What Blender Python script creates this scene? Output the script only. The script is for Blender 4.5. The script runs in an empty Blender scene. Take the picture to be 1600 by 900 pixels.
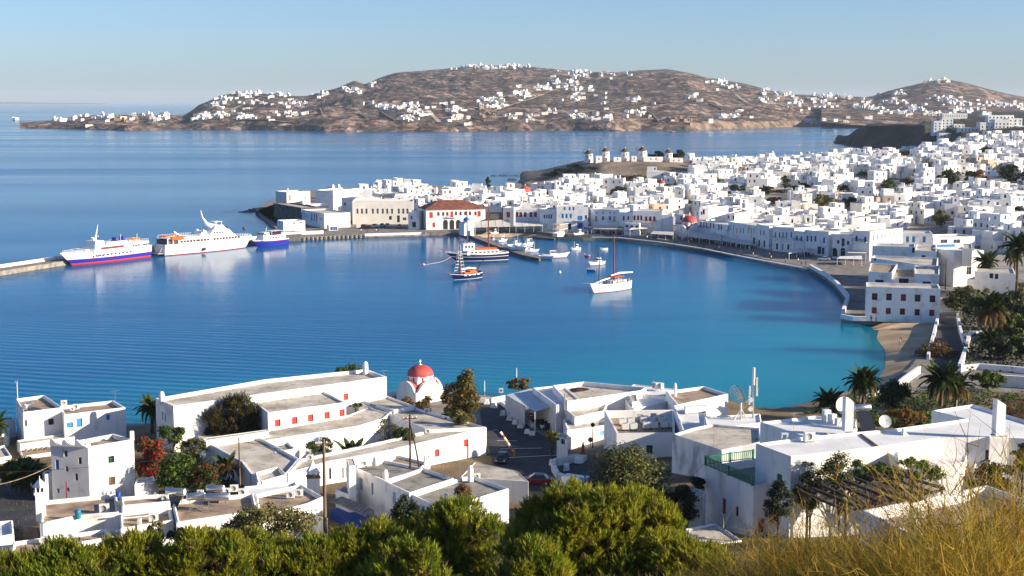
import bpy,bmesh,math,random
import numpy as np
from mathutils import Vector,Matrix,noise as mnoise
from mathutils.bvhtree import BVHTree
R=math.radians
HAZE=0.000032
S=bpy.context.scene
COL=S.collection
rnd=random.Random(7)

# ---------------------------------------------------------------- camera
EYE=55.0                      # the viewpoint on the hill, metres above the sea
FPX=2222.2                    # focal length in photograph pixels
HORIZ=158.5
PITCH=math.atan((450-HORIZ)/FPX)
cam=bpy.data.objects.new('camera',bpy.data.cameras.new('camera'))
COL.objects.link(cam)
cam.location=(0,0,EYE)
cam.rotation_euler=(R(90)-PITCH,0,0)
cam.data.lens=50.0
cam.data.sensor_width=36.0
cam.data.clip_start=0.5
cam.data.clip_end=200000
S.camera=cam

# ---------------------------------------------------------------- sky, sun, exposure
SUN_AZ=R(-14)                 # from +X (right), turned a little behind the camera
SUN_EL=R(18)
w=bpy.data.worlds.new('World')
S.world=w
w.use_nodes=True
nt=w.node_tree
nt.nodes.clear()
sky=nt.nodes.new('ShaderNodeTexSky')
sky.sky_type='NISHITA'
sky.sun_disc=False
sky.sun_elevation=SUN_EL
sky.sun_rotation=R(90)-SUN_AZ
sky.altitude=0
sky.air_density=0.8
sky.dust_density=0.6
sky.ozone_density=4.0
bg=nt.nodes.new('ShaderNodeBackground')
bg.inputs[1].default_value=0.082
wo=nt.nodes.new('ShaderNodeOutputWorld')
tint=nt.nodes.new('ShaderNodeMixRGB')
tint.blend_type='MULTIPLY'
tint.inputs[0].default_value=1.0
tint.inputs[2].default_value=(0.90,0.945,1.05,1)      # clean blue morning air
nt.links.new(sky.outputs[0],tint.inputs[1])
nt.links.new(tint.outputs[0],bg.inputs[0])
nt.links.new(bg.outputs[0],wo.inputs[0])
sun=bpy.data.objects.new('sun',bpy.data.lights.new('sun','SUN'))
COL.objects.link(sun)
sun.data.energy=5.0
sun.data.angle=R(0.5)
sun.data.color=(1.0,0.86,0.66)
sdir=Vector((math.cos(SUN_AZ)*math.cos(SUN_EL),math.sin(SUN_AZ)*math.cos(SUN_EL),math.sin(SUN_EL)))
sun.rotation_euler=sdir.to_track_quat('Z','Y').to_euler()
S.view_settings.view_transform='Standard'
S.view_settings.look='None'
S.view_settings.exposure=0.98
S.view_settings.gamma=1.0
S.render.engine='CYCLES'
S.cycles.max_bounces=5
S.cycles.diffuse_bounces=3
S.cycles.glossy_bounces=2
S.cycles.transmission_bounces=3
S.cycles.volume_bounces=0
S.cycles.volume_step_rate=4
S.cycles.transparent_max_bounces=6
S.cycles.use_denoising=True
S.cycles.caustics_reflective=False
S.cycles.caustics_refractive=False

# ---------------------------------------------------------------- pixel to world
FWD=Vector((0,math.cos(PITCH),-math.sin(PITCH)))
UPV=Vector((0,math.sin(PITCH),math.cos(PITCH)))
def ray(px,py):
    return Vector((1,0,0))*((px -800)/FPX)+UPV*((450-py)/FPX)+FWD
def at_z(px,py,z):
    d=ray(px,py)
    return Vector((0,0,EYE))+d*((z -EYE)/d.z)
def at_d(px,py,dist):
    d=ray(px,py)
    return Vector((0,0,EYE))+d*(dist/d.y)
def proj(p):
    v=Vector(p)-Vector((0,0,EYE))
    q=v.dot(FWD)
    return 800+v.x/q*FPX,450-v.dot(UPV)/q*FPX
def hit(bvh,px,py):
    r=bvh.ray_cast(Vector((0,0,EYE)),ray(px,py).normalized())
    return r[0]

# ---------------------------------------------------------------- materials
MATS={}
def mat(name,col,rough=0.8,spec=0.3,metal=0.0):
    if name in MATS: return MATS[name]
    m=bpy.data.materials.new(name)
    m.use_nodes=True
    b=m.node_tree.nodes['Principled BSDF']
    b.inputs['Base Color'].default_value=(*col,1)
    b.inputs['Roughness'].default_value=rough
    b.inputs['Specular IOR Level'].default_value=spec
    b.inputs['Metallic'].default_value=metal
    MATS[name]=m
    return m
def nodes(m):
    n=m.node_tree.nodes
    return n,m.node_tree.links,n['Principled BSDF']
def ramp_mat(name,cols,scale=1.0,rough=0.85,spec=0.25,detail=6,bump=0.0,bscale=None,lo=0.3,hi=0.7,island=0.0,objvar=0.0,stretch=None,bdist=0.1):
    """noise-mixed colours (a list of (position, rgb) or rgb), with optional relief and variation per piece / per object"""
    if name in MATS: return MATS[name]
    m=mat(name,cols[0] if not isinstance(cols[0][1],tuple) else cols[0][1],rough,spec)
    n,L,b=nodes(m)
    tc=n.new('ShaderNodeNewGeometry')
    src=tc.outputs['Position']
    if stretch:
        mp=n.new('ShaderNodeMapping');mp.inputs['Scale'].default_value=stretch
        L.new(src,mp.inputs[0]);src=mp.outputs[0]
    nz=n.new('ShaderNodeTexNoise')
    nz.inputs['Scale'].default_value=scale
    nz.inputs['Detail'].default_value=detail
    L.new(src,nz.inputs['Vector'])
    cr=n.new('ShaderNodeValToRGB')
    e=cr.color_ramp.elements
    k=len(cols)
    for i,c in enumerate(cols):
        p,c=c if isinstance(c[1],tuple) else (lo+(hi -lo)*i/max(1,k -1),c)
        el=e[i] if i <2 else e.new(p)
        el.position=p;el.color=(*c,1)
    f=nz.outputs['Fac']
    L.new(f,cr.inputs[0])
    out=cr.outputs[0]
    if island or objvar:
        hs=n.new('ShaderNodeHueSaturation')
        mr=n.new('ShaderNodeMapRange')
        if island:
            g=tc.outputs['Random Per Island']
        else:
            g=n.new('ShaderNodeObjectInfo').outputs['Random']
        v=island or objvar
        L.new(g,mr.inputs[0])
        mr.inputs[3].default_value=1-v;mr.inputs[4].default_value=1+v
        L.new(mr.outputs[0],hs.inputs['Value'])
        mr2=n.new('ShaderNodeMapRange')
        mt=n.new('ShaderNodeMath');mt.operation='FRACT'
        mm=n.new('ShaderNodeMath');mm.operation='MULTIPLY';mm.inputs[1].default_value=7.13
        L.new(g,mm.inputs[0]);L.new(mm.outputs[0],mt.inputs[0]);L.new(mt.outputs[0],mr2.inputs[0])
        mr2.inputs[3].default_value=0.5-0.03*v;mr2.inputs[4].default_value=0.5+0.03*v
        L.new(mr2.outputs[0],hs.inputs['Hue'])
        L.new(out,hs.inputs['Color']);out=hs.outputs[0]
    L.new(out,b.inputs['Base Color'])
    if bump:
        nb=n.new('ShaderNodeTexNoise')
        nb.inputs['Scale'].default_value=bscale or scale*6
        nb.inputs['Detail'].default_value=5
        L.new(src,nb.inputs['Vector'])
        bp=n.new('ShaderNodeBump');bp.inputs['Strength'].default_value=bump;bp.inputs['Distance'].default_value=bdist
        L.new(nb.outputs['Fac'],bp.inputs['Height']);L.new(bp.outputs[0],b.inputs['Normal'])
    return m
def leaf_mat(name,cols,scale=0.8,var=0.35,transl=0.35,rough=0.6):
    if name in MATS: return MATS[name]
    m=ramp_mat(name,cols,scale,rough,0.25,3,island=var)
    n,L,b=nodes(m)
    src=b.inputs['Base Color'].links[0].from_socket
    tr=n.new('ShaderNodeBsdfTranslucent');L.new(src,tr.inputs[0])
    mx=n.new('ShaderNodeMixShader');mx.inputs[0].default_value=transl
    out=n['Material Output']
    L.new(b.outputs[0],mx.inputs[1]);L.new(tr.outputs[0],mx.inputs[2]);L.new(mx.outputs[0],out.inputs[0])
    return m

WHITE=ramp_mat('whitewash',[(0.28,(0.56,0.54,0.51)),(0.38,(0.73,0.715,0.69)),(0.46,(0.82,0.81,0.79)),(0.7,(0.86,0.85,0.83))],0.42,0.85,0.2,9,bump=0.25,bscale=3.0,bdist=0.04)
def weather(m,amount,col,zs=0.1,lo=0.56,hi=0.70,sc=1.3):
    """rain streaks and grime running down a plaster wall"""
    n,L,b=nodes(m);src=b.inputs['Base Color'].links[0].from_socket
    g=n.new('ShaderNodeNewGeometry');mp=n.new('ShaderNodeMapping');mp.inputs['Scale'].default_value=(1,1,zs);L.new(g.outputs['Position'],mp.inputs[0])
    t=n.new('ShaderNodeTexNoise');t.inputs['Scale'].default_value=sc;t.inputs['Detail'].default_value=8;t.inputs['Roughness'].default_value=.65;L.new(mp.outputs[0],t.inputs['Vector'])
    r=n.new('ShaderNodeMapRange');L.new(t.outputs['Fac'],r.inputs[0]);r.inputs[1].default_value=lo;r.inputs[2].default_value=hi;r.inputs[4].default_value=amount
    x=n.new('ShaderNodeMixRGB');L.new(r.outputs[0],x.inputs[0]);L.new(src,x.inputs[1]);x.inputs[2].default_value=(*col,1);L.new(x.outputs[0],b.inputs['Base Color'])
weather(WHITE,0.42,(0.42,0.39,0.35))
WHITE_OLD=ramp_mat('weathered_whitewash',[(0.36,(0.36,0.37,0.39)),(0.47,(0.64,0.64,0.64)),(0.6,(0.76,0.76,0.75))],0.5,0.9,0.2,10,bump=0.3,bscale=2.5,stretch=(1,1,0.45),bdist=0.05)
TOWNW=ramp_mat('town_whitewash',[(0.3,(0.70,0.69,0.67)),(0.5,(0.81,0.80,0.78)),(0.7,(0.84,0.835,0.82))],0.12,0.9,0.2,5,objvar=0.06)
CREAM=ramp_mat('cream_plaster',[(0.3,(0.70,0.66,0.58)),(0.6,(0.80,0.765,0.69))],0.3,0.9,0.2,6)
ROOF=ramp_mat('roof_screed',[(0.30,(0.32,0.275,0.22)),(0.42,(0.46,0.41,0.34)),(0.55,(0.57,0.52,0.44)),(0.68,(0.66,0.61,0.54))],0.28,0.95,0.15,10,bump=0.35,bscale=2.2,bdist=0.06)
weather(ROOF,0.55,(0.22,0.19,0.16),1.0,0.54,0.62,0.9)
ROOFG=ramp_mat('grey_roof_felt',[(0.3,(0.20,0.19,0.165)),(0.5,(0.30,0.285,0.25)),(0.7,(0.38,0.36,0.32))],0.5,0.95,0.15,10,bump=0.35,bscale=3.0,bdist=0.05)
weather(ROOFG,0.5,(0.12,0.115,0.10),1.0,0.53,0.6,1.1)
ROOFB=ramp_mat('brown_roof_earth',[(0.3,(0.22,0.16,0.115)),(0.5,(0.36,0.27,0.20)),(0.7,(0.46,0.36,0.27))],0.6,0.95,0.15,10,bump=0.4,bscale=3.0,bdist=0.05)
ROOFW=ramp_mat('white_roof_paint',[(0.3,(0.66,0.66,0.66)),(0.6,(0.80,0.80,0.79))],0.35,0.9,0.2,8,bump=0.25,bscale=2.5,bdist=0.05)
TROOF=ramp_mat('town_roof',[(0.35,(0.40,0.35,0.29)),(0.5,(0.60,0.56,0.50)),(0.65,(0.76,0.74,0.70))],0.035,0.95,0.15,3,objvar=0.15)
RED=ramp_mat('red_shutter_paint',[(0.4,(0.42,0.035,0.03)),(0.6,(0.52,0.05,0.04))],1.5,0.55,0.35)
DRED=ramp_mat('dark_red_paint',[(0.4,(0.25,0.02,0.03)),(0.6,(0.33,0.03,0.04))],1.5,0.6,0.35)
DOME=ramp_mat('red_dome_paint',[(0.3,(0.42,0.06,0.055)),(0.55,(0.52,0.085,0.075)),(0.75,(0.57,0.14,0.12))],0.45,0.6,0.3,8,bump=0.15,bscale=2)
BLUE=ramp_mat('blue_shutter_paint',[(0.4,(0.03,0.22,0.52)),(0.6,(0.05,0.30,0.62))],1.5,0.55,0.35)
NAVY=ramp_mat('deep_blue_paint',[(0.4,(0.015,0.05,0.26)),(0.6,(0.02,0.07,0.34))],1.5,0.5,0.35)
PALEBLUE=mat('pale_blue_paint',(0.22,0.42,0.66),0.6)
GREEN=ramp_mat('green_paint',[(0.4,(0.012,0.16,0.08)),(0.6,(0.02,0.22,0.11))],1.5,0.5,0.35)
OCHRE=mat('ochre_paint',(0.50,0.30,0.05),0.6)
GLASS=mat('dark_window_glass',(0.025,0.03,0.04),0.12,0.5)
DARK=mat('dark_interior',(0.03,0.03,0.035),0.8)
WOOD=ramp_mat('brown_timber',[(0.35,(0.10,0.055,0.03)),(0.65,(0.20,0.12,0.07))],2.0,0.75,0.25,stretch=(1,1,0.2))
DWOOD=ramp_mat('dark_timber',[(0.35,(0.035,0.022,0.02)),(0.65,(0.085,0.055,0.045))],2.0,0.7,0.25)
POLEW=ramp_mat('pole_timber',[(0.35,(0.11,0.075,0.055)),(0.65,(0.22,0.16,0.12))],3.0,0.85,0.2,stretch=(1,1,0.12))
METAL=mat('grey_metal',(0.42,0.43,0.44),0.4,0.5,0.7)
STEEL=mat('polished_tank_steel',(0.62,0.63,0.64),0.28,0.5,0.9)
GREYP=mat('grey_paint',(0.33,0.34,0.35),0.6)
BLACK=mat('black_rubber',(0.02,0.02,0.022),0.6)
WPAINT=mat('white_gloss_paint',(0.80,0.80,0.79),0.35,0.45)
ACW=mat('white_enamel',(0.74,0.73,0.70),0.45)
ASPH=ramp_mat('asphalt',[(0.3,(0.035,0.036,0.042)),(0.5,(0.052,0.053,0.06)),(0.7,(0.075,0.073,0.074))],0.25,0.85,0.3,10,bump=0.2,bscale=8,bdist=0.02)
PAVE=ramp_mat('stone_paving',[(0.3,(0.16,0.14,0.125)),(0.55,(0.25,0.225,0.20)),(0.7,(0.31,0.28,0.25))],0.4,0.9,0.2,8,bump=0.3,bscale=2)
QUAYS=ramp_mat('quay_stone',[(0.3,(0.13,0.12,0.11)),(0.5,(0.25,0.225,0.19)),(0.7,(0.36,0.32,0.27))],0.5,0.9,0.2,9,bump=0.6,bscale=1.2,bdist=0.2)
STONE=ramp_mat('brown_stone',[(0.3,(0.15,0.105,0.07)),(0.5,(0.28,0.205,0.14)),(0.7,(0.40,0.31,0.22))],0.6,0.95,0.2,9,bump=0.6,bscale=2,bdist=0.15)
DSTONE=ramp_mat('dark_stone',[(0.3,(0.06,0.06,0.065)),(0.6,(0.15,0.145,0.14))],0.6,0.95,0.2,9,bump=0.6,bscale=1.5,bdist=0.15)
SAND=ramp_mat('beach_sand',[(0.3,(0.32,0.225,0.14)),(0.5,(0.48,0.355,0.23)),(0.7,(0.57,0.44,0.30))],0.12,0.95,0.15,9,bump=0.25,bscale=2)
TILE=ramp_mat('terracotta_tile',[(0.3,(0.20,0.075,0.05)),(0.5,(0.29,0.115,0.08)),(0.7,(0.37,0.17,0.12))],0.5,0.85,0.2,8)
CANVAS=ramp_mat('beige_canvas',[(0.35,(0.58,0.55,0.49)),(0.65,(0.72,0.69,0.62))],0.4,0.9,0.15)
BCANVAS=mat('blue_tarpaulin',(0.015,0.06,0.33),0.6)
TRUNK=ramp_mat('tree_bark',[(0.35,(0.06,0.04,0.028)),(0.65,(0.15,0.105,0.075))],2.0,0.95,0.15,stretch=(1,1,0.25))
SOIL=ramp_mat('dry_earth',[(0.3,(0.10,0.075,0.045)),(0.45,(0.17,0.125,0.075)),(0.6,(0.24,0.18,0.11)),(0.72,(0.12,0.12,0.045))],0.15,0.95,0.15,10,bump=0.5,bscale=1.5,bdist=0.2)

# ---------------------------------------------------------------- mesh helper
def link(o,parent=None):
    COL.objects.link(o)
    if parent is not None: o.parent=parent
    return o
def tag(o,label=None,cat=None,group=None,kind=None):
    if label: o['label']=label
    if cat: o['category']=cat
    if group: o['group']=group
    if kind: o['kind']=kind
    return o
def empty(name,loc=(0,0,0),rz=0.0,parent=None):
    o=bpy.data.objects.new(name,None)
    o.location=loc;o.rotation_euler=(0,0,rz);o.empty_display_size=0.5
    return link(o,parent)
def thing(name,label,cat,loc=(0,0,0),rz=0.0,group=None):
    return tag(empty(name,loc,rz),label,cat,group)
def obj(name,me,parent=None,loc=None,rz=None,rot=None):
    o=bpy.data.objects.new(name,me)
    if loc is not None: o.location=loc
    if rz is not None: o.rotation_euler=(0,0,rz)
    if rot is not None: o.rotation_euler=rot
    return link(o,parent)
def copy_tree(o,parent=None):
    c=o.copy();COL.objects.link(c)
    if parent is not None: c.parent=parent
    for ch in list(o.children): copy_tree(ch,c)
    return c
class MB:
    def __init__(s): s.v=[];s.f=[];s.m=[];s.mats=[];s.sm=[]
    def mi(s,m):
        if m not in s.mats: s.mats.append(m)
        return s.mats.index(m)
    def face(s,pts,m,smooth=False):
        k=len(s.v);s.v += [tuple(p) for p in pts];s.f.append(tuple(range(k,k+len(pts))));s.m.append(s.mi(m));s.sm.append(smooth)
    def add(s,vs,fs,m,smooth=False):
        k=len(s.v);s.v += [tuple(p) for p in vs];i=s.mi(m)
        for f in fs:
            s.f.append(tuple(k+q for q in f));s.m.append(i);s.sm.append(smooth)
    def box(s,c,d,m,rz=0.0,taper=1.0,top=None):
        """c = centre of the base, d = full sizes"""
        x,y,z=d[0]/2,d[1]/2,d[2]
        co,si=math.cos(rz),math.sin(rz)
        vs=[]
        for zz,t in ((0,1.0),(z,taper)):
            for a,b in ((-x,-y),(x,-y),(x,y),(-x,y)):
                a *= t;b *= t
                vs.append((c[0]+a*co -b*si,c[1]+a*si+b*co,c[2]+zz))
        s.add(vs,[(3,2,1,0),(0,1,5,4),(1,2,6,5),(2,3,7,6),(3,0,4,7)],m)
        s.add(vs,[(4,5,6,7)],top or m)
    def prism(s,poly,z0,z1,m,top=None,bottom=False):
        n=len(poly)
        vs=[(p[0],p[1],z0) for p in poly]+[(p[0],p[1],z1) for p in poly]
        s.add(vs,[(i,(i+1) % n,n+(i+1) % n,n+i) for i in range(n)],m)
        s.add(vs,[tuple(range(n,2*n))],top or m)
        if bottom: s.add(vs,[tuple(range(n -1,-1,-1))],m)
    def beam(s,a,b,w,m,h=None):
        """square bar from a to b"""
        a,b=Vector(a),Vector(b);d=(b -a).normalized()
        u=d.cross(Vector((0,0,1)))
        if u.length <1e-4: u=Vector((1,0,0))
        u.normalize();t=u.cross(d);h=h or w
        u=u*(w/2);t=t*(h/2)
        vs=[p+q for p in (a,b) for q in (-u -t,u -t,u+t,-u+t)]
        s.add(vs,[(0,1,2,3),(7,6,5,4),(0,4,5,1),(1,5,6,2),(2,6,7,3),(3,7,4,0)],m)
    def tube(s,pts,r,m,n=7,cap=True):
        pts=[Vector(p) for p in pts];k=len(pts)
        rs=r if isinstance(r,(list,tuple)) else [r]*k
        vs=[]
        for i,p in enumerate(pts):
            d=(pts[min(k -1,i+1)]-pts[max(0,i -1)]).normalized()
            u=d.cross(Vector((0,0,1)))
            if u.length <1e-3: u=d.cross(Vector((0,1,0)))
            u.normalize();t=u.cross(d)
            for j in range(n):
                a=2*math.pi*j/n
                vs.append(p+(u*math.cos(a)+t*math.sin(a))*rs[i])
        fs=[(i*n+j,i*n+(j+1) % n,(i+1)*n+(j+1) % n,(i+1)*n+j) for i in range(k -1) for j in range(n)]
        s.add(vs,fs,m,True)
        if cap:
            s.add(vs,[tuple(range(n -1,-1,-1)),tuple(range((k -1)*n,k*n))],m)
    def lathe(s,prof,m,n=16,c=(0,0,0),smooth=True,a0=0.0,a1=2*math.pi):
        """prof = [(r, z)...] about a vertical axis"""
        full=abs(a1 -a0 -2*math.pi)<1e-6
        q=n if full else n+1
        vs=[]
        for r,z in prof:
            for j in range(q):
                a=a0+(a1 -a0)*j/n
                vs.append((c[0]+r*math.cos(a),c[1]+r*math.sin(a),c[2]+z))
        fs=[]
        for i in range(len(prof)-1):
            for j in range(n):
                j2=(j+1) % q if full else j+1
                fs.append((i*q+j,i*q+j2,(i+1)*q+j2,(i+1)*q+j))
        s.add(vs,fs,m,smooth)
    def mesh(s,name):
        me=bpy.data.meshes.new(name)
        me.from_pydata(s.v,[],s.f)
        for m in s.mats: me.materials.append(m)
        me.polygons.foreach_set('material_index',s.m)
        me.polygons.foreach_set('use_smooth',s.sm)
        me.update()
        return me
    def build(s,name,parent=None,loc=None,rz=None,merge=False,bevel=0.0,seg=2,**props):
        me=s.mesh(name)
        if merge or bevel:
            bm=bmesh.new();bm.from_mesh(me)
            bmesh.ops.remove_doubles(bm,verts=bm.verts,dist=0.001)
            bmesh.ops.recalc_face_normals(bm,faces=bm.faces)
            bm.to_mesh(me);bm.free()
        o=obj(name,me,parent,loc,rz)
        if bevel:
            md=o.modifiers.new('bevel','BEVEL');md.width=bevel;md.segments=seg;md.limit_method='ANGLE';md.angle_limit=R(40)
        if props: tag(o,props.get('label'),props.get('category') or props.get('cat'),props.get('group'),props.get('kind'))
        return o
def tri_mesh(name,V,F,mats,midx=None,smooth=False):
    """fast mesh from numpy arrays (F is n x 3 or n x 4)"""
    me=bpy.data.meshes.new(name)
    V=np.asarray(V,np.float32);F=np.asarray(F,np.int32)
    me.vertices.add(len(V));me.vertices.foreach_set('co',V.ravel())
    k=F.shape[1]
    me.loops.add(F.size);me.loops.foreach_set('vertex_index',F.ravel())
    me.polygons.add(len(F));me.polygons.foreach_set('loop_start',np.arange(0,F.size,k,dtype=np.int32))
    for m in mats: me.materials.append(m)
    if midx is not None: me.polygons.foreach_set('material_index',np.asarray(midx,np.int32))
    if smooth: me.polygons.foreach_set('use_smooth',np.ones(len(F),bool))
    me.update(calc_edges=True)
    return me

# ================================================================ SEA
def sea_material():
    m=mat('sea_water',(0.0,0.1,0.25),0.12,0.5)
    n,L,b=nodes(m)
    g=n.new('ShaderNodeNewGeometry');pos=g.outputs['Position']
    def noise(scale,detail,stretch=(1,1,1),rot=0.0,dist=0.0):
        mp=n.new('ShaderNodeMapping');mp.inputs['Scale'].default_value=stretch;mp.inputs['Rotation'].default_value=(0,0,rot)
        L.new(pos,mp.inputs[0])
        t=n.new('ShaderNodeTexNoise');t.inputs['Scale'].default_value=scale;t.inputs['Detail'].default_value=detail
        t.inputs['Distortion'].default_value=dist
        L.new(mp.outputs[0],t.inputs['Vector'])
        return t.outputs['Fac']
    def math_(op,a,bb):
        q=n.new('ShaderNodeMath');q.operation=op
        for i,v in enumerate((a,bb)):
            if isinstance(v,(int,float)): q.inputs[i].default_value=v
            else: L.new(v,q.inputs[i])
        return q.outputs[0]
    # depth of the harbour: shallow, pale bottom near the right-hand shore
    def blob(cx,cy,rx,ry):
        mp=n.new('ShaderNodeMapping');mp.vector_type='TEXTURE'
        mp.inputs['Location'].default_value=(cx,cy,0);mp.inputs['Scale'].default_value=(rx,ry,400)
        L.new(pos,mp.inputs[0])
        gr=n.new('ShaderNodeTexGradient');gr.gradient_type='SPHERICAL'
        L.new(mp.outputs[0],gr.inputs[0])
        return gr.outputs['Fac']
    sh=math_('ADD',blob(95,330,95,150),blob(30,262,120,75))
    sh=math_('ADD',sh,math_('MULTIPLY',blob(-60,245,90,45),0.6))
    sh=math_('MULTIPLY',sh,math_('ADD',0.45,noise(0.018,5,(1,1.6,1),0.2,0.6)))
    cr=n.new('ShaderNodeValToRGB')
    els=cr.color_ramp.elements
    els[0].position=0.0;els[0].color=(*SEA_DEEP,1)
    els[1].position=1.0;els[1].color=(*SEA_SHALLOW,1)
    q=els.new(0.35);q.color=(*SEA_MID,1)
    L.new(sh,cr.inputs[0])
    mx=n.new('ShaderNodeMixRGB');mx.blend_type='MULTIPLY';mx.inputs[0].default_value=1.0
    cr2=n.new('ShaderNodeValToRGB')
    cr2.color_ramp.elements[0].position=0.38;cr2.color_ramp.elements[0].color=(0.78,0.82,0.86,1)
    cr2.color_ramp.elements[1].position=0.64;cr2.color_ramp.elements[1].color=(1.12,1.08,1.05,1)
    L.new(noise(0.006,6,(0.35,1.6,1),0.12,0.4),cr2.inputs[0])
    L.new(cr.outputs[0],mx.inputs[1]);L.new(cr2.outputs[0],mx.inputs[2])
    L.new(mx.outputs[0],b.inputs['Base Color'])
    b.inputs['Specular IOR Level'].default_value=SEA_SPEC
    b.inputs['Subsurface Weight'].default_value=1.0          # light scatters metres deep in the water
    b.inputs['Subsurface Radius'].default_value=(4,14,22)
    b.inputs['Subsurface Scale'].default_value=1.6
    b.subsurface_method='BURLEY'
    # calm and ruffled water in broad streaks
    rr=n.new('ShaderNodeMapRange');L.new(noise(0.004,5,(0.3,2.2,1),0.1,0.3),rr.inputs[0])
    rr.inputs[1].default_value=0.36;rr.inputs[2].default_value=0.66;rr.inputs[3].default_value=0.09;rr.inputs[4].default_value=0.20
    L.new(rr.outputs[0],b.inputs['Roughness'])
    # ripples: long low crests in the near harbour, short chop everywhere
    mp=n.new('ShaderNodeMapping');mp.inputs['Rotation'].default_value=(0,0,R(-76));L.new(pos,mp.inputs[0])
    wv=n.new('ShaderNodeTexWave');wv.inputs['Scale'].default_value=0.085;wv.inputs['Distortion'].default_value=5.0
    wv.inputs['Detail'].default_value=2.0;wv.inputs['Detail Scale'].default_value=0.35
    L.new(mp.outputs[0],wv.inputs[0])
    near=math_('MULTIPLY',wv.outputs['Fac'],math_('MULTIPLY',blob(-95,270,150,120),1.6))
    h=math_('ADD',math_('MULTIPLY',near,0.22),math_('MULTIPLY',noise(0.55,4,(0.5,1.4,1),0.15),0.22))
    h=math_('ADD',h,math_('MULTIPLY',noise(0.09,3,(0.5,1.5,1),0.15),0.5))
    bp=n.new('ShaderNodeBump');bp.inputs['Strength'].default_value=0.35;bp.inputs['Distance'].default_value=0.5
    L.new(h,bp.inputs['Height']);L.new(bp.outputs[0],b.inputs['Normal'])
    return m
SEA_DEEP,SEA_MID,SEA_SHALLOW,SEA_SPEC=(0.0,0.122,0.31),(0.0,0.16,0.335),(0.006,0.235,0.36),0.022
mb=MB()
mb.face([(-60000,-400,0),(60000,-400,0),(60000,60000,0),(-60000,60000,0)],sea_material())
mb.build('sea',kind='structure')

# ================================================================ TERRAIN
def fbm(x,y,scale,oct=5,H=0.55,seed=0.0):
    return mnoise.fractal(Vector((x*scale+seed,y*scale -seed,seed*0.7)),H,2.1,oct)
def terrain(name,cols,pxs,nd,m,amp,scale,tab,seed=0.0,ridge=None,kind='structure'):
    """height field over a fan of columns; cols = [(px, [(d, z)...])] all with the same number of control points"""
    K=len(cols[0][1])
    cpx=[c[0] for c in cols]
    ctl=np.array([c[1] for c in cols])
    ts=np.linspace(0,K -1,nd)
    P=np.zeros((len(pxs),nd,3))
    for i,px in enumerate(pxs):
        prof=np.array([[np.interp(px,cpx,ctl[:,k,c]) for c in range(2)] for k in range(K)])
        d=np.interp(ts,range(K),prof[:,0]);z=np.interp(ts,range(K),prof[:,1])
        P[i,:,0]=(px -800)/FPX*d;P[i,:,1]=d;P[i,:,2]=z
    for i in range(len(pxs)):
        for j in range(nd):
            x,y,z=P[i,j]
            a=np.interp(ts[j],range(K),tab)
            if a >0:
                q=fbm(x,y,scale,6,0.6,seed)
                if ridge: q += ridge*(0.5-abs(mnoise.noise(Vector((x*scale*1.7,y*scale*1.7,seed+9)))) )
                P[i,j,2]=z+amp*a*q
    n1,n2=len(pxs),nd
    idx=np.arange(n1*n2).reshape(n1,n2)
    F=np.stack([idx[:-1,:-1],idx[1:,:-1],idx[1:,1:],idx[:-1,1:]],-1).reshape(-1,4)
    V=P.reshape(-1,3)
    me=tri_mesh(name,V,F,[m],smooth=True)
    o=obj(name,me)
    if kind: o['kind']=kind
    bvh=BVHTree.FromPolygons([tuple(v) for v in V],[tuple(f) for f in F])
    return o,bvh
def zpx(d,py): return at_d(800,py,d).z

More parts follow.
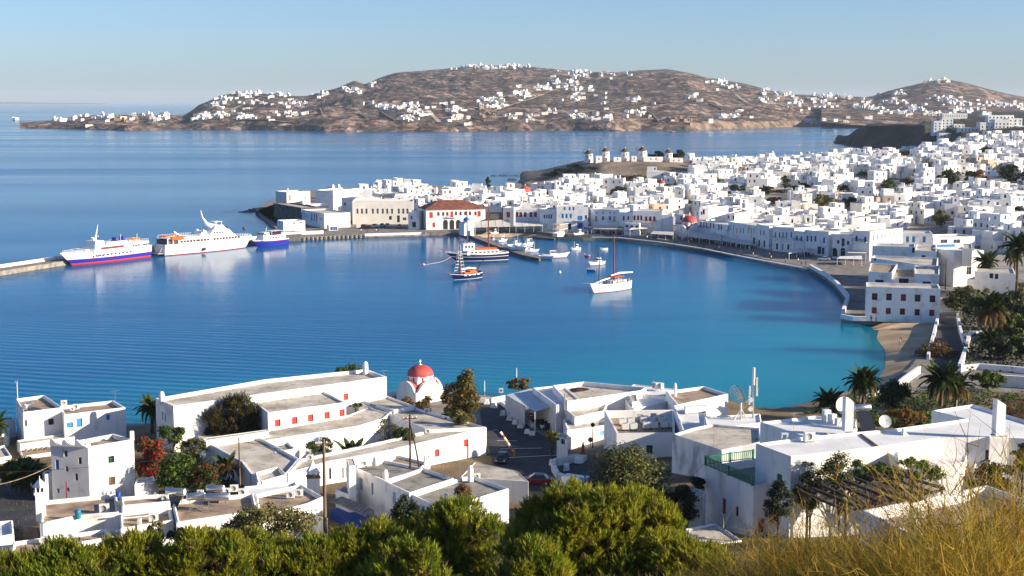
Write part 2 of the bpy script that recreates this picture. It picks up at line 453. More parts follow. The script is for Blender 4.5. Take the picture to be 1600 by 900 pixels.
def hill_material():
    m=mat('island_scrub',(0.2,0.15,0.12),0.95,0.1)
    n,L,b=nodes(m)
    g=n.new('ShaderNodeNewGeometry')
    def noise(scale,detail=8,dist=0.0):
        t=n.new('ShaderNodeTexNoise');t.inputs['Scale'].default_value=scale;t.inputs['Detail'].default_value=detail;t.inputs['Distortion'].default_value=dist
        L.new(g.outputs['Position'],t.inputs['Vector']);return t.outputs['Fac']
    def ramp(f,st):
        cr=n.new('ShaderNodeValToRGB')
        for i,(p,c) in enumerate(st):
            e=cr.color_ramp.elements[i] if i <2 else cr.color_ramp.elements.new(p)
            e.position=p;e.color=(*c,1)
        L.new(f,cr.inputs[0]);return cr.outputs[0]
    base=ramp(noise(0.006,10,0.5),[(0.32,(0.25,0.175,0.155)),(0.48,(0.40,0.295,0.255)),(0.62,(0.53,0.41,0.355))])
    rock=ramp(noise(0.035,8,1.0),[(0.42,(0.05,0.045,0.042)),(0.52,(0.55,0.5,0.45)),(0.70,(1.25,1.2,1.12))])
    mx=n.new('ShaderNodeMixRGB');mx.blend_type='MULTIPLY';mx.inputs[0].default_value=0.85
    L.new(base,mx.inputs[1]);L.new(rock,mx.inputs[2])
    # dark thorn scrub in patches
    mr=n.new('ShaderNodeMapRange');L.new(noise(0.012,9,0.8),mr.inputs[0])
    mr.inputs[1].default_value=0.48;mr.inputs[2].default_value=0.55
    mx2=n.new('ShaderNodeMixRGB');L.new(mr.outputs[0],mx2.inputs[0])
    L.new(mx.outputs[0],mx2.inputs[1]);mx2.inputs[2].default_value=(0.085,0.075,0.068,1)
    # field terraces: thin darker wall lines
    wv=n.new('ShaderNodeTexVoronoi');wv.feature='DISTANCE_TO_EDGE';wv.inputs['Scale'].default_value=0.009
    L.new(g.outputs['Position'],wv.inputs['Vector'])
    mr2=n.new('ShaderNodeMapRange');L.new(wv.outputs['Distance'],mr2.inputs[0])
    mr2.inputs[1].default_value=0.012;mr2.inputs[2].default_value=0.03;mr2.inputs[3].default_value=0.6;mr2.inputs[4].default_value=0.0
    mx3=n.new('ShaderNodeMixRGB');L.new(mr2.outputs[0],mx3.inputs[0]);L.new(mx2.outputs[0],mx3.inputs[1]);mx3.inputs[2].default_value=(0.09,0.07,0.055,1)
    # bare pale rock on steep faces
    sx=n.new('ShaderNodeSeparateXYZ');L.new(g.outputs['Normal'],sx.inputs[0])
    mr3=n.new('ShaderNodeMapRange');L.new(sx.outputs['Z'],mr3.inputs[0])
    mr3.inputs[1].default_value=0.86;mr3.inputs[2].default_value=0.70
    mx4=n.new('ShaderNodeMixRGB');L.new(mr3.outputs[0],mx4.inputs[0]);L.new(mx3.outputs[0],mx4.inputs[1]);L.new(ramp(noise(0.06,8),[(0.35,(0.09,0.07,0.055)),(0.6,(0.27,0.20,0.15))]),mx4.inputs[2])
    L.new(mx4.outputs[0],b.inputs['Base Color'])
    bp=n.new('ShaderNodeBump');bp.inputs['Strength'].default_value=0.9;bp.inputs['Distance'].default_value=15.0
    L.new(noise(0.03,9,0.6),bp.inputs['Height']);L.new(bp.outputs[0],b.inputs['Normal'])
    return m
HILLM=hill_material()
DROCK=ramp_mat('dark_coastal_rock',[(0.35,(0.025,0.027,0.022)),(0.55,(0.06,0.058,0.042)),(0.72,(0.15,0.115,0.085))],0.03,0.95,0.15,10,bump=0.8,bscale=0.08,bdist=5)

# main island across the strait: shore row y, ridge row y
isl=[(40,199.5,199.5),(75,200,195),(110,201,187),(160,202,181),(200,203,180),(290,202,181),(312,202,168),(330,202,158),(355,202,150),(385,202,146),(430,203,148),
       (480,204,150),(510,205,142),(535,205,136),(556,205,126),(572,205,132),(590,205,124),(620,205,114),(690,205,108),(740,204,103),(800,204,102),
       (850,203,107),(900,203,112),(960,204,113),(1000,203,110),(1040,203,108),(1070,203,113),(1100,202,121),(1160,200,131),(1220,198,147),(1290,195,150),
       (1340,193,152),(1380,189,155),(1420,184,160),(1500,180,166),(1620,178,170)]
cols=[]
for px,ys,yr in isl:
    d0=EYE/math.tan(math.atan((ys -HORIZ)/FPX))
    dr=d0+250+22*max(0,ys -yr)
    zr=zpx(dr,yr)
    zt=max(-2.0,zr)
    cl=min(14.0,max(1.0,zt*0.35))
    fr=[(d0 -25,-3.0),(d0+12,cl*0.75),(d0+90,cl*1.25)]
    for t,u in ((0.30,0.30),(0.62,0.60),(0.86,0.90)):
        fr.append((d0+90+(dr -d0 -90)*t,cl*1.25+max(0,zt -cl*1.25)*u))
    fr += [(dr,zt),(dr+500,zt*0.7),(dr+1600,-20.0)]
    cols.append((px,fr))
pxs=np.concatenate([np.arange(36,1440,3.4),np.arange(1440,1621,12)])
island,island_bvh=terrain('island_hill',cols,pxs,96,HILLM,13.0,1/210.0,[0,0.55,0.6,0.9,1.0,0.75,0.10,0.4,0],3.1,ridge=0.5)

# farther hill on the right
far=[(1280,168,160),(1330,172,156),(1362,174,149),(1385,175,141),(1410,176,135),(1440,177,128),(1462,178,124),(1480,178,125),(1500,178,129),(1530,178,137),(1570,178,147),(1620,178,156),(1700,178,166)]
cols=[]
for px,ys,yr in far:
    d0,dr=3300.0,5200.0
    zr=zpx(dr,yr);z0=zpx(d0,ys+6)
    cols.append((px,[(d0 -300,z0 -20),(d0,z0),(d0+700,z0+(zr -z0)*0.30),(d0+1350,z0+(zr -z0)*0.7),(dr,zr),(dr+900,zr*0.6),(dr+2200,-20)]))
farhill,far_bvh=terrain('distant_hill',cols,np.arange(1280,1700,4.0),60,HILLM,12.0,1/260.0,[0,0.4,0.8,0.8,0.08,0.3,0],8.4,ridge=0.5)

# headland behind the town and the rising land at the right edge
hd=[]
for px,ys,yt,ztop in ((1296,224,224,0),(1316,223.5,218,9),(1335,226,206,17),(1352,228,198,22),(1400,231,196,23),(1440,233,197,23),(1470,233,200,22),(1500,233,203,22),(1540,233,200,23),(1600,233,192,28),(1720,233,184,30)):
    d0=EYE/((ys -HORIZ)/FPX)
    if ztop ==0:
        hd.append((px,[(d0 -30,-4),(d0,-1),(d0+30,-1),(d0+60,-1),(d0+300,-3),(d0+900,-5),(d0+1700,-6)]))
        continue
    if px >=1500:
        k=(px -1500)/100.0
        hd.append((px,[(1120,10+4*k),(1165,17.5+3.5*k),(1260,21+4*k),(1420,24.5+5*k),(1700,26+5.5*k),(2300,27+6*k),(3600,30)]));continue
    d1=d0+0.5*(ys -yt)+14
    z1=zpx(d1,yt)
    hd.append((px,[(d0 -30,-4),(d0+3,z1*0.25),(d1 -7,z1*0.85),(d1,z1),(d1+60,z1+1),(d1+220,z1*.6 if px <1430 else z1+2),(d1+420,-6 if px <1430 else 26)]))
head,head_bvh=terrain('rocky_headland',hd,np.arange(1300,1720,4.0),60,DROCK,4.0,1/60.0,[0,0.8,0.5,0.25,0.4,0.7,0.3],5.5,ridge=0.5)

# thin far coast on the left horizon
cols=[]
for px,yr in ((-60,159.2),(0,159.6),(30,159.3),(70,160.2),(110,160.4),(150,161.0),(175,162.2)):
    zr=zpx(30000,yr)
    cols.append((px,[(28500,-10),(29000,20),(30000,max(1,zr)),(33000,-20)]))
terrain('far_coast',cols,np.arange(-60,175,5.0),14,HILLM,14,1/900.0,[0,1,0.5,0],2.2)

# ---------------------------------------------------------------- harbour land: flat sheet inside the waterline, drawn from the quay edges
Wz=1.25
def poly_px(pts,z): return [at_z(px,py,z) for px,py in pts]
beach_in=[(738,367),(794,364.5),(833,365.5),(865,369.5),(900,371),(966,372),(1031,379),(1097,389),(1145,399)]
beach_out=[(738,372.5),(794,371.5),(833,372.5),(865,375.5),(900,377),(966,377.5),(1031,385),(1097,394),(1145,402)]
beach2_in=[(1352,504.5),(1462,504.5),(1448,548),(1420,585),(1380,610)]
beach2_out=[(1340,507),(1357,512),(1352,531),(1370,548),(1374,575),(1352,612)]
water_town=[(447,377),(569,371),(640,369),(666,368),(713,367.5)]+beach_in+[(1185,408),(1220,416.5),(1266,424),
              (1290,438),(1306,452),(1319,468),(1316,484),(1314,503)]+beach2_in
water_near=[(1330,618),(1300,630),(1262,642),(1200,653),(1140,640),(1090,628),(1000,632),(900,628),(800,632),(745,627),(690,624),(620,626),(600,640),(400,655),(240,672),(100,684),(-60,690)]
back_edge=[(400,331),(432,312),(470,302),(520,298),(600,293),(700,293),(765,297),(800,292),(838,284),(880,266),(960,256),(1040,253),(1300,247),(1340,241),(1500,231),(1700,222)]
def land_sheet(name,poly,z0,z1,side,top):
    o=MB();o.prism([(p[0],p[1]) for p in poly],z0,z1,side,top)
    ob=o.build(name,kind='structure')
    bm=bmesh.new();bm.from_mesh(ob.data)
    bmesh.ops.triangulate(bm,faces=[f for f in bm.faces if len(f.verts)>4])
    bm.to_mesh(ob.data);bm.free()
    return ob
shore=[at_z(x,y,0) for x,y in water_town+water_near]
land_sheet('harbour_ground',[(p.x,p.y) for p in shore]+[(-110,150),(150,150),(420,300),(700,700)]+[(p.x,p.y) for p in [at_z(x,y,0) for x,y in reversed(back_edge)]],-3,Wz,QUAYS,PAVE)

def strip(name,a,b,za,zb,m,n=1):
    A=[at_z(x,y,za) for x,y in a];B=[at_z(x,y,zb) for x,y in b]
    o=MB();k=24
    def samp(P,t):
        L=[0.0]
        for p,q in zip(P[:-1],P[1:]): L.append(L[-1]+(q -p).length)
        d=t*L[-1]
        for i in range(len(P)-1):
            if d <=L[i+1]+1e-6: return P[i].lerp(P[i+1],(d -L[i])/(L[i+1]-L[i]))
        return P[-1]
    for i in range(k):
        o.face([samp(A,i/k),samp(A,(i+1)/k),samp(B,(i+1)/k),samp(B,i/k)],m)
    return o.build(name,kind='structure')
strip('beach',beach_out,beach_in,-0.25,Wz+0.02,SAND)
strip('beach',beach2_out,beach2_in,-0.25,Wz+0.02,SAND)

# rising ground under the town
tcols=[]
def ztown(px,d):
    k=np.interp(px,[500,760,880,1000,1300,1500,1700],[0.010,0.010,0.018,0.021,0.0225,0.026,0.028])
    return Wz -0.35+k*max(0.0,d -np.interp(px,[500,900,1300,1480,1700],[640,640,590,470,380]))
for px in (560,700,800,850,900,960,1040,1150,1300,1400,1500,1600,1700):
    dmax=np.interp(px,[560,700,760,800,850,900,960,1040,1300,1400,1700],[830,830,800,830,900,950,990,1030,1060,1100,1240])
    ds=np.linspace(np.interp(px,[560,900,1300,1480,1700],[640,640,590,470,380]),dmax,9)
    tcols.append((px,[(ds[0]-4,-1)]+[(d,ztown(px,d)) for d in ds]+[(dmax+25,-1)]))
TOWNG=ramp_mat('town_ground',[(0.35,(0.20,0.165,0.13)),(0.5,(0.34,0.30,0.26)),(0.7,(0.48,0.45,0.41))],0.05,0.95,0.15,8)
tground,town_bvh=terrain('town_slope',tcols,np.arange(560,1701,12.0),50,TOWNG,1.0,1/80.0,[0]+[0.4]*9+[0],1.3)

# windmill knoll: bare earth rising at the seaward side
kc=[]
for px,ysh,yt,db,zb in ((800,276,279,1040,-2),(822,275.5,275,1030,0.3),(850,276,270,1020,3),(880,277,263,1000,7),(912,280,254.5,980,11),(940,281,252.5,960,12),(1000,282,251.5,960,12),(1060,282,253,960,12),(1100,282,258,950,9),(1140,282,264,950,6),(1175,282,268,950,0)):
    zt=zpx(db,yt)
    if px in (800,1175):
        kc.append((px,[(db -150,-3),(db -120,-2),(db -60,-2),(db -30,-2),(db,-2),(db+50,-2),(db+90,-2),(db+130,-4)]));continue
    kc.append((px,[(db -150,-2),(db -120,Wz+0.3+zt*0.25),(db -60,Wz+zt*0.62),(db -30,zt*0.94),(db,zt),(db+50,zt),(db+90,zt*0.5),(db+130,-4)]))
KNOLL=ramp_mat('bare_knoll_earth',[(0.3,(0.15,0.115,0.085)),(0.5,(0.27,0.21,0.155)),(0.7,(0.36,0.29,0.22))],0.05,0.95,0.15,9,bump=0.6,bscale=0.3,bdist=1)
knoll,knoll_bvh=terrain('windmill_knoll',kc,np.arange(800,1176,5.0),44,KNOLL,1.1,1/25.0,[0,0.6,0.7,0.2,0.0,0.3,0.6,0],6.1,ridge=0.4)

# near hillside: from the shore road up to the viewpoint
_sh=sorted([(p.x,p.y) for p in [at_z(x,y,0) for x,y in water_near]]+[(-160,232),(160,300)])
def znear(x,y):
    L=np.interp(y,[-40,0,30,60,85,105,130,150,165,190,215,245,262],[56,51.5,43,33,25,19,10.5,6.4,4.6,2.8,1.9,1.0,-2.5])
    Rr=np.interp(y,[-40,0,30,60,85,105,125,145,165,190,215,250,290],[56,51.5,43.6,34,26.5,21.5,14.2,9.6,7.6,5.6,4.0,2.2,-1.5])
    t=min(1,max(0,(x+8)/34));t=t*t*(3-2*t)
    z=L*(1-t)+Rr*t
    # the shore road runs through a level cutting
    r=math.exp(-((x -3-(y -190)*0.10)/10.0) ** 2)*min(1,max(0,(y -168)/14))
    zr=np.interp(y,[165,185,200,215,240,262],[4.0,2.6,1.9,1.0,0.6,-2])
    z=z*(1-r)+zr*r
    e=float(np.interp(x,[q[0] for q in _sh],[q[1] for q in _sh]))-y
    return min(z,0.9+e*0.45) if x <88 else z
xs=np.arange(-150,151,3.0);ys_=np.concatenate([np.arange(-36,150,3.0),np.arange(150,296,3.5)])
V=[]
for yy in ys_:
    for xx in xs:
        z=znear(xx,yy)
        a=min(1,max(0,(158-yy)/60))
        V.append((xx,yy,z+a*0.8*fbm(xx,yy,1/14.0,4,0.7,4.4)))
n1,n2=len(ys_),len(xs)
idx=np.arange(n1*n2).reshape(n1,n2)
F=np.stack([idx[:-1,:-1],idx[:-1,1:],idx[1:,1:],idx[1:,:-1]],-1).reshape(-1,4)
nearg=obj('hillside_ground',tri_mesh('hillside_ground',V,F,[SOIL],smooth=True));nearg['kind']='structure'
near_bvh=BVHTree.FromPolygons([tuple(v) for v in V],[tuple(int(q) for q in f) for f in F])
def ground(x,y):
    r=near_bvh.ray_cast(Vector((x,y,500)),Vector((0,0,-1)))
    z=r[0].z if r[0] else 0
    return max(z,Wz) if y >240 else z

# ================================================================ BUILDING KIT
def area2(p): return sum(p[i][0]*p[(i+1) % len(p)][1]-p[(i+1) % len(p)][0]*p[i][1] for i in range(len(p)))
def ccw(p): return list(p) if area2(p)>0 else list(reversed(p))
def inset(p,d):
    n=len(p);out=[]
    for i in range(n):
        a,b,c=Vector(p[i -1]),Vector(p[i]),Vector(p[(i+1) % n])
        e1=(b -a).normalized();e2=(c -b).normalized()
        n1=Vector((-e1.y,e1.x));n2=Vector((-e2.y,e2.x))
        k=n1+n2;den=max(0.35,1+n1.dot(n2))
        q=b+k*(d/den)
        out.append((q.x,q.y))
    return out
def wall_face(mb,A,B,z0,z1,ops,m,depth=0.2,reveal=None):
    A,B=Vector(A[:2]),Vector(B[:2]);L=(B -A).length
    e=(B -A)/L;nrm=Vector((e.y,-e.x))
    us=sorted({0.0,L} | {min(L,max(0,round(o[k],4))) for o in ops for k in (0,1)})
    vs=sorted({z0,z1} | {min(z1,max(z0,round(o[k],4))) for o in ops for k in (2,3)})
    P=lambda u,z,d=0.0: (A.x+e.x*u -nrm.x*d,A.y+e.y*u -nrm.y*d,z)
    for i in range(len(us)-1):
        for j in range(len(vs)-1):
            cu,cv=(us[i]+us[i+1])/2,(vs[j]+vs[j+1])/2
            if any(o[0]<cu <o[1] and o[2]<cv <o[3] for o in ops): continue
            mb.face([P(us[i],vs[j]),P(us[i+1],vs[j]),P(us[i+1],vs[j+1]),P(us[i],vs[j+1])],m)
    r=reveal or m
    for o in ops:
        u0,u1,v0,v1=o[:4]
        mb.face([P(u0,v0),P(u1,v0),P(u1,v0,depth),P(u0,v0,depth)],r)
        mb.face([P(u0,v1,depth),P(u1,v1,depth),P(u1,v1),P(u0,v1)],r)
        mb.face([P(u0,v0),P(u0,v0,depth),P(u0,v1,depth),P(u0,v1)],r)
        mb.face([P(u1,v0,depth),P(u1,v0),P(u1,v1),P(u1,v1,depth)],r)
    return e,nrm
WCACHE={}
def window_meshes(style,w,h,col):
    """frame mesh and the meshes of its leaves, local: x along the wall, -y outward, z up from the sill"""
    w,h=round(w,2),round(h,2)
    key=(style,w,h,col.name)
    if key in WCACHE: return WCACHE[key]
    t=min(0.07,w*0.09)
    fr=MB()
    for x in (-w/2+t/2,w/2-t/2): fr.box((x,-0.01,0),(t,0.07,h),col)
    for z in (0,h -t): fr.box((0,-0.012,z),(w -2*t,0.062,t),col)
    parts=[]
    if style =='shutter':
        for sx in (-1,1):
            lf=MB();lw=w/2-t -0.012
            lf.box((sx*(lw/2+0.008),-0.02,t+0.004),(lw,0.03,h -2*t -0.008),col)
            for k in range(max(3,int(h/0.16))):
                z=t+0.05+k*(h -2*t -0.1)/max(3,int(h/0.16))
                lf.box((sx*(lw/2+0.008),-0.045,z),(lw*0.78,0.03,0.05),col)
            parts.append(('shutter',lf.mesh('shutter')))
    elif style =='door':
        lf=MB();lf.box((0,-0.02,0.0),(w -2*t -0.01,0.04,h -t -0.004),col)
        for k in (0.12,0.55): lf.box((0,-0.05,h*k),(w*0.6,0.03,h*0.3),col)
        parts.append(('door_panel',lf.mesh('door_panel')))
    else:
        gl=MB();gl.box((0,0.0,t),(w -2*t,0.012,h -2*t),GLASS)
        gl.box((0,-0.012,t),(0.04,0.025,h -2*t),col)
        gl.box((0,-0.011,h*0.55),(w -2*t,0.02,0.035),col)
        parts.append(('pane',gl.mesh('pane')))
    WCACHE[key]=(fr.mesh('window'),parts)
    return WCACHE[key]
ONEW={}
def one_window_mesh(style,w,h,col):
    """a far window: frame and leaf in one mesh"""
    w,h=round(w,1),round(h,1)
    key=(style,w,h,col.name)
    if key in ONEW: return ONEW[key]
    mb=MB()
    if style =='shutter':
        mb.box((-w/4,-0.02,0.02),(w/2-0.05,0.05,h -0.04),col);mb.box((w/4,-0.025,0.02),(w/2-0.05,0.05,h -0.04),col)
        mb.box((0,0.03,0),(w,0.03,h),DARK)
    elif style =='open':
        mb.box((0,0.03,0),(w,0.03,h),GLASS)
        mb.box((-w/2-w*0.22,-0.22,0.0),(w*0.44,0.05,h),col);mb.box((w/2+w*0.22,-0.225,0.0),(w*0.44,0.05,h),col)
        mb.box((0,0.0,0),(0.07,0.05,h),WPAINT)
    elif style =='door':
        mb.box((0,0.0,0),(w,0.06,h),col);mb.box((0,-0.035,h*0.1),(0.05,0.05,h*0.8),DARK)
    else:
        mb.box((0,0.03,0),(w,0.03,h),GLASS)
        mb.box((0,0.0,0),(0.08,0.05,h),col);mb.box((0,-0.01,h*0.55),(w,0.05,0.07),col)
        for x in (-w/2+0.04,w/2-0.04): mb.box((x,-0.005,0),(0.08,0.055,h),col)
    ONEW[key]=mb.mesh('window')
    return ONEW[key]

class Building:
    def __init__(s,name,label,cat,org,group=None):
        s.org=Vector(org)
        s.root=thing(name,label,cat,s.org,0,group)
        s.segs=[]            # visible wall planes
        s.far=False
    def put(s,name,mb,parent=None,bevel=0.0,**props):
        o=s.org
        mb.v=[(v[0]-o.x,v[1]-o.y,v[2]-o.z) for v in mb.v]
        return mb.build(name,parent or s.root,merge=bool(bevel),bevel=bevel,**props)
    def block(s,poly,z0,z1,par=0.4,pw=0.28,wall=WHITE,roof=ROOF,wins=(),bevel=0.0,depth=0.2,name='wall'):
        """poly: plan; z1: top of the parapet. wins: (px, py, w, h, style, colour) seen at that pixel of the photograph"""
        p=ccw([(q[0],q[1]) for q in poly]);n=len(p)
        ops={i: [] for i in range(n)};put=[]
        eye=Vector((0,0,EYE))
        for (px,py,w,h,st,col) in wins:
            d=ray(px,py);best=None
            for i in range(n):
                A,B=Vector(p[i]),Vector(p[(i+1) % n]);L=(B -A).length;e=(B -A)/L;nr=Vector((e.y,-e.x))
                den=d.x*nr.x+d.y*nr.y
                if den >=0: continue
                t=((A.x -eye.x)*nr.x+(A.y -eye.y)*nr.y)/den
                q=eye+d*t
                u=(Vector((q.x,q.y))-A).dot(e)
                if u <-0.5 or u >L+0.5: continue
                if best is None or t <best[0]: best=(t,i,u,q.z,L,e)
            if best is None: continue
            _,i,u,z,L,e=best
            u=min(L -w/2-0.15,max(w/2+0.15,u))
            v0=z -h/2
            if st =='door': v0=max(v0,z0+0.02)
            v0=max(z0+0.02,min(v0,z1 -h -0.1))
            ops[i].append((u -w/2,u+w/2,v0,v0+h))
            put.append((p[i],e,u,v0,w,h,st,col))
        s.ops_wall(p,z0,z1,par,pw,wall,roof,ops,put,bevel,depth,name)
        return p
    def ops_wall(s,p,z0,z1,par,pw,wall,roof,ops,put,bevel,depth,name='wall'):
        n=len(p)
        mb=MB()
        for i in range(n): wall_face(mb,p[i],p[(i+1) % n],z0,z1,ops[i],wall,depth)
        q=inset(p,pw)
        for i in range(n):
            j=(i+1) % n
            mb.face([(*p[i],z1),(*p[j],z1),(*q[j],z1),(*q[i],z1)],wall)
            mb.face([(*q[j],z1 -par),(*q[i],z1 -par),(*q[i],z1),(*q[j],z1)],wall)
        s.put(name,mb,bevel=bevel)
        rb=MB();rb.face([(*a,z1 -par) for a in q],roof)
        if n >4:
            pass
        s.put('roof',rb)
        for (A,e,u,v0,w,h,st,col) in put:
            nr=Vector((e.y,-e.x))
            c=Vector((A[0],A[1]))+e*u -nr*depth
            loc=(c.x -s.org.x,c.y -s.org.y,v0 -s.org.z)
            rz=math.atan2(e.y,e.x)
            if s.far:
                obj('door' if st =='door' else 'window',one_window_mesh(st,w,h,col),s.root,loc,rz)
            else:
                fr,parts=window_meshes(st,w,h,col)
                f=obj('door' if st =='door' else 'window',fr,s.root,loc,rz)
                for nm,me in parts: obj(nm,me,f)
    def extra(s,name,fn,m=None,bevel=0.0,**props):
        mb=MB();fn(mb);return s.put(name,mb,bevel=bevel,**props)

def PZ(pts,z): return [(q.x,q.y) for q in (at_z(x,y,z) for x,y in pts)]

# -------- roof furniture, each a thing of its own
def chimney_mesh(kind,h=1.6,wd=0.6):
    mb=MB()
    if kind =='round':
        mb.lathe([(wd*0.5,0),(wd*0.47,h*0.7),(wd*0.38,h*0.88),(wd*0.2,h*0.97),(0.001,h)],WHITE,12)
    elif kind =='split':                        # tall shaft with a slanted open mouth
        mb.box((0,0,0),(wd,wd*0.9,h*0.84),WHITE)
        mb.add([(-wd/2,-wd*.45,h*.842),(wd/2,-wd*.45,h*.842),(wd/2,wd*.45,h*.842),(-wd/2,wd*.45,h*.842),(-wd/2+.04,-wd*.45,h),(-wd/2+.04,wd*.45,h)],
               [(0,1,4),(3,5,2),(0,4,5,3)],WHITE)
        mb.face([(-wd/2+.04,-wd*.42,h -.03),(wd/2-.04,-wd*.42,h*.845),(wd/2-.04,wd*.42,h*.845),(-wd/2+.04,wd*.42,h -.03)],DARK)
        mb.box((-wd*0.1,0,h*0.842),(wd*0.7,wd*0.95,0.05),WHITE)
    else:                                        # little pitched cap on corner posts
        mb.box((0,0,0),(wd,wd,h*0.62),WHITE)
        mb.box((0,0,h*0.62),(wd*1.25,wd*1.25,h*0.05),WHITE)
        for a in (-1,0,1):
            for b in (-1,0,1):
                if a or b: mb.box((a*wd*0.42,b*wd*0.42,h*0.67),(wd*0.14,wd*0.14,h*0.11),WHITE)
        mb.box((0,0,h*0.67),(wd*0.6,wd*0.6,h*0.10),DARK)
        mb.lathe([(wd*0.78,h*0.78),(wd*0.42,h*0.88),(0.05,h*0.97),(0.03,h*1.03),(0.001,h*1.04)],WHITE,4,smooth=False)
    return mb.mesh('chimney')
def chimney(px,py,z,kind,h,wd,label,rz=0.0):
    p=at_z(px,py,z)
    o=obj('chimney',chimney_mesh(kind,h,wd),None,p,rz)
    tag(o,label,'chimney','chimneys on the near roofs');return o
def ac_unit(loc,rz,label,sc=1.0,group='air conditioning units on the roofs'):
    t=thing('air_conditioner',label,'air conditioner',loc,rz,group)
    mb=MB();mb.box((0,0,0.08),(0.95*sc,0.42*sc,0.8*sc),ACW);mb.build('casing',t,bevel=0.02)
    g=MB();g.lathe([(0.001,0),(0.29*sc,0),(0.29*sc,0.02)],GREYP,14)
    g.lathe([(0.30*sc,-0.005),(0.34*sc,0.03)],ACW,14)
    go=g.build('fan_grille',t,(-0.12*sc,-0.212*sc,0.48*sc));go.rotation_euler=(R(90),0,0)
    f=MB()
    for x in (-0.33,0.33): f.box((x*sc,0,0),(0.08,0.40*sc,0.078),BLACK)
    f.build('foot',t,kind='stuff')
    return t
def water_heater(loc,rz,label,L=2.3,r=0.36,h=1.3,panel=True):
    t=thing('solar_water_heater',label,'water heater',loc,rz,'solar water heaters on the flat roofs')
    tk=MB()
    pts=[(-L/2,0,h+r),(-L/2+0.04,0,h+r),(L/2-0.04,0,h+r),(L/2,0,h+r)]
    tk.tube(pts,[r*0.9,r,r,r*0.9],STEEL,18);tk.build('tank',t)
    cp=MB()
    for sx in (-1,1): cp.tube([(sx*L/2,0,h+r),(sx*(L/2+0.05),0,h+r),(sx*(L/2+0.12),0,h+r)],[r*0.97,r*0.95,r*0.55],ACW,18)
    cp.build('end_cap',t,kind='stuff')
    f=MB()
    for x in (-L*0.36,L*0.36):
        f.beam((x,-0.3,0),(x,-0.22,h+0.1),0.06,METAL);f.beam((x,0.35,0),(x,0.22,h+0.1),0.06,METAL);f.beam((x,-0.3,0.1),(x,0.3,h),0.045,METAL)
    f.beam((-L*0.36,-0.26,0.15),(L*0.36,-0.23,h -0.1),0.04,METAL);f.beam((L*0.36,-0.27,0.15),(-L*0.36,-0.24,h -0.1),0.04,METAL)
    f.build('stand',t)
    if panel:
        p=MB();p.add([(-L*0.45,-0.35,h),(L*0.45,-0.35,h),(L*0.45,-1.9,0.25),(-L*0.45,-1.9,0.25),(-L*0.45,-0.40,h -0.09),(L*0.45,-0.40,h -0.09),(L*0.45,-1.95,0.16),(-L*0.45,-1.95,0.16)],
                        [(0,3,2,1),(4,5,6,7),(0,1,5,4),(2,3,7,6),(1,2,6,5),(3,0,4,7)],GLASS)
        p.build('collector_panel',t)
    return t
def dish(px,py,z,rad,az,el,label,pole=1.0):
    p=at_z(px,py,z)
    t=thing('satellite_dish',label,'satellite dish',p,0,'satellite dishes on the right hand villa')
    mb=MB();mb.tube([(0,0,0),(0,0,pole)],0.05,METAL,8);mb.build('mast',t)
    d=MB();pr=[(0.02,0.0)]+[(rad*k/6,0.22*rad*(k/6) ** 2) for k in range(1,7)]
    d.lathe(pr,ACW,22);d.lathe([(rad,0.22*rad),(rad*1.01,0.22*rad -0.03),(rad*0.5,0.02),(0.02,-0.04)],ACW,22)
    o=d.build('reflector',t,(0,0,pole+rad*0.3))
    o.rotation_euler=(R(90)-el,0,az)
    a=MB();a.beam((0,-rad*0.95,0.2*rad),(0,0,rad*0.95),0.035,METAL);a.beam((0,rad*0.9,0.2*rad),(0,0,rad*0.95),0.025,METAL)
    a.box((0,0,rad*0.92),(0.12,0.12,0.16),GREYP)
    b=a.build('feed_arm',t,(0,0,pole+rad*0.3));b.rotation_euler=o.rotation_euler
    return t

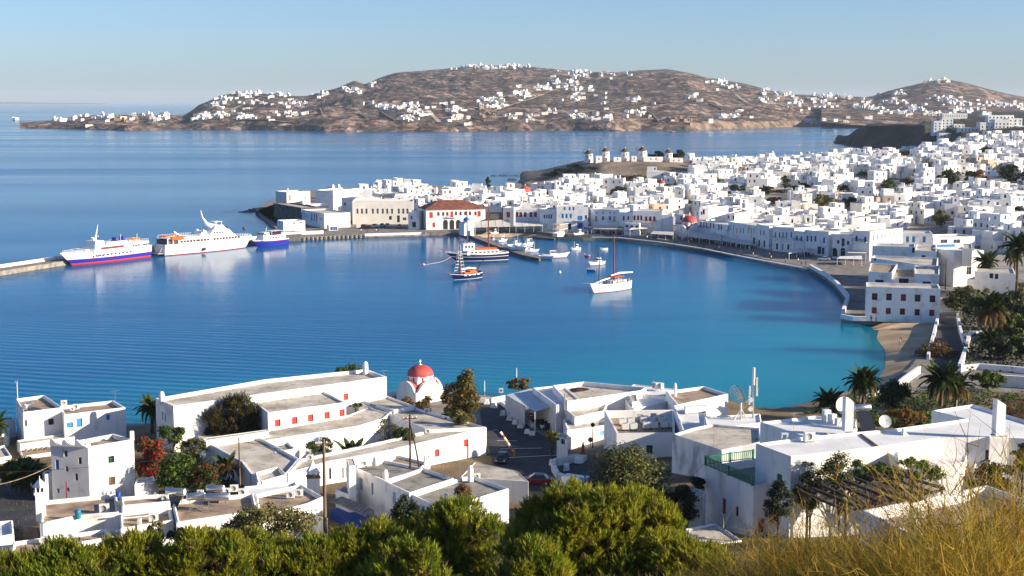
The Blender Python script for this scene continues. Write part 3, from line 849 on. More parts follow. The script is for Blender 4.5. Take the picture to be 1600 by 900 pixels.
def barrel(mb,c0,c1,r,h,m,over=0.0,n=12,endm=None):
    """half-round roof from c0 to c1"""
    c0,c1=Vector(c0),Vector(c1);d=(c1 -c0).normalized();u=Vector((-d.y,d.x,0))
    ring=lambda c: [c+u*(r*math.cos(math.pi*k/n))+Vector((0,0,h*math.sin(math.pi*k/n))) for k in range(n+1)]
    A,B=ring(c0 -d*over),ring(c1+d*over)
    mb.add(A+B,[(k,k+1,n+2+k,n+1+k) for k in range(n)],m,True)
    mb.add(A,[tuple(range(n,-1,-1))],endm or m);mb.add(B,[tuple(range(n+1))],endm or m)
def domed_church(label,loc,rz,dome=None,sc=1.0):
    dome=dome or DOME
    t=thing('domed_church',label,'church',loc,rz);t.scale=(sc,sc,sc)
    Wc,Lc,hw=6.2,6.2,2.1
    mb=MB();mb.box((0,0,0),(Wc,Lc,hw),WHITE);mb.box((0,0,hw),(3.9,3.9,1.75),WHITE);mb.build('wall',t,bevel=0.1)
    for a,c in (((-Wc/2+0.02,0,hw -0.9),(Wc/2-0.02,0,hw -0.9)),((0,-Lc/2+0.02,hw -0.9),(0,Lc/2-0.02,hw -0.9))):
        gb=MB();barrel(gb,a,c,2.75,2.6,WHITE);gb.build('gable',t)
    for s in (-1,1):
        gb=MB();barrel(gb,(s*(Wc/2-0.45),0,hw -0.88),(s*1.5,0,hw -0.88),2.8,2.66,dome,endm=WHITE);gb.build('barrel_roof',t)
        gb=MB();barrel(gb,(0,s*(Lc/2-0.45),hw -0.88),(0,s*1.5,hw -0.88),2.8,2.66,dome,endm=WHITE);gb.build('barrel_roof',t)
    mb=MB();mb.lathe([(2.3,hw+1.2),(2.3,hw+2.35),(2.42,hw+2.4),(2.42,hw+2.5),(2.2,hw+2.51)],WHITE,8,smooth=False);mb.build('drum',t)
    for k in range(8):
        a=R(22.5+45*k);w1=MB();w1.box((0,0,0),(0.28,0.05,0.65),DRED);w1.build('window',t,(2.13*math.cos(a),2.13*math.sin(a),hw+1.6),a+R(90))
    mb=MB();mb.lathe([(2.35*math.cos(R(k)),hw+2.46+1.85*math.sin(R(k))) for k in (0,10,22,34,46,58,70,80)]+[(0.001,hw+4.31)],dome,24);dm=mb.build('dome',t)
    mb=MB();mb.lathe([(0.4,hw+4.22),(0.25,hw+4.36),(0.09,hw+4.46),(0.07,hw+4.6)],WHITE,10);mb.box((0,0,hw+4.6),(0.12,0.12,0.6),WHITE);mb.box((0,0,hw+4.85),(0.45,0.11,0.12),WHITE);mb.build('cross',dm)
    return t

# ================================================================ NEAR BUILDINGS
def near(name,label,px,py,z,cat='house',group='white flat roofed houses on the near shore'):
    p=at_z(px,py,z);return Building(name,label,cat,(p.x,p.y,z),group)

# --- far left house in two blocks, by the water
b=near('white_house','white house by the water with blue windows and a roof tank',70,690,2.4)
b.block(PZ([(36,644),(98,636.5),(69.5,617),(24,623)],7.6),0.8,7.6,0.5,0.3,roof=ROOFB,bevel=0.14,
        wins=[(80,659,0.85,0.95,'pane',WOOD),(34,662,0.4,1.0,'pane',GREYP)])
b.block(PZ([(100,648),(196,636.5),(177.5,625.5),(92,634.5)],7.0),0.8,7.0,0.5,0.3,roof=ROOFB,bevel=0.14,
        wins=[(109,664,1.0,0.85,'shutter',BLUE),(124,660.5,0.9,1.35,'shutter',BLUE),(169,652,0.6,0.85,'shutter',BLUE)])
b.block(PZ([(31,694),(118,682),(112,676),(26,688)],3.6),0.8,3.6,0.2,0.2,roof=ROOF,bevel=0.08)
b.block(PZ([(34,713),(98,704),(92,694),(30,701)],2.7),0.8,2.7,0.1,0.2,roof=ROOFB,bevel=0.08)
for k in range(6): b.extra('beam_end',lambda mb: mb.box((*at_z(41+k*8,702.4-k*1.0,3.0)[:2],2.75),(0.3,0.5,0.3),STONE))
water_heater(at_z(44,642,7.2),R(80),'white tank water heater on the brown roof of the two block house by the water',1.8,0.42,0.5)
for k,(x,y) in enumerate(((100,634),(113,642.5),(119,640))):
    ac_unit(at_z(x,y,6.9),R(20),['dark topped air conditioner between the two roofs of the house by the water','small air conditioner behind the blue window parapet','brown air conditioner next to a smaller one by the blue windows'][k],1.0 if k != 1 else 0.7)
m_=MB();m_.tube([(0,0,0),(0,0,2.6)],0.07,WPAINT,8);m_.box((-0.1,0,2.5),(0.5,0.12,0.35),PALEBLUE)
m_.build('roof_mast',None,at_z(27.5,622,7.4),label='thin white mast with a pale blue head on the roof corner of the leftmost house',category='mast')

# low white buildings at the very left edge
b=near('white_house','low white house cut by the left picture edge beside the water house',8,690,2)
b.block(PZ([(-40,664),(24,654.5),(20,651),(-40,655)],4.6),1,4.6,0.25,0.25,bevel=0.08)
b.block(PZ([(-40,690),(13,676),(15,668),(-40,672)],4.0),1,4.0,0.25,0.25,roof=ROOFW,bevel=0.08,wins=[(3,690,1.0,1.4,'pane',WOOD)])
b.block(PZ([(-40,722),(18,712),(8,698),(-40,700)],3.2),1,3.2,0.25,0.25,roof=ROOF,bevel=0.08)

# --- three storey house with scalloped parapet
zt=11.0
b=near('white_house','tall three storey white house with scalloped parapet',140,775,3.4)
pl=PZ([(79,696),(137.5,698.5),(209,686.5),(177,677.5)],zt)
b.block(pl,3.0,zt,0.55,0.3,roof=ROOFB,bevel=0.14,
        wins=[(174,718,0.85,0.95,'pane',GREEN),(175,751.5,0.9,1.1,'shutter',WOOD),(89.5,726,0.5,1.3,'shutter',BLUE),(103,709,0.45,0.8,'pane',GREYP),(125,720,0.45,0.9,'pane',WOOD),
              (104.5,733,0.4,0.7,'pane',GREYP),(119.5,745.5,0.4,0.9,'pane',WOOD),(91,767,0.35,0.6,'pane',GREYP),(106,765,0.4,0.5,'pane',GREYP)])
def scallops(mb):
    a,c=Vector(pl[0]),Vector(pl[1]);e=(c -a)/3;nrm=Vector((e.y,-e.x)).normalized()*-0.3
    for k in range(3):
        p0=a+e*k;p1=a+e*(k+0.97)
        q=[(p0,zt+0.003),(p1,zt+0.003),(p0+e*0.93,zt+0.12),(p0+e*0.62,zt+0.28),(p0+e*0.34,zt+0.75),(p0+e*0.22,zt+0.92),(p0+e*0.12,zt+0.92),(p0,zt+0.6)]
        f=[(v.x,v.y,z) for v,z in q];g=[(v.x -nrm.x,v.y -nrm.y,z) for v,z in q]
        n=len(q);mb.add(f+g,[tuple(range(n)),tuple(range(2*n -1,n -1,-1))]+[(i,n+i,n+(i+1) % n,(i+1) % n) for i in range(n)],WHITE)
b.extra('scalloped_parapet',scallops)
for x,y in ((137.5,697),(206,684.5)):
    b.extra('corner_post',lambda mb: mb.box((*at_z(x,y,zt)[:2],zt -0.3),(0.55,0.55,1.25),WHITE,R(25)),bevel=0.08)
b.extra('drain_pipe',lambda mb: mb.tube([at_z(98.6,702,10.6),at_z(100.5,776,4.0)],0.05,GREYP,6))
b.block(PZ([(70,742),(82,738),(76,734),(66,738)],7.2),3.0,7.2,0.2,0.2,bevel=0.08)
b.block(PZ([(210,757),(247,750),(240,744),(213,748)],5.8),3.0,5.8,1.0,0.2,roof=ROOF,bevel=0.08)

# --- ornate white chimney in front of it
chimney(64.5,812,9.2,'cap',4.8,1.05,'ornate white chimney with pitched cap left of the flat roofs',R(20))

# --- row of flat roofs along the bottom left
def flatrow(lbl,pts,zt,z0,par=0.45,roof=ROOFB,wins=(),px=None,name='white_house'):
    b=near(name,lbl,pts[0][0],pts[0][1],z0)
    b.block(PZ(pts,zt),z0,zt,par,0.32,roof=roof,wins=wins,bevel=0.15)
    return b
F1=flatrow('white house with a wide brown flat roof beside the ornate chimney',[(62,818),(122,805),(186,800),(182,771),(66,782)],10.2,5.5)
F1.block(PZ([(122,812),(186,806),(184,800.5),(121,805.5)],9.6),5.5,9.6,0.3,0.25,roof=ROOFB,bevel=0.08)
F2=flatrow('white house with sunken brown terrace between the chimney roof and the tank roof',[(188,826),(272,812),(262,776),(186,783)],10.0,5.5,0.6)
F2.block(PZ([(190,790),(266,783),(262,771),(188,776)],10.9),5.5,10.9,0.4,0.3,roof=ROOFB,bevel=0.15)
F3=flatrow('long white house under four solar tanks with a blue door',[(276,816),(402,797),(396,770),(268,781)],10.2,5.5,0.5,wins=[(323,838,1.05,2.0,'door',NAVY)])
F4=flatrow('white house with cluttered roof behind the tall timber pole',[(404,808),(482,786),(506,776),(470,756),(398,772)],10.0,5.5,0.45,roof=ROOFB)
F4.block(PZ([(383,777),(468,766),(462,752),(380,760)],9.2),5.5,9.2,0.3,0.3,roof=ROOFW,bevel=0.15)
F4.block(PZ([(470,800),(512,812),(500,776),(486,764)],8.6),4.5,8.6,0.5,0.3,roof=ROOFB,bevel=0.15)
F5=flatrow('low white house with a brown roof terrace behind the pines at bottom left',[(14,872),(120,848),(178,838),(166,826),(20,846)],9.2,5.0,0.4)
F5.block(PZ([(60,862),(182,846),(178,836),(58,850)],8.6),5.0,8.6,0.3,0.3,roof=ROOFW,bevel=0.15)
F6=flatrow('small white house with a sloping parapet at the left edge above the pines',[(-60,850),(22,834),(20,812),(-60,820)],9.6,5.5,0.4,roof=ROOFW)
F7=flatrow('white house with low rounded parapets in front of the sunken terrace',[(120,860),(272,838),(270,816),(122,834)],8.8,5.0,0.5,roof=ROOF,wins=[(150,858,0.9,1.0,'pane',WOOD)])
w_=near('stone_wall','rough brown stone retaining wall left of the ornate chimney',40,835,6,'wall',None)
def stones(mb):
    pass
a_,c_=at_z(4,822,8.4),at_z(60,824,8.4)
wm=MB();wm.beam((a_.x,a_.y,7.2),(c_.x,c_.y,7.2),0.5,STONE,2.2);w_.put('core',wm)
sm_=MB();sm_.add([(-.5,-.3,-.4),(.5,-.26,-.44),(.46,.3,-.4),(-.44,.3,-.42),(-.42,-.22,.4),(.4,-.26,.42),(.44,.26,.38),(-.4,.24,.42)],[(3,2,1,0),(4,5,6,7),(0,1,5,4),(1,2,6,5),(2,3,7,6),(3,0,4,7)],STONE)
stone_me=sm_.mesh('stone')
ev=(c_ -a_);el_=Vector((ev.x,ev.y)).length;rz_=math.atan2(ev.y,ev.x)
for row in range(4):
    x=0.3+0.25*(row % 2)
    while x <el_ -0.3:
        wdt=rnd.uniform(0.5,0.95)
        p=Vector((a_.x,a_.y,0))+Vector((ev.x,ev.y,0))/el_*(x+wdt/2)
        o=obj('stone',stone_me,w_.root,(p.x -w_.org.x+math.sin(rz_)*0.14,p.y -w_.org.y -math.cos(rz_)*0.14,6.4+row*0.56-w_.org.z),rz_+rnd.uniform(-0.1,0.1))
        o.scale=(wdt*0.98,0.8,0.66*rnd.uniform(0.85,1.05));x += wdt

# roof things of the bottom-left row
for (x,y,z,L,rz,lb) in ((306.5,797,9.8,1.9,R(14),'steel solar tank on a braced stand second from the front of the tank roof'),(275,786,9.8,2.1,R(-8),'steel solar tank leaning in sunlight, leftmost on the tank roof'),
                             (340,798,9.8,2.6,R(6),'longest steel solar tank on white legs at the roof edge'),(337,781,9.8,1.9,R(-4),'steel solar tank behind the longest tank, by the air conditioners')):
    water_heater(at_z(x,y,z),rz,lb,L,0.42,1.15 if y >790 else 0.9,panel=y <790)
for (x,y,z,rz,sc,lb) in ((163,801,9.8,R(15),1.15,'open fronted air conditioner box near the brown roof corner'),(163,777,9.8,R(80),0.8,'slim air conditioner standing at the back parapet of the chimney roof'),
                              (176,776,9.8,R(80),0.8,'slim air conditioner next to the blue barrel at the back parapet'),(218,821,9.4,R(90),0.8,'narrow white air conditioner in the sunken terrace'),
                              (240,815,9.4,R(15),1.1,'square framed air conditioner in the sunken terrace'),(355,772,9.8,R(10),0.8,'small air conditioner beside the steel tanks'),
                              (379,775,9.8,R(10),1.0,'cream air conditioner at the right end of the tank roof'),(366,769,9.8,R(10),1.0,'tan air conditioner half hidden behind the cream one'),
                              (454,779,9.6,R(5),1.0,'white air conditioner beside the little dovecote tower'),(467,776,9.6,R(5),1.0,'brown fronted air conditioner beside the little dovecote tower'),
                              (72,852,8.7,R(12),1.1,'white air conditioner on the lowest brown terrace at bottom left'),(258,783,10.5,R(5),0.8,'dark air conditioner at the end of the upper terrace'),
                              (313,775,9.8,R(5),0.8,'grey air conditioner amid the pipes of the tank roof')):
    ac_unit(at_z(x,y,z),rz,lb,sc)
mb=MB();mb.lathe([(0.30,0),(0.33,0.25),(0.33,0.75),(0.30,0.95),(0.001,0.97)],mat('teal_plastic',(0.02,0.20,0.32),0.5),14)
tag(mb.build('barrel',None,at_z(122,810,9.9)),'teal plastic barrel on the front parapet of the chimney roof','barrel')
mb=MB();mb.lathe([(0.26,0),(0.29,0.2),(0.29,0.7),(0.001,0.72)],NAVY,14)
tag(mb.build('barrel',None,at_z(185,778,10.0)),'small dark blue barrel by the slim air conditioners','barrel')
for k,pts in enumerate((((186,803),(240,798),(268,795)),((124,806),(150,803),(184,801)),((180,830),(230,822),(262,818)))):
    mb=MB();mb.tube([at_z(x,y,10.35-0.5*k) for x,y in pts],0.09,WPAINT,8)
    tag(mb.build('water_pipe'),['white pipe running above the sunken terrace','white pipe along the front of the chimney roof','white pipe along the low rounded parapets'][k],'pipe')

# --- monastery-like complex with red shutters
ZC=6.0
b=near('white_monastery','long white monastery complex with red shutters around a planted courtyard',520,700,1.5,'monastery',None)
RS=lambda x,y,w=0.95,h=1.1: (x,y,w,h,'shutter',RED)
b.block(PZ([(271,634.5),(604,588.5),(573,576.5),(414,592.5),(243,622)],9.3),1.2,9.3,0.55,0.4,bevel=0.17,wins=[RS(540.5,620),(254,650,0.45,1.3,'pane',WOOD),(258.5,652.5,0.45,1.3,'pane',WOOD)])
b.block(PZ([(318,686),(420,671.5),(405,650),(285,664)],4.3),1.2,4.3,0.1,0.2,bevel=0.08)
b.block(PZ([(418.5,645),(540.5,628.5),(507,611),(395,626.5)],8.3),1.2,8.3,0.25,0.35,bevel=0.15,roof=ROOF,
        wins=[RS(434,661),RS(460.5,657),RS(485.5,653),RS(511,649),RS(534.5,645)])
# wings around the court
b.block(PZ([(398,684),(415.6,688),(560,665.5),(600,653),(612,643),(585,632),(540,650),(418,672)],ZC -0.02),1.2,ZC -0.02,0.15,0.3,bevel=0.08,wins=[])
b.block(PZ([(612,648),(668,671.5),(760,667),(654,637.5),(606,619),(560,628),(585,640)],ZC),1.2,ZC,0.4,0.35,bevel=0.15)
b.block(PZ([(468,717),(600,688.5),(668,672.2),(760.2,668),(600,705),(512,721),(450,739)],ZC+0.01),1.2,ZC+0.01,0.35,0.35,bevel=0.15,
        wins=[RS(728.3,692),RS(683,708),(516,740,0.4,1.6,'pane',WOOD),(536,739,0.28,1.5,'pane',GREYP),(542,738,0.28,1.5,'pane',GREYP)])
b.block(PZ([(322,691),(403,681),(468,716.5),(449.5,738.5),(400,750),(378,722)],ZC -0.01),1.5,ZC -0.01,0.35,0.35,bevel=0.15,wins=[(391,740,0.7,1.8,'pane',WOOD),(404,744,0.4,1.0,'pane',WOOD),(476,751,0.9,2.1,'door',OCHRE),(452,757,0.3,1.2,'pane',WOOD),(446,757,0.3,1.2,'pane',WOOD)])
b.block(PZ([(430,707),(461,701),(450,690),(420,696)],ZC -0.3),1.4,ZC -0.3,0.25,0.25,bevel=0.08)
b.block(PZ([(568,626),(616,640),(648,634),(606,618.5)],ZC+0.3),1.4,ZC+0.3,0.3,0.3,bevel=0.08,wins=[(583,640,1.8,1.6,'shutter',DRED)])
b.block(PZ([(322,688),(420,674),(418,671),(321,684)],ZC+0.7),2.0,ZC+0.7,0.05,0.1,bevel=0.08)
b.block(PZ([(402,754),(448,741),(436,728),(398,738)],6.9),1.5,6.9,0.45,0.3,bevel=0.15)
for x,y in ((487,703),(528,694)): b.extra('pillar',lambda mb: mb.box((*at_z(x,y+12,2.2)[:2],1.3),(0.45,0.45,4.4),WHITE))
b.extra('base_band',lambda mb: mb.prism(ccw(PZ([(718,716),(761.5,709),(761.5,706),(718,713)],1.9)),1.35,2.6,NAVY))
chimney(253,631,8.8,'round',2.0,0.95,'rounded white chimney at the left end of the monastery roof')
chimney(571,585,8.8,'round',2.3,1.0,'rounded white chimney at the seaward end of the monastery roof')
for x,y,lb in ((667.5,645.5,'boxy white air conditioner by the east parapet of the monastery'),(668.5,678,'boxy white air conditioner at the courtyard corner of the monastery'),(727,664,'slim white air conditioner near the street end of the monastery roof'),(485,719,'dark fronted air conditioner on the south wing by the timber pole')):
    ac_unit(at_z(x,y,ZC -0.35),R(8),lb,0.9)
t=thing('lantern_tower','white dovecote tower with pointed roof and little arches left of the timber pole','tower',at_z(490,777,6.0),R(15))
mb=MB();mb.box((0,0,-3),(1.5,1.5,5.6),WHITE);mb.build('shaft',t,bevel=0.06)
mb=MB();mb.box((0,0,2.6),(1.7,1.7,0.14),STONE)
for a in (-1,0,1):
    for c in (-1,0,1):
        if a or c: mb.box((a*0.6,c*0.6,2.74),(0.2,0.2,0.45),STONE)
mb.build('arches',t)
mb=MB();mb.box((0,0,3.19),(1.6,1.6,0.1),WHITE);mb.lathe([(1.1,3.29),(0.5,4.0),(0.06,4.7),(0.001,4.75)],WHITE,4,smooth=False,a0=R(45),a1=R(405));mb.build('roof',t)

# --- house with pale blue shutters in front of the complex
b=near('white_house','white house with pale blue shutters and grey roofs below the street',640,780,5)
PB=lambda x,y,w,h: (x,y,w,h,'shutter',PALEBLUE)
ZB=9.8
b.block(PZ([(546,728),(601,751),(663,731),(601,718.5)],ZB),2.5,ZB,0.35,0.3,roof=ROOFG,bevel=0.15,wins=[PB(564,757,0.9,1.6),PB(582,764,0.5,1.5)])
b.block(PZ([(601,752),(640,770),(710,747),(661,730)],ZB+0.15),2.5,ZB+0.15,0.4,0.3,roof=ROOFG,bevel=0.15,wins=[PB(616,779,0.7,1.4)])
b.block(PZ([(640,771),(690,795),(795,763),(738,742),(712,748)],ZB -0.15),2.5,ZB -0.15,0.4,0.3,roof=ROOFG,bevel=0.15,wins=[PB(661,800,0.8,1.4),(752,790,0.8,0.9,'pane',WPAINT)])
b.block(PZ([(541,716),(552,716),(556,727),(545,728)],11.2),2.5,11.2,0.05,0.1,bevel=0.15)
b.block(PZ([(720,745),(826,752),(806,735),(742,722)],6.2),2.5,6.2,0.06,0.1,roof=ROOF,bevel=0.05)
b.block(PZ([(524,765),(545,773),(560,767),(540,758)],7.6),2.5,7.6,0.3,0.25,roof=ROOFG,bevel=0.08)
b.block(PZ([(600,724),(655,733),(668,722),(618,710)],9.2),3,9.2,0.3,0.25,roof=ROOFB,bevel=0.08)
for x,y,h,lb in ((587,727,1.1,'small pointed chimney at the left corner of the grey roof'),(602,748.5,1.2,'small pointed chimney where the shaded wall steps'),(735,752,2.0,'tall rounded chimney at the back of the right grey roof'),(697,795,1.9,'stubby chimney at the front corner of the blue shuttered house')):
    chimney(x,y,ZB -0.4,'round',h,0.75,lb)
ac_unit(at_z(569,729,ZB -0.35),R(20),'dusty air conditioner on the small left grey roof',0.9)
ac_unit(at_z(745,749,6.2),R(20),'brown air conditioner beside the tall rounded chimney',0.9)
# terrace pergola frame and rails behind the grey roofs
t=thing('roof_frame','thin metal frame standing on the terrace behind the grey roofs','frame',at_z(690,735,8.6))
o_=at_z(690,735,8.6)
mb=MB()
fp=[at_z(x,y,8.6)-o_ for x,y in ((664,724),(693,734),(720,742),(609,716),(630,724))]
for p in fp: mb.beam(p,p+Vector((0,0,2.4 if p in fp[:3] else 1.4)),0.07,METAL)
up=Vector((0,0,2.4));mb.beam(fp[0]+up,fp[1]+up,0.07,METAL);mb.beam(fp[1]+up,fp[2]+up,0.07,METAL)
up=Vector((0,0,1.4));mb.beam(fp[3]+up,fp[4]+up,0.07,METAL)
mb.build('frame_bars',t)
mb=MB();mb.box((0,0,0),(0.8,0.5,1.7),WHITE,R(20));tag(mb.build('wall_pier',None,at_z(667,733,8.6),bevel=0.08),'leaning white pier beside the metal roof frame','pier')
# veranda with slatted roof and blue sheeting below
t=thing('veranda','weathered slatted veranda roof over blue sheeting beside the timber pole','veranda',at_z(550,790,4.6))
o_=at_z(550,790,4.6)
c4=[at_z(x,y,7.0)-o_ for x,y in ((515,783),(573,808),(583,797),(536,776))]
SLAT=ramp_mat('weathered_slats',[(0.35,(0.20,0.17,0.15)),(0.65,(0.34,0.30,0.27))],1.0,0.9,0.15)
for k in range(9):
    f0,f1=k/9,(k+0.86)/9
    mb=MB();q=[c4[0].lerp(c4[1],f0),c4[0].lerp(c4[1],f1),c4[3].lerp(c4[2],f1),c4[3].lerp(c4[2],f0)]
    mb.prism(ccw([(v.x,v.y) for v in q]),q[0].z,q[0].z+0.08,SLAT,bottom=True);mb.build('slat',t)
for p in c4:
    mb=MB();mb.beam((p.x,p.y,-1.5),(p.x,p.y,p.z),0.12,WOOD);mb.build('post',t)
mb=MB();q=[at_z(x,y,5.4)-o_ for x,y in ((516,798),(570,826),(584,812),(536,789))]
mb.prism(ccw([(v.x,v.y) for v in q]),-0.6,0.8,BCANVAS,bottom=True);mb.build('blue_sheet',t)

# --- church with red dome
cp=at_z(657,624,1.3)
domed_church('white church with red dome and red barrel roofs beside the near water',(cp.x,cp.y,1.2),R(38),sc=1.02)
# low sea wall behind the church and by the road
def low_wall(lbl,pts,z0,z1,th=0.4,m=WHITE,cat='wall',name='white_wall'):
    P=[at_z(x,y,z1) for x,y in pts];o=thing(name,lbl,cat,(P[0].x,P[0].y,z0),0,None);q=P[0]
    mb=MB()
    for a,c in zip(P[:-1],P[1:]):
        d=Vector((c.x -a.x,c.y -a.y,0)).normalized()*(th*0.49)
        mb.beam((a.x -q.x -d.x,a.y -q.y -d.y,(z1 -z0)/2),(c.x -q.x+d.x,c.y -q.y+d.y,(z1 -z0)/2),th,m,z1 -z0)
    mb.build('coping',o,bevel=0.05);return o
low_wall('white sea wall left of the domed church',[(600,614),(626,610)],0.8,2.0)
low_wall('white sea wall at the end of the shore road',[(738,621),(768,621.5),(792,617)],0.8,2.2)

# --- port building beyond the road
b=near('port_building','rambling white port building with flat roofs jutting out to the water',960,640,1.4,'building',None)
b.block(PZ([(869,633),(906,624),(880,601),(832,606)],6.2),1.2,6.2,0.5,0.3,roof=ROOFW,bevel=0.08)
b.block(PZ([(886,627),(1002,610),(1010,605),(912,596),(863,602)],6.8),1.2,6.8,0.8,0.3,roof=ROOF,bevel=0.08)
b.block(PZ([(898,652),(944,641.5),(950,629),(876,633)],5.4),1.2,5.4,0.3,0.3,roof=ROOF,bevel=0.08)
b.block(PZ([(972,612),(1060,622),(1090,612),(990,600)],6.0),1.2,6.0,0.1,0.3,roof=ROOFW,bevel=0.08)
b.block(PZ([(990,640),(1056,623),(1040,615),(970,618)],5.6),1.2,5.6,0.15,0.3,roof=ROOFW,bevel=0.08)
b.block(PZ([(1058,633),(1138,615.5),(1100,603),(1040,611)],7.0),1.2,7.0,0.5,0.35,roof=ROOFB,bevel=0.08)
b.block(PZ([(886,672),(948,664),(948,646),(880,655)],4.4),1.2,4.4,0.35,0.3,roof=ROOF,bevel=0.08,wins=[(941,677,1.0,0.7,'shutter',PALEBLUE)])
b.block(PZ([(988,628),(996,627),(994,616),(984,617)],6.4),1.2,6.4,0.1,0.1,bevel=0.06)
chimney(1055,622,6.2,'round',2.6,0.55,'tall cylindrical white vent pipe on the port building')
for x,y,lb in ((1024,607.5,'dark fronted air conditioner at the seaward roof of the port building'),(1032,608,'pale air conditioner at the seaward roof of the port building')):
    ac_unit(at_z(x,y,6.2),R(-60),lb,1.3)
# slatted goods on the upper roof
mb=MB()
for k in range(7): mb.box((*(at_z(897+k*2.4,609-k*0.4,6.3)[:2]),6.1),(0.9,2.0,0.12+0.07*(k % 3)),DWOOD,R(20+9*k))
tag(mb.build('board_pile'),'loose dark boards lying on the upper roof of the port building','boards')
# metal shed with the scooter park
t=thing('metal_shed','long corrugated metal shed with sloping pale roof beside the shore road','shed',at_z(830,640,1.4));o_=at_z(830,640,1.4)
cs=[at_z(x,y,4.9)-o_ for x,y in ((790,617),(836,643.5),(872,636),(829,611))]
cb=[at_z(x,y,1.4)-o_ for x,y in ((788,634.5),(836,667),(871,660),(829,630))]
SHEETM=ramp_mat('pale_sheet_metal',[(0.35,(0.50,0.53,0.56)),(0.65,(0.66,0.68,0.70))],0.4,0.5,0.4)
cs[2].z += 0.45;cs[3].z += 0.45
n_=14
for k in range(n_):
    mb=MB();a,c=cs[0].lerp(cs[1],k/n_),cs[0].lerp(cs[1],(k+1)/n_);d,e=cs[3].lerp(cs[2],k/n_),cs[3].lerp(cs[2],(k+1)/n_)
    up=Vector((0,0,0.07));m1,m2=(a+c)/2+up,(d+e)/2+up
    mb.face([a,m1,m2,d],SHEETM);mb.face([m1,c,e,m2],SHEETM);mb.build('roof_sheet',t)
n_=9
for k in range(n_):
    if k >5: continue
    mb=MB();a,c=cs[0].lerp(cs[1],k/n_),cs[0].lerp(cs[1],(k+0.97)/n_)
    mb.prism([(a.x,a.y),(c.x,c.y),(c.x+0.06,c.y+0.08),(a.x+0.06,a.y+0.08)],0,min(a.z,c.z),SHEETM);mb.build('wall_sheet',t)
for p in cs[:3]:
    mb=MB();mb.beam((p.x,p.y,0),p,0.14,WPAINT);mb.build('post',t)
mb=MB();a,c=cs[3],cs[2];mb.prism(ccw([(a.x,a.y),(c.x,c.y),(c.x,c.y -0.1),(a.x,a.y -0.1)]),0,c.z -0.05,SHEETM);mb.build('back_wall',t)
low_wall('low white kerb wall along the metal shed',[(786,628),(832,661)],1.2,1.9,0.7,name='kerb_wall')

# --- building with the roof deck of air conditioners
b=near('white_building','white building with rows of air conditioners on its sunken roof',990,690,2.5,'building')
b.block(PZ([(963.5,677),(1055,676),(1053,640),(944,641)],8.4),2.0,8.4,1.15,0.3,roof=ROOFB,bevel=0.08,wins=[(1015,703,0.9,1.3,'pane',GREEN),(945.5,660,0.25,1.6,'pane',WOOD),(948.5,662,0.25,1.6,'pane',WOOD)])
b.block(PZ([(1066,671),(1108,667),(1103,632),(1052,633)],9.6),2.0,9.6,0.35,0.25,roof=ROOFW,bevel=0.08,wins=[(1088,660,1.9,0.4,'shutter',WOOD)])
for x in (1076.5,1087.5,1098.5):
    p=at_z(x,645.5,10.0)
    q=at_z(x,646,9.0)
b.extra('gable',lambda mb: mb.prism(PZ([(1071,638),(1106,634.5),(1104,632),(1069,634)],10.2),9.4,10.2,WHITE),bevel=0.06)
for k,(x,dy) in enumerate(((1076.5,0),(1087.7,-0.4),(1098.5,-0.8))):
    def ring(mb):
        p=at_z(x,646+dy,8.9);mb.lathe([(0.13,0.02),(0.2,0.05),(0.34,0.05),(0.36,0.0)],GREYP,14)
    mb=MB();mb.lathe([(0.001,0.0),(0.3,0.0),(0.3,0.06),(0.38,0.06),(0.38,-0.02)],GREYP,14)
    # set on the front wall of the stair hut
    A,B=[Vector(v) for v in PZ([(1066,671),(1108,667)],9.6)]
    f=(k+0.75)/3.4*0.8+0.12
    c=A.lerp(B,f);e=(B -A).normalized();nr=Vector((e.y,-e.x))
    o=mb.build('porthole',b.root,(c.x+nr.x*0.01-b.org.x,c.y+nr.y*0.01-b.org.y,8.6-b.org.z));o.rotation_euler=(R(90),0,math.atan2(e.y,e.x))
k=0
for (x,y) in ((973,665),(986,664.5),(1006,663),(1018,662.5),(1034,662),(1046,661.5),(977,673),(990,672.5),(1010,671),(1022,670.5),(1038,669.5),(1050,669)):
    t=thing('condenser_unit','%s grey condenser in the %s row on the sunken roof' % (['leftmost','second from the left','third from the left','fourth from the left','fifth from the left','rightmost'][k % 6],'back' if k <6 else 'front'),'condenser',at_z(x,y,7.25),R(4),'condenser units on the sunken roof');k += 1
    mb=MB();mb.box((0,0,0.25),(1.02,0.75,0.85),ACW);mb.build('casing',t,bevel=0.03)
    mb=MB();mb.lathe([(0.001,1.105),(0.26,1.105),(0.30,1.13),(0.30,1.10)],GREYP,12)
    mb.build('fan',t)
    mb=MB()
    for a in (-0.4,0.4): mb.box((a,0,0),(0.07,0.7,0.25),BLACK)
    mb.build('foot',t,kind='stuff')
for k,(x,y) in enumerate(((1000,656),(1021,654))):
    mb=MB();mb.box((0,0,0),(0.9,0.6,0.75),ACW);mb.box((0,-0.02,0.755),(0.8,0.5,0.05),GREYP)
    tag(mb.build('roof_vent',None,at_z(x,y,7.25)),['left one of two squat vents at the back of the sunken roof','right one of two squat vents at the back of the sunken roof'][k],'vent','vents on the sunken roof')

# --- weathered blue-white building and its roof
b=near('white_building','weathered white building with a stained wall and a pale flat roof by the green balcony',1110,720,5,'building')
b.block(PZ([(1050,678),(1127.5,703.5),(1190,690),(1188,668),(1112,662),(1082,668)],11.0),3,11.0,0.35,0.35,wall=WHITE_OLD,roof=ROOF,bevel=0.15)
b.block(PZ([(1105,672),(1190,660),(1188,646),(1100,650)],10.6),3,10.6,0.2,0.3,roof=ROOFW,bevel=0.15)

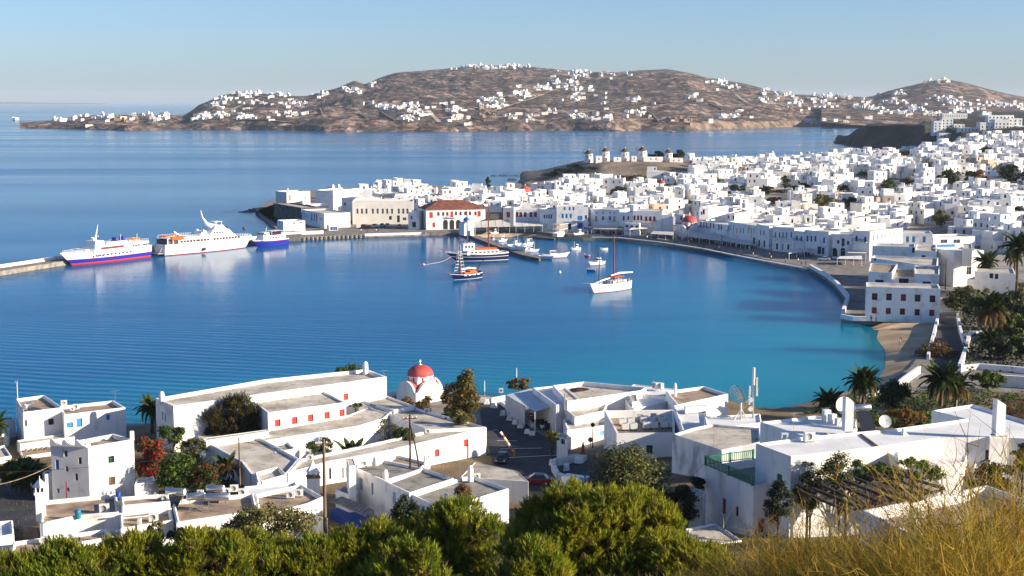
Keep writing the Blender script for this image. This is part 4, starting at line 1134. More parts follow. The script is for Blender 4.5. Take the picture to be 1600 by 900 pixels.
# --- right hand villa
ZV=19.0
b=near('white_villa','large white villa with bright flat roofs and a tall chimney at right',1300,720,12,'villa')
b.block(PZ([(1181,692.5),(1236,713),(1380,697),(1470,684),(1560,683),(1680,690),(1680,680),(1520,631),(1455,641),(1507,654),(1400,669),(1253,682.5)],ZV),8,ZV,0.3,0.35,roof=ROOFW,bevel=0.15,
        wins=[(1217,750,0.9,1.2,'shutter',GREEN),(1544,711,0.5,1.1,'pane',WOOD),(1566,711,0.5,1.1,'pane',WOOD)])
b.block(PZ([(1187,659),(1256,682),(1335,676),(1340,655),(1273,649)],17.8),6,17.8,0.3,0.3,roof=ROOFW,bevel=0.15)
b.block(PZ([(1444,718),(1466,727),(1508,722),(1512,708),(1490,700)],17.0),10,17.0,0.12,0.2,roof=ROOFW,bevel=0.17)
b.block(PZ([(1380,703),(1404,716),(1404,700),(1388,694)],18.2),10,18.2,0.12,0.2,roof=ROOFW,bevel=0.17)
b.block(PZ([(1546,683.5),(1575,683),(1573,677),(1547,677.5)],ZV+0.15),9,ZV+0.15,0.05,0.1,bevel=0.08)
b.block(PZ([(1520,730),(1541,736),(1546,716),(1527,712)],16.2),9,16.2,0.1,0.2,bevel=0.15,roof=ROOFW)
def seam(mb):
    a,c=at_z(1340,676,ZV -0.3),at_z(1374,701,ZV -0.3);mb.beam((a.x,a.y,ZV -0.22),(c.x,c.y,ZV -0.22),0.28,WOOD,0.12)
b.extra('roof_seam',seam)
chimney(1559.5,679,ZV+0.1,'split',4.0,1.05,'tall white chimney with a slanted dark mouth at the far right roof',R(10))
chimney(1324,673,ZV -1.0,'split',4.0,1.0,'white chimney with slanted mouth in front of the big dish',R(10))
chimney(1412,724,15.5,'split',3.9,0.6,'slim white chimney with dark mouth on the front wall of the villa',R(10))
t=ac_unit(at_z(1264,690,ZV -0.25),R(12),'white air conditioner with brown fan at the roof edge of the villa',1.25)
mb=MB();mb.lathe([(0.001,0),(0.35,0),(0.35,0.08),(0.001,0.09)],GREYP,12);mb.build('roof_bucket',None,at_z(1292,678.5,ZV -0.3),label='grey round vent cap on the villa roof edge',category='vent')
t=thing('roof_stool','small white open frame standing on the left roof corner of the villa','frame',at_z(1226,687,ZV -0.3))
mb=MB()
for a in (-0.3,0.3):
    for c in (-0.2,0.2): mb.box((a,c,0),(0.1,0.1,0.62),WPAINT)
mb.box((0,0,0.62),(0.75,0.55,0.1),WPAINT);mb.build('frame_bars',t)
water_heater(at_z(1346,668,17.5),R(10),'white boiler tank with a large sloping panel beside the big dish',1.9,0.38,2.0)
dish(1319,662,17.6,1.15,R(10),R(28),'largest white satellite dish behind the villa chimney',1.7)
dish(1382,672,ZV -0.3,0.72,R(6),R(24),'smaller white satellite dish on the villa parapet',0.75)
mb=MB();mb.tube([(0,0,0),(0,0,2.0)],0.035,WPAINT,6);mb.build('roof_mast',None,at_z(1494,652,ZV -0.2),label='thin white pole on the back parapet of the villa',category='mast')
mb=MB()
for q,(x,y) in enumerate(((1291,658),(1300,661),(1311,664))): mb.box((*at_z(x,y,17.5)[:2],17.4),(0.9,0.7,1.5-0.3*q),WHITE,R(15))
tag(mb.build('roof_pier',bevel=0.06),'cluster of white piers on the rear villa roof','pier')

# --- annex with the green balcony
b=near('white_house','white house with green railed balcony and red shutters left of the villa',1140,780,9)
ZG=15.3
b.block(PZ([(1102,727.5),(1177.5,760),(1236,745),(1240,720),(1179,716)],ZG),6,ZG,0.9,0.3,roof=PAVE,bevel=0.08,
        wins=[(1131,791,0.75,1.75,'shutter',RED),(1151,799.5,0.6,1.1,'pane',DRED),(1190,822,0.95,1.5,'shutter',RED)])
b.block(PZ([(1074,768),(1098,777),(1103,768),(1086,762)],13.0),6,13.0,0.1,0.2,bevel=0.08)
b.block(PZ([(1069,826),(1088,846),(1108,853),(1160,844),(1118,816.5)],11.2),6,11.2,0.2,0.3,roof=ROOF,bevel=0.15)
t=thing('balcony_railing','green timber balcony railing with posts and balusters','railing',at_z(1102,727.5,ZG));o_=at_z(1102,727.5,ZG)
for (p0,p1) in (((1102,727.5),(1176.5,759.5)),((1103,727),(1178,717))):
    a,c=at_z(*p0,ZG)-o_,at_z(*p1,ZG)-o_
    mb=MB();up=Vector((0,0,1.0));mb.beam(a+up,c+up,0.13,GREEN,0.09);lo=Vector((0,0,0.12));mb.beam(a+lo,c+lo,0.08,GREEN);mb.build('rail',t)
    for f in (0,0.5,0.985):
        p=a.lerp(c,f);mb=MB();mb.box((p.x,p.y,0),(0.18,0.18,1.12),GREEN,R(20));mb.build('post',t)
    n_=int((c -a).length/0.26)
    for k in range(1,n_):
        p=a.lerp(c,k/n_);mb=MB();mb.box((p.x,p.y,0.14),(0.07,0.07,0.84),GREEN,R(20));mb.build('baluster',t)

# --- bottom right building with a parapet roof, and the pergola
b=near('white_building','weathered building with pinkish roof behind golden broom at bottom right',1440,850,22,'building')
b.block(PZ([(1344.5,797),(1440,845),(1640,850),(1660,800),(1542,757)],26.2),18,26.2,0.85,0.45,wall=WHITE,roof=ramp_mat('pinkish_screed',[(0.3,(0.36,0.27,0.22)),(0.6,(0.50,0.40,0.34))],0.5,0.95,0.15,8),bevel=0.15)
chimney(1432,842,25.0,'split',2.3,0.85,'white chimney with terracotta tile top at bottom right',R(15))
mb=MB();mb.face([(-.55,-.3,0),(.5,-.3,.25),(.5,.35,.3),(-.55,.35,0.02)],TILE);mb.face([(-.55,.35,-.05),(.5,.35,.2),(.5,-.3,.17),(-.55,-.3,-.08)],TILE)
tag(mb.build('ridge_tile',None,at_z(1433,783,27.35)),'curved terracotta tile laid on the chimney at bottom right','tile')
t=thing('pergola','pergola of parallel dark timber beams below the villa','pergola',at_z(1360,780,18.5));o_=at_z(1360,780,18.5)
bm_=[((1250,767),(1330,801)),((1269,763),(1346,794)),((1283,758),(1362,793)),((1301,753.5),(1380,787)),((1319,751),(1400,782)),((1336,747),(1420,780)),((1354,744),(1440,774)),((1373,740),(1458,770)),((1391,737),(1476,764))]
for p0,p1 in bm_:
    mb=MB();mb.beam(at_z(*p0,20.2)-o_,at_z(*p1,20.2)-o_,0.2,DWOOD,0.24);mb.build('beam',t)
for p0,p1 in (((1262,774),(1405,742)),((1322,800),(1472,766))):
    mb=MB();mb.beam(at_z(*p0,19.95)-o_,at_z(*p1,19.95)-o_,0.2,DWOOD);mb.build('cross_beam',t)
for x,y in ((1262,774),(1405,742),(1322,800),(1472,766)):
    p=at_z(x,y,19.9)-o_;mb=MB();mb.box((p.x,p.y,-8),(0.2,0.2,p.z+8),DWOOD);mb.build('post',t)

# ================================================================ HARBOUR FRONT
FOOT=[]                       # plans already built on, kept clear of the filler houses
def facade(name,label,pxL,ybL,ytL,pxR,ybR,ytR,depth,wins=(),cat='house',group='houses along the harbour front',z0=None,roof=None,wall=None,par=0.5,split=None,extra_top=()):
    """a harbour-front house from the pixels of its front: base and top at the left and right corners"""
    sh=lambda x: float(np.interp(x,[900,925,990,1050,1137,1181,1206,1240,1331,1360,1361],[0,-3,-3,-6,-6,-4.5,-2,-3,-4.5,-5,0]))
    A,B=at_z(pxL,ybL+sh(pxL),Wz),at_z(pxR,ybR+sh(pxR),Wz)
    zt=(at_d(pxL,ytL,A.y).z+at_d(pxR,ytR,B.y).z)/2
    e=Vector((B.x -A.x,B.y -A.y)).normalized();inn=Vector((-e.y,e.x))
    poly=[(A.x,A.y),(B.x,B.y),(B.x+inn.x*depth,B.y+inn.y*depth),(A.x+inn.x*depth,A.y+inn.y*depth)]
    b=Building(name,label,cat,((A.x+B.x)/2,(A.y+B.y)/2,Wz),group);b.far=True
    b.block(poly,Wz -0.4,zt,par,0.3,wall=wall or WHITE,roof=roof or TROOF,wins=wins,depth=0.15)
    FOOT.append(poly)
    b.poly,b.zt,b.e,b.inn=poly,zt,e,inn
    return b
def W(xs,y,w,h,st,col): return [(x,y,w,h,st,col) for x in xs]

# --- town hall with the red tiled hip roof
b=facade('town_hall','large white hall with red tiled hip roof and red shutters on the quay',666,359.3,327.5,758.5,357,325.6,13,
    [(673.5,336,1.5,2.4,'shutter',RED),(677.8,351.5,1.2,2.1,'shutter',RED)]+W((685,692.5,699),334.3,1.0,1.6,'pane',RED)+[(705.8,335,1.2,2.5,'door',RED)]+W((712.5,719.5,727,734.3,743),333.5,1.0,1.6,'pane',RED)+[(748.5,334,1.4,2.4,'shutter',RED)]
    +[(696,352,2.1,3.4,'door',DARK),(706,352,2.1,3.4,'door',DARK),(716,351.5,2.1,3.4,'door',DARK)],'hall',None,par=0.2)
p=b.poly;z=b.zt
def hip(mb):
    o=[Vector((*q,z+0.06)) for q in inset(p,-0.55)]
    L=(o[1]-o[0]).length;wd=(o[3]-o[0]).length
    ex=(o[1]-o[0]).normalized();mid0=(o[0]+o[3])/2;mid1=(o[1]+o[2])/2
    r0,r1=mid0+ex*wd*0.52+Vector((0,0,3.4)),mid1 -ex*wd*0.62+Vector((0,0,3.4))
    lo=[q -Vector((0,0,0.18)) for q in o]
    mb.face([o[0],o[1],r1,r0],TILE);mb.face([o[2],o[3],r0,r1],TILE);mb.face([o[1],o[2],r1],TILE);mb.face([o[3],o[0],r0],TILE)
    for i in range(4): mb.face([lo[i],lo[(i+1) % 4],o[(i+1) % 4],o[i]],TILE)
    # rows of tiles, each a low rib down the front slope
    n=46
    for k in range(1,n):
        a=o[0].lerp(o[1],k/n);t=k/n
        up=r0.lerp(r1,min(1,max(0,(t*L -wd*0.52)/(L -wd*1.14))))
        f=min(1.0,t*L/(wd*0.52),(1-t)*L/(wd*0.62))
        c=a.lerp(Vector((a.x,a.y,0))+Vector((b.inn.x*wd/2*1.0,b.inn.y*wd/2,z+3.46)),f*0.985)
        mb.beam(a+Vector((0,0,.03)),c+Vector((0,0,.03)),0.16,TILE,0.12)
b.extra('roof',hip,kind=None)
def balcony(b,px,py,wd,col=GREYP,nm='balcony'):
    """a slab with a rail on the front wall at this pixel"""
    A,e=Vector(b.poly[0]),b.e;d=ray(px,py);nr=Vector((e.y,-e.x))
    t=(A.x*nr.x+A.y*nr.y)/(d.x*nr.x+d.y*nr.y);q=Vector((0,0,EYE))+d*t
    mb=MB();c=q+Vector((nr.x,nr.y,0))*0.5;rz=math.atan2(e.y,e.x)
    mb.box((c.x,c.y,q.z -0.1),(wd,1.0,0.18),WPAINT,rz)
    f=c+Vector((nr.x,nr.y,0))*0.45
    mb.box((f.x,f.y,q.z+0.9),(wd,0.08,0.1),col,rz)
    k=max(3,int(wd/0.4))
    for i in range(k+1):
        g=f+Vector((e.x,e.y,0))*(wd*(i/k -0.5));mb.box((g.x,g.y,q.z+0.08),(0.07,0.07,0.83),col,rz)
    b.put(nm,mb)
balcony(b,706,339.5,4.6,RED)
def arches(b,cs,y_top,half,m=WHITE):
    """round arch heads over dark openings"""
    A,e=Vector(b.poly[0]),b.e;nr=Vector((e.y,-e.x));rz=math.atan2(e.y,e.x)
    for px in cs:
        d=ray(px,y_top);t=(A.x*nr.x+A.y*nr.y)/(d.x*nr.x+d.y*nr.y);q=Vector((0,0,EYE))+d*t
        mb=MB();n=10
        ring=[]
        for k in range(n+1):
            a=math.pi*k/n;ring.append((half*math.cos(a),half*1.1*math.sin(a)))
        f=lambda u,v,off: (q.x+e.x*u+nr.x*off,q.y+e.y*u+nr.y*off,q.z+v)
        mb.face([f(u,v,0.02) for u,v in reversed(ring)],DARK)
        for (u0,v0),(u1,v1) in zip(ring[:-1],ring[1:]):
            mb.face([f(u1,v1,0.05),f(u0,v0,0.05),f(u0*1.18,v0*1.18,0.05),f(u1*1.18,v1*1.18,0.05)],CREAM)
        b.put('arch_head',mb)
arches(b,(696,706,716),347.5,1.05)

# --- buildings on the quay left of the hall
cm=facade('long_building','long cream building with a row of narrow arched windows left of the red roofed hall',551,350.5,315,646,350,314.5,14,
    W((558.5,565.5,572.5,582.5,590,598,605,612.5,623,630,636.5),330,0.9,2.2,'pane',GREYP)+[(610,340.5,1.2,1.6,'pane',NAVY),(622.5,342,1.2,3.0,'door',DARK),(632,342,1.6,1.2,'pane',GREYP)],'building',wall=CREAM)
arches(cm,(558.5,565.5,572.5,582.5,590,598,605,612.5,623,630,636.5),327.6,0.45)
facade('white_house','low shaded white house in the corner beside the red roofed hall',638,358.5,331,655,358.8,330,8,[(647,351,1.6,2.2,'door',DARK),(643,340,0.8,1.2,'pane',GREYP)])
facade('white_house','small white chapel house with a plum red roof behind the cream building',534,344,309,556,345,309.5,7,[(539,319,0.9,1.4,'pane',NAVY)],roof=DRED,par=0.1)
b=facade('white_house','white house with a bell curve gable behind the long cream building',546,334,310,592,333,308,8)
b.extra('gable',lambda mb: mb.prism([(b.poly[0][0]+6,b.poly[0][1]+.3),(b.poly[0][0]+11,b.poly[0][1]+.3),(b.poly[0][0]+11,b.poly[0][1]+.9),(b.poly[0][0]+6,b.poly[0][1]+.9)],b.zt -0.1,b.zt+3.6,WHITE))
b=facade('white_house','tall plain white house with one shaded wall right of the lumpy church',521,336,297.5,562,331,294.5,10,[(525,305,1.0,1.6,'pane',NAVY)])
b=facade('white_house','pale house on the promontory with a plum wooden balcony over the sea',448.5,330,299.5,485,328,299,11,[(453,309,0.8,3,'door',DRED),(477,309,0.5,1.2,'pane',GREYP)],wall=CREAM)
b.extra('wooden_balcony',lambda mb: mb.box((*at_z(447.5,326,Wz)[:2],at_d(447,313,b.poly[0][1]).z),(3.2,3.0,2.6),DRED))
b.extra('corner_horn',lambda mb: mb.box((b.poly[0][0]+.5,b.poly[0][1]+.5,b.zt -.05),(1,1,2.0),WHITE,0,0.4))
b=facade('stone_house','dark stone sea house at the tip of the promontory',428,341,320,471,349,322,9,[(465,330,1,1.5,'pane',GREYP)],wall=DSTONE,roof=ROOF)
b=facade('white_house','long low white house with tall arched blue windows facing the promontory quay',472,350,328,507,357,333,12,[(475,337,0.8,2.6,'pane',BLUE),(478.7,337.5,1.1,1.5,'shutter',PALEBLUE),(482,338,1.1,1.5,'shutter',PALEBLUE),(487,338.5,1.2,3.2,'pane',NAVY),(491,339.3,1.2,3.2,'pane',NAVY),(494.5,340,1.2,3.2,'pane',NAVY),(500,342,0.9,1.5,'pane',GREYP),(503,342.5,0.9,1.5,'pane',GREYP)])
facade('white_house','white house with clutter on a flat roof behind the arched window house',487,343,320,514,342,320.5,9,[(488,323,0.8,1,'pane',WOOD)])
b=facade('white_house','white quay cafe with an open fronted porch left of the cream building',507,355,334.5,541,353,334.5,9,[(512,346,1,2.0,'door',DARK),(528,346,3.6,2.0,'pane',WPAINT),(538,346,1.6,2.0,'pane',WPAINT)])
b=facade('quay_store','plain white box building at the root of the breakwater',443,363,345.5,477,361.5,345,8,[(460,348.5,1.0,0.5,'pane',DARK),(470,348,1.0,0.5,'pane',DARK)],'building')
b=facade('kiosk','little white kiosk with blue panels on the quay',514,360.5,352,528,360,352,3.5,[(518,357,1.1,1.4,'shutter',NAVY),(522,357,0.9,1.4,'shutter',NAVY),(525.5,357,0.9,1.4,'shutter',NAVY)],'kiosk')
def wallrun(name,label,pts,h,th,m=WHITE,cat='wall',z=Wz):
    P=[at_z(x,y,z) for x,y in pts];t=thing(name,label,cat,P[0]) if label else None
    mb=MB();o=P[0] if label else Vector((0,0,0))
    n=len(P)
    L,Rr=[],[]
    for i in range(n):
        d=(P[min(n -1,i+1)]-P[max(0,i -1)]).normalized();u=Vector((-d.y,d.x,0))*th/2
        L.append(P[i]+u -o);Rr.append(P[i]-u -o)
    up=Vector((0,0,h))
    for i in range(n -1):
        a,b_,c,d=Rr[i],Rr[i+1],L[i+1],L[i]
        mb.face([a,b_,b_+up,a+up],m);mb.face([c,d,d+up,c+up],m);mb.face([a+up,b_+up,c+up,d+up],m)
    mb.face([L[0],Rr[0],Rr[0]+up,L[0]+up],m);mb.face([Rr[-1],L[-1],L[-1]+up,Rr[-1]+up],m)
    if label: mb.build('coping',t)
    else: return mb.build(name,kind='structure')
    return t
wallrun('white_wall','long white wall along the quay before the box building',[(437,368.5),(505,365)],1.3,0.5)
wallrun('white_wall','low white parapet on the quay edge in front of the cars',[(570,368.6),(610,367.5),(664,366)],0.9,0.6)
# quay head wall, jetty and breakwater
def mole(name,front,back,z,m,top):
    o=MB();o.prism(ccw([(q.x,q.y) for q in [at_z(x,y,0) for x,y in front]+[at_z(x,y,z) for x,y in reversed(back)]]),-3,z,m,top);return o.build(name,kind='structure')
mole('breakwater',[(-60,442),(0,431),(88,416.5),(160,406),(232,396),(330,386),(447,377.5)],[(-60,431),(0,419),(88,405.5),(232,387.5),(330,377.5),(445,371)],1.5,QUAYS,PAVE)
wallrun('white_wall','white parapet running along the breakwater behind the ferries',[(-50,427),(0,418.3),(88,405.3),(160,396),(232,387.3),(330,377.5),(440,371)],1.0,0.9,z=1.5)
mole('promontory_quay',[(399,331),(444,357),(447,377),(470,376),(480,350),(470,330)],[(432,318),(400,329)],1.7,DSTONE,PAVE)
mole('jetty',[(713,368),(730,371),(790,394.5),(818,403.5),(842,408.5)],[(716,362),(738,364.5),(800,388),(845,402.5)],1.1,DSTONE,PAVE)
mole('landing_stage',[(832,372.5),(866,375.5)],[(834,369),(868,372)],0.7,DSTONE,PAVE)
tyre=MB()
for j in range(12):
    a0,a1=2*math.pi*j/12,2*math.pi*(j+1)/12
    ring=lambda a: [(math.cos(a)*(0.45+0.16*math.cos(q)),0.16*math.sin(q),math.sin(a)*(0.45+0.16*math.cos(q))) for q in (0,1.57,3.14,4.71)]
    A,B=ring(a0),ring(a1)
    for i in range(4): tyre.face([A[i],A[(i+1) % 4],B[(i+1) % 4],B[i]],BLACK,True)
tyre_me=tyre.mesh('tyre_fender')
for k in range(15):
    x=473+k*6.8;y=np.interp(x,[447,569],[377,371])
    p=at_z(x,y,0);o=obj('tyre_fender',tyre_me,None,(p.x,p.y -0.25,0.62),math.atan2(6,122)*0)
    tag(o,'black tyre fender number from the ferry hung on the stone quay edge'.replace('number',['nearest the ferry,','second','third','fourth','fifth','sixth','seventh','eighth','ninth','tenth','eleventh','twelfth','thirteenth','fourteenth','fifteenth'][k]).replace('ferry, from the ferry','ferry,'),'fender','tyre fenders along the quay edge')

# --- chapel with blue dome, taverns
t=thing('blue_domed_chapel','tiny white chapel with a bright blue dome at the root of the jetty','chapel',at_z(729,367.5,Wz),R(24))
mb=MB();mb.box((0,0,0),(4.4,5.4,4.6),WHITE);mb.build('wall',t,bevel=0.08)
mb=MB();barrel(mb,(0,-2.7,4.55),(0,2.7,4.55),2.15,0.9,WHITE);mb.build('roof',t)
mb=MB();mb.lathe([(1.25,5.0),(1.25,6.0),(1.35,6.05),(1.2,6.06)],WHITE,12);mb.build('drum',t)
mb=MB();mb.lathe([(1.35*math.cos(R(k)),6.0+1.35*math.sin(R(k))) for k in (0,15,30,45,60,75)]+[(0.001,7.36)],mat('bright_blue_dome_paint',(0.01,0.14,0.50),0.5),18);mb.build('dome',t)
mb=MB();mb.box((2.215,-1.2,2.4),(0.06,0.5,1.1),DARK);mb.build('window',t)
mb=MB();mb.box((0,-2.73,0),(1.1,0.06,2.1),NAVY);mb.build('door',t)

facade('white_house','white tavern house with dark red windows right of the canvas awnings',805,358.5,328,843,358.8,327.5,11,W((807.5,813.5,820.5,829.5,836.5),335.3,1.2,2.0,'shutter',DRED))
b=facade('white_house','white house with a single dark red window between the hall and the tavern',786,352,324,803,352.5,325,9,[(794,335.5,1.6,2.4,'shutter',DRED)])
facade('stone_house','grey stone house behind the first canvas awning',759,352,334,786,352,334,8,[(764,331,0.8,1.5,'pane',DARK)],wall=DSTONE)
facade('white_house','white house with paired navy windows left of the blue fronted house',843.5,360.5,327,869,361.5,326.5,10,W((850.5,854.3,857.8,861.2),338.5,0.7,1.6,'pane',NAVY))
b=facade('white_house','shaded house with blue balcony and rows of blue windows behind the beached boats',869.5,362,321.5,919,364.5,324.5,12,W((879,885,891.5),337.5,0.9,1.9,'shutter',BLUE)+[(906,341,2.0,2.0,'shutter',BLUE),(915.5,339,0.9,1.4,'pane',NAVY)]+W((882,890,896),325.5,0.8,1.4,'shutter',BLUE)+[(906,352,2.2,2.4,'door',NAVY),(890,354,1.4,2.4,'door',DARK)])
balcony(b,906,344.5,4.0,BLUE)
b=facade('white_house','wide white house with four windows and two small balconies above the beach',923.5,364.5,326.5,968,366.5,327.5,12,W((931.5,959.7),342,1.0,2.4,'door',GREYP)+W((942,953),341,1.0,1.6,'pane',GREYP)+W((931.5,942,953,959.7),332.5,0.4,0.9,'pane',DARK))
balcony(b,931.5,346.5,2.4);balcony(b,959.7,347,2.6)
b=facade('white_house','low white house with little arches beside the wide balcony house',968.5,366.8,331.5,988,368.5,332,10,[(974.5,341,1.0,2.0,'pane',NAVY),(981.5,340.5,1.0,1.6,'pane',DRED)])
b=facade('white_house','white house with six plum shutters above an arcaded terrace',988.5,369,327.5,1034,372,332,12,W((991.5,997,1002),340.5,0.9,2.0,'shutter',DRED)+W((1009.5,1016,1022.3),342,1.0,2.0,'shutter',DRED))
balcony(b,1015,347,5.6,DRED)
t=thing('arcade_terrace','white arcaded terrace in front of the plum shuttered house','terrace',at_z(988,367.3,Wz),R(-14))
mb=MB();mb.box((0,0,0),(6.2,3.0,4.9),WHITE);mb.build('wall',t)
for i in range(3):
    mb=MB();mb.prism([(-0.7,0),(0.7,0)]+[(0.7*math.cos(R(a)),0.8*math.sin(R(a))) for a in range(0,181,30)][1:-1],0,0.05,DARK)
    o=mb.build('arch_opening',t,(-2.0+2.0*i,-1.51,3.3));o.rotation_euler=(R(90),0,0)
for i in range(7):
    mb=MB();mb.box((-2.9+i*0.97,-1.4,4.9),(0.25,0.2,0.9),WHITE);mb.build('baluster',t)
mb=MB();mb.box((0,-1.4,5.8),(6.2,0.26,0.16),WHITE);mb.build('rail',t)
facade('white_house','plain white house left of the harbour church',1034.5,372,335,1050,373,336,9,[(1031,347,0.6,1.2,'pane',GREYP)])
q=at_z(1077,370.5,Wz)
domed_church('white harbour church with a red dome and red barrel roofs above the awnings',(q.x,q.y,Wz),R(30),sc=1.35)
b=facade('white_house','tall white house with a sunlit cream side wall right of the harbour church',1092.5,377.5,345,1137,384,352,12,W((1095,1099.7,1104),349,0.8,2.0,'shutter',NAVY)+W((1110,1115),351.5,0.9,2.0,'shutter',DRED)+W((1123,1127),355,1.0,2.0,'pane',PALEBLUE))
b.block(PZ([(1093,323.5),(1107.5,323.5),(1138,321.5),(1122,319)],13.0),8,13.0,0.3,0.3,roof=ROOFB,wins=[(1099.5,331,0.9,2,'pane',NAVY),(1096,333,0.6,1.4,'pane',NAVY)])
balcony(b,1103,357,7,NAVY)
b=facade('white_house','shaded house with blue and ochre shutters in two rows of three',1137.5,384,348,1181,390.5,350.5,12,W((1137.8,1141.7,1146),356,0.75,2.0,'shutter',BLUE)+W((1151,1156.5,1161.5,1169,1173.7,1178.2),360.5,0.8,2.0,'shutter',OCHRE)+[(1178,376,1.4,2.4,'door',DARK)])
b.block(PZ([(1136,333),(1148,333.5),(1172,330),(1160,327)],11.2),7,11.2,0.3,0.3,roof=ROOFB,wins=[(1138,339,0.7,1.4,'pane',NAVY),(1146,340,0.7,1.4,'pane',NAVY),(1163,338,0.7,1.2,'pane',WPAINT)])
facade('white_house','narrow shaded house with a pair of plum shutters',1181.5,390.5,350.5,1201,393,352.5,11,W((1188.5,1193.3),364,0.9,1.7,'shutter',DRED)+[(1186,380,1.4,2.4,'door',DARK),(1194,381,1.4,2.4,'door',DARK)])
b=facade('white_house','shaded white house with grey green shutters and small balconies over pale doors',1206.5,393.5,353.5,1240.5,398.5,356.5,11,W((1211.5,1218,1223.5,1229,1236.3),367,0.75,1.9,'pane',GREYP)+[(1214,385,1.0,2.2,'door',DARK),(1222.7,386,1.1,2.4,'door',PALEBLUE),(1231.5,386,1.0,2.0,'door',DARK)])
balcony(b,1211.5,372.3,2.6);balcony(b,1227,374,3.4)
b=facade('white_house','low shaded house with a blue balcony beside the grey green shuttered one',1241,398.8,360.5,1256,400.5,361.5,9,[(1245,372,0.75,1.6,'pane',NAVY),(1252,373,0.85,1.6,'shutter',NAVY)])
balcony(b,1248,376.5,4.4,NAVY)
b=facade('white_house','wide shaded house with navy shutters over a ground floor arcade',1256.5,400.5,359.5,1294,405,361.5,11,W((1261.5,1267.5,1274),373,0.85,2.0,'shutter',NAVY)+[(1287.5,375.5,0.8,2.0,'shutter',NAVY),(1280,391,1.6,2.6,'door',DARK),(1286,392,1.2,2.4,'door',NAVY)])
b=facade('white_house','white house with round arches and an arched window above the promenade',1300,407.5,367,1331,409.5,365,10,[(1309.7,378,0.8,1.3,'pane',NAVY),(1317.3,379.5,1.1,2.4,'pane',GREYP),(1325,379.5,0.8,1.3,'pane',NAVY),(1304,396,1.6,2.2,'door',DARK),(1317,396,1.5,1.8,'door',DARK)])
arches(b,(1304,1317),391.5,0.85);arches(b,(1317.3,),375,0.55)
b=facade('white_house','corner house with a sunlit side of green shutters and a dark balcony in front',1331.5,410,360,1358,413,361,20,[(1338,373.5,0.8,2.2,'door',DARK),(1351.7,375,0.8,2.2,'door',DARK)]+[(1365+6.4*i,371.5-i*1.4,0.7,2.0,'shutter',GREEN) for i in range(6)],wall=WHITE)
balcony(b,1345,377.5,5.6,DARK)

# --- waterside block with red windows and the stepped roofs behind it
b=facade('white_building','square white waterside building with two rows of five red windows',1352,504,447,1467.5,503,452,9,
    [(1366.7,463.5,1.35,1.7,'pane',DRED),(1389,464,1.35,1.7,'pane',DRED),(1411.5,465,1.25,1.7,'shutter',DRED),(1433.7,466,1.35,1.7,'pane',DRED),(1457,467,1.35,1.7,'pane',DRED)]
    +[(1366,485,1.2,1.55,'shutter',DRED),(1388,486,1.2,1.55,'shutter',DRED),(1410,487,1.25,1.6,'pane',DRED),(1433,488,1.25,1.6,'pane',DRED),(1456,489,1.25,1.6,'shutter',DRED)],'building',None,roof=ROOF)
def stack(lbl,pts,z0,zt,par,roof,wins=(),wall=None):
    p0=at_z(*pts[0],zt);bb=Building('white_house',lbl,'house',(p0.x,p0.y,z0),'stepped roofs behind the waterside building');bb.far=True
    bb.block(PZ(pts,zt),z0,zt,par,0.3,roof=roof,wins=wins,wall=wall or WHITE);FOOT.append(PZ(pts,zt));return bb
stack('white house with a broken brown roof and a hollow middle behind the red windows',[(1357,424),(1394,426),(1402,413),(1360,411)],1,11.2,0.3,ROOFB,[(1374,440,2.2,1.0,'pane',DARK)])
stack('white house with a long pale wall and small dark vent behind the red windows',[(1430,427.5),(1468,429),(1468,415),(1428,414)],1,11.2,0.3,ROOF,[(1448,443,2.0,1.0,'pane',DARK)])
stack('brown roofed passage house between two white fronts behind the red windows',[(1394,432),(1431,433),(1430,421),(1396,420)],1,10.0,0.2,ROOFB,[(1412,443,2.4,2.6,'door',DARK)],CREAM)
stack('white house with a long white parapet in the middle of the stepped roofs',[(1361,402.5),(1464,417),(1466,403),(1365,399)],1,11.0,0.4,ROOF,[(1367,405,1.0,0.6,'pane',DARK)])
stack('white house with cluttered dark roof edge at the top of the stepped roofs',[(1363,384),(1430,386),(1430,380.5),(1368,379.5)],1,11.6,0.5,ROOF,[(1427,391,0.7,1.6,'pane',DARK)])
stack('upright white house with two dark openings at the right of the stepped roofs',[(1430,391),(1464,393),(1463,382),(1431,381.5)],1,11.6,0.4,ROOF,[(1443,402,1.2,1.2,'pane',DARK),(1442,407,1.0,0.8,'pane',DARK)])
b=facade('white_house','shaded house with four blue shutters behind the stepped roofs',1403,401,364,1456,402,364.5,10,W((1408,1418,1427.5,1444),374,1.0,2.1,'shutter',BLUE))
b=facade('white_house','low house with a pale upper wall over a bright blue band behind the lane',1457,402,369,1522,400,371,10,[(1475,377,2.6,1.2,'pane',PALEBLUE),(1495,377,2.6,1.2,'pane',PALEBLUE),(1478,384,7.0,0.9,'shutter',BLUE)])
b=facade('white_house','tall plain white house with a tan roof hut beside the dark lane',1489,448,391,1535,446,393,11,[(1514,423,1.6,2.2,'pane',GREYP)])
b.block(PZ([(1504,388),(1519,388.5),(1518,381),(1504,380.5)],13.2),8,13.2,0.2,0.2,wall=CREAM,roof=ROOF)
b=facade('white_house','low white house with two brown blobs on its front roof above the palm garden',1510,462,436,1563,466,440,8,[],roof=ROOFW)
b.block(PZ([(1523,424),(1587,428),(1583,419),(1525,416.5)],8.4),1,8.4,0.3,0.3,roof=ROOF,wins=[(1549,431,1.0,1.4,'door',DARK),(1557,432,0.9,1.4,'door',DARK)])

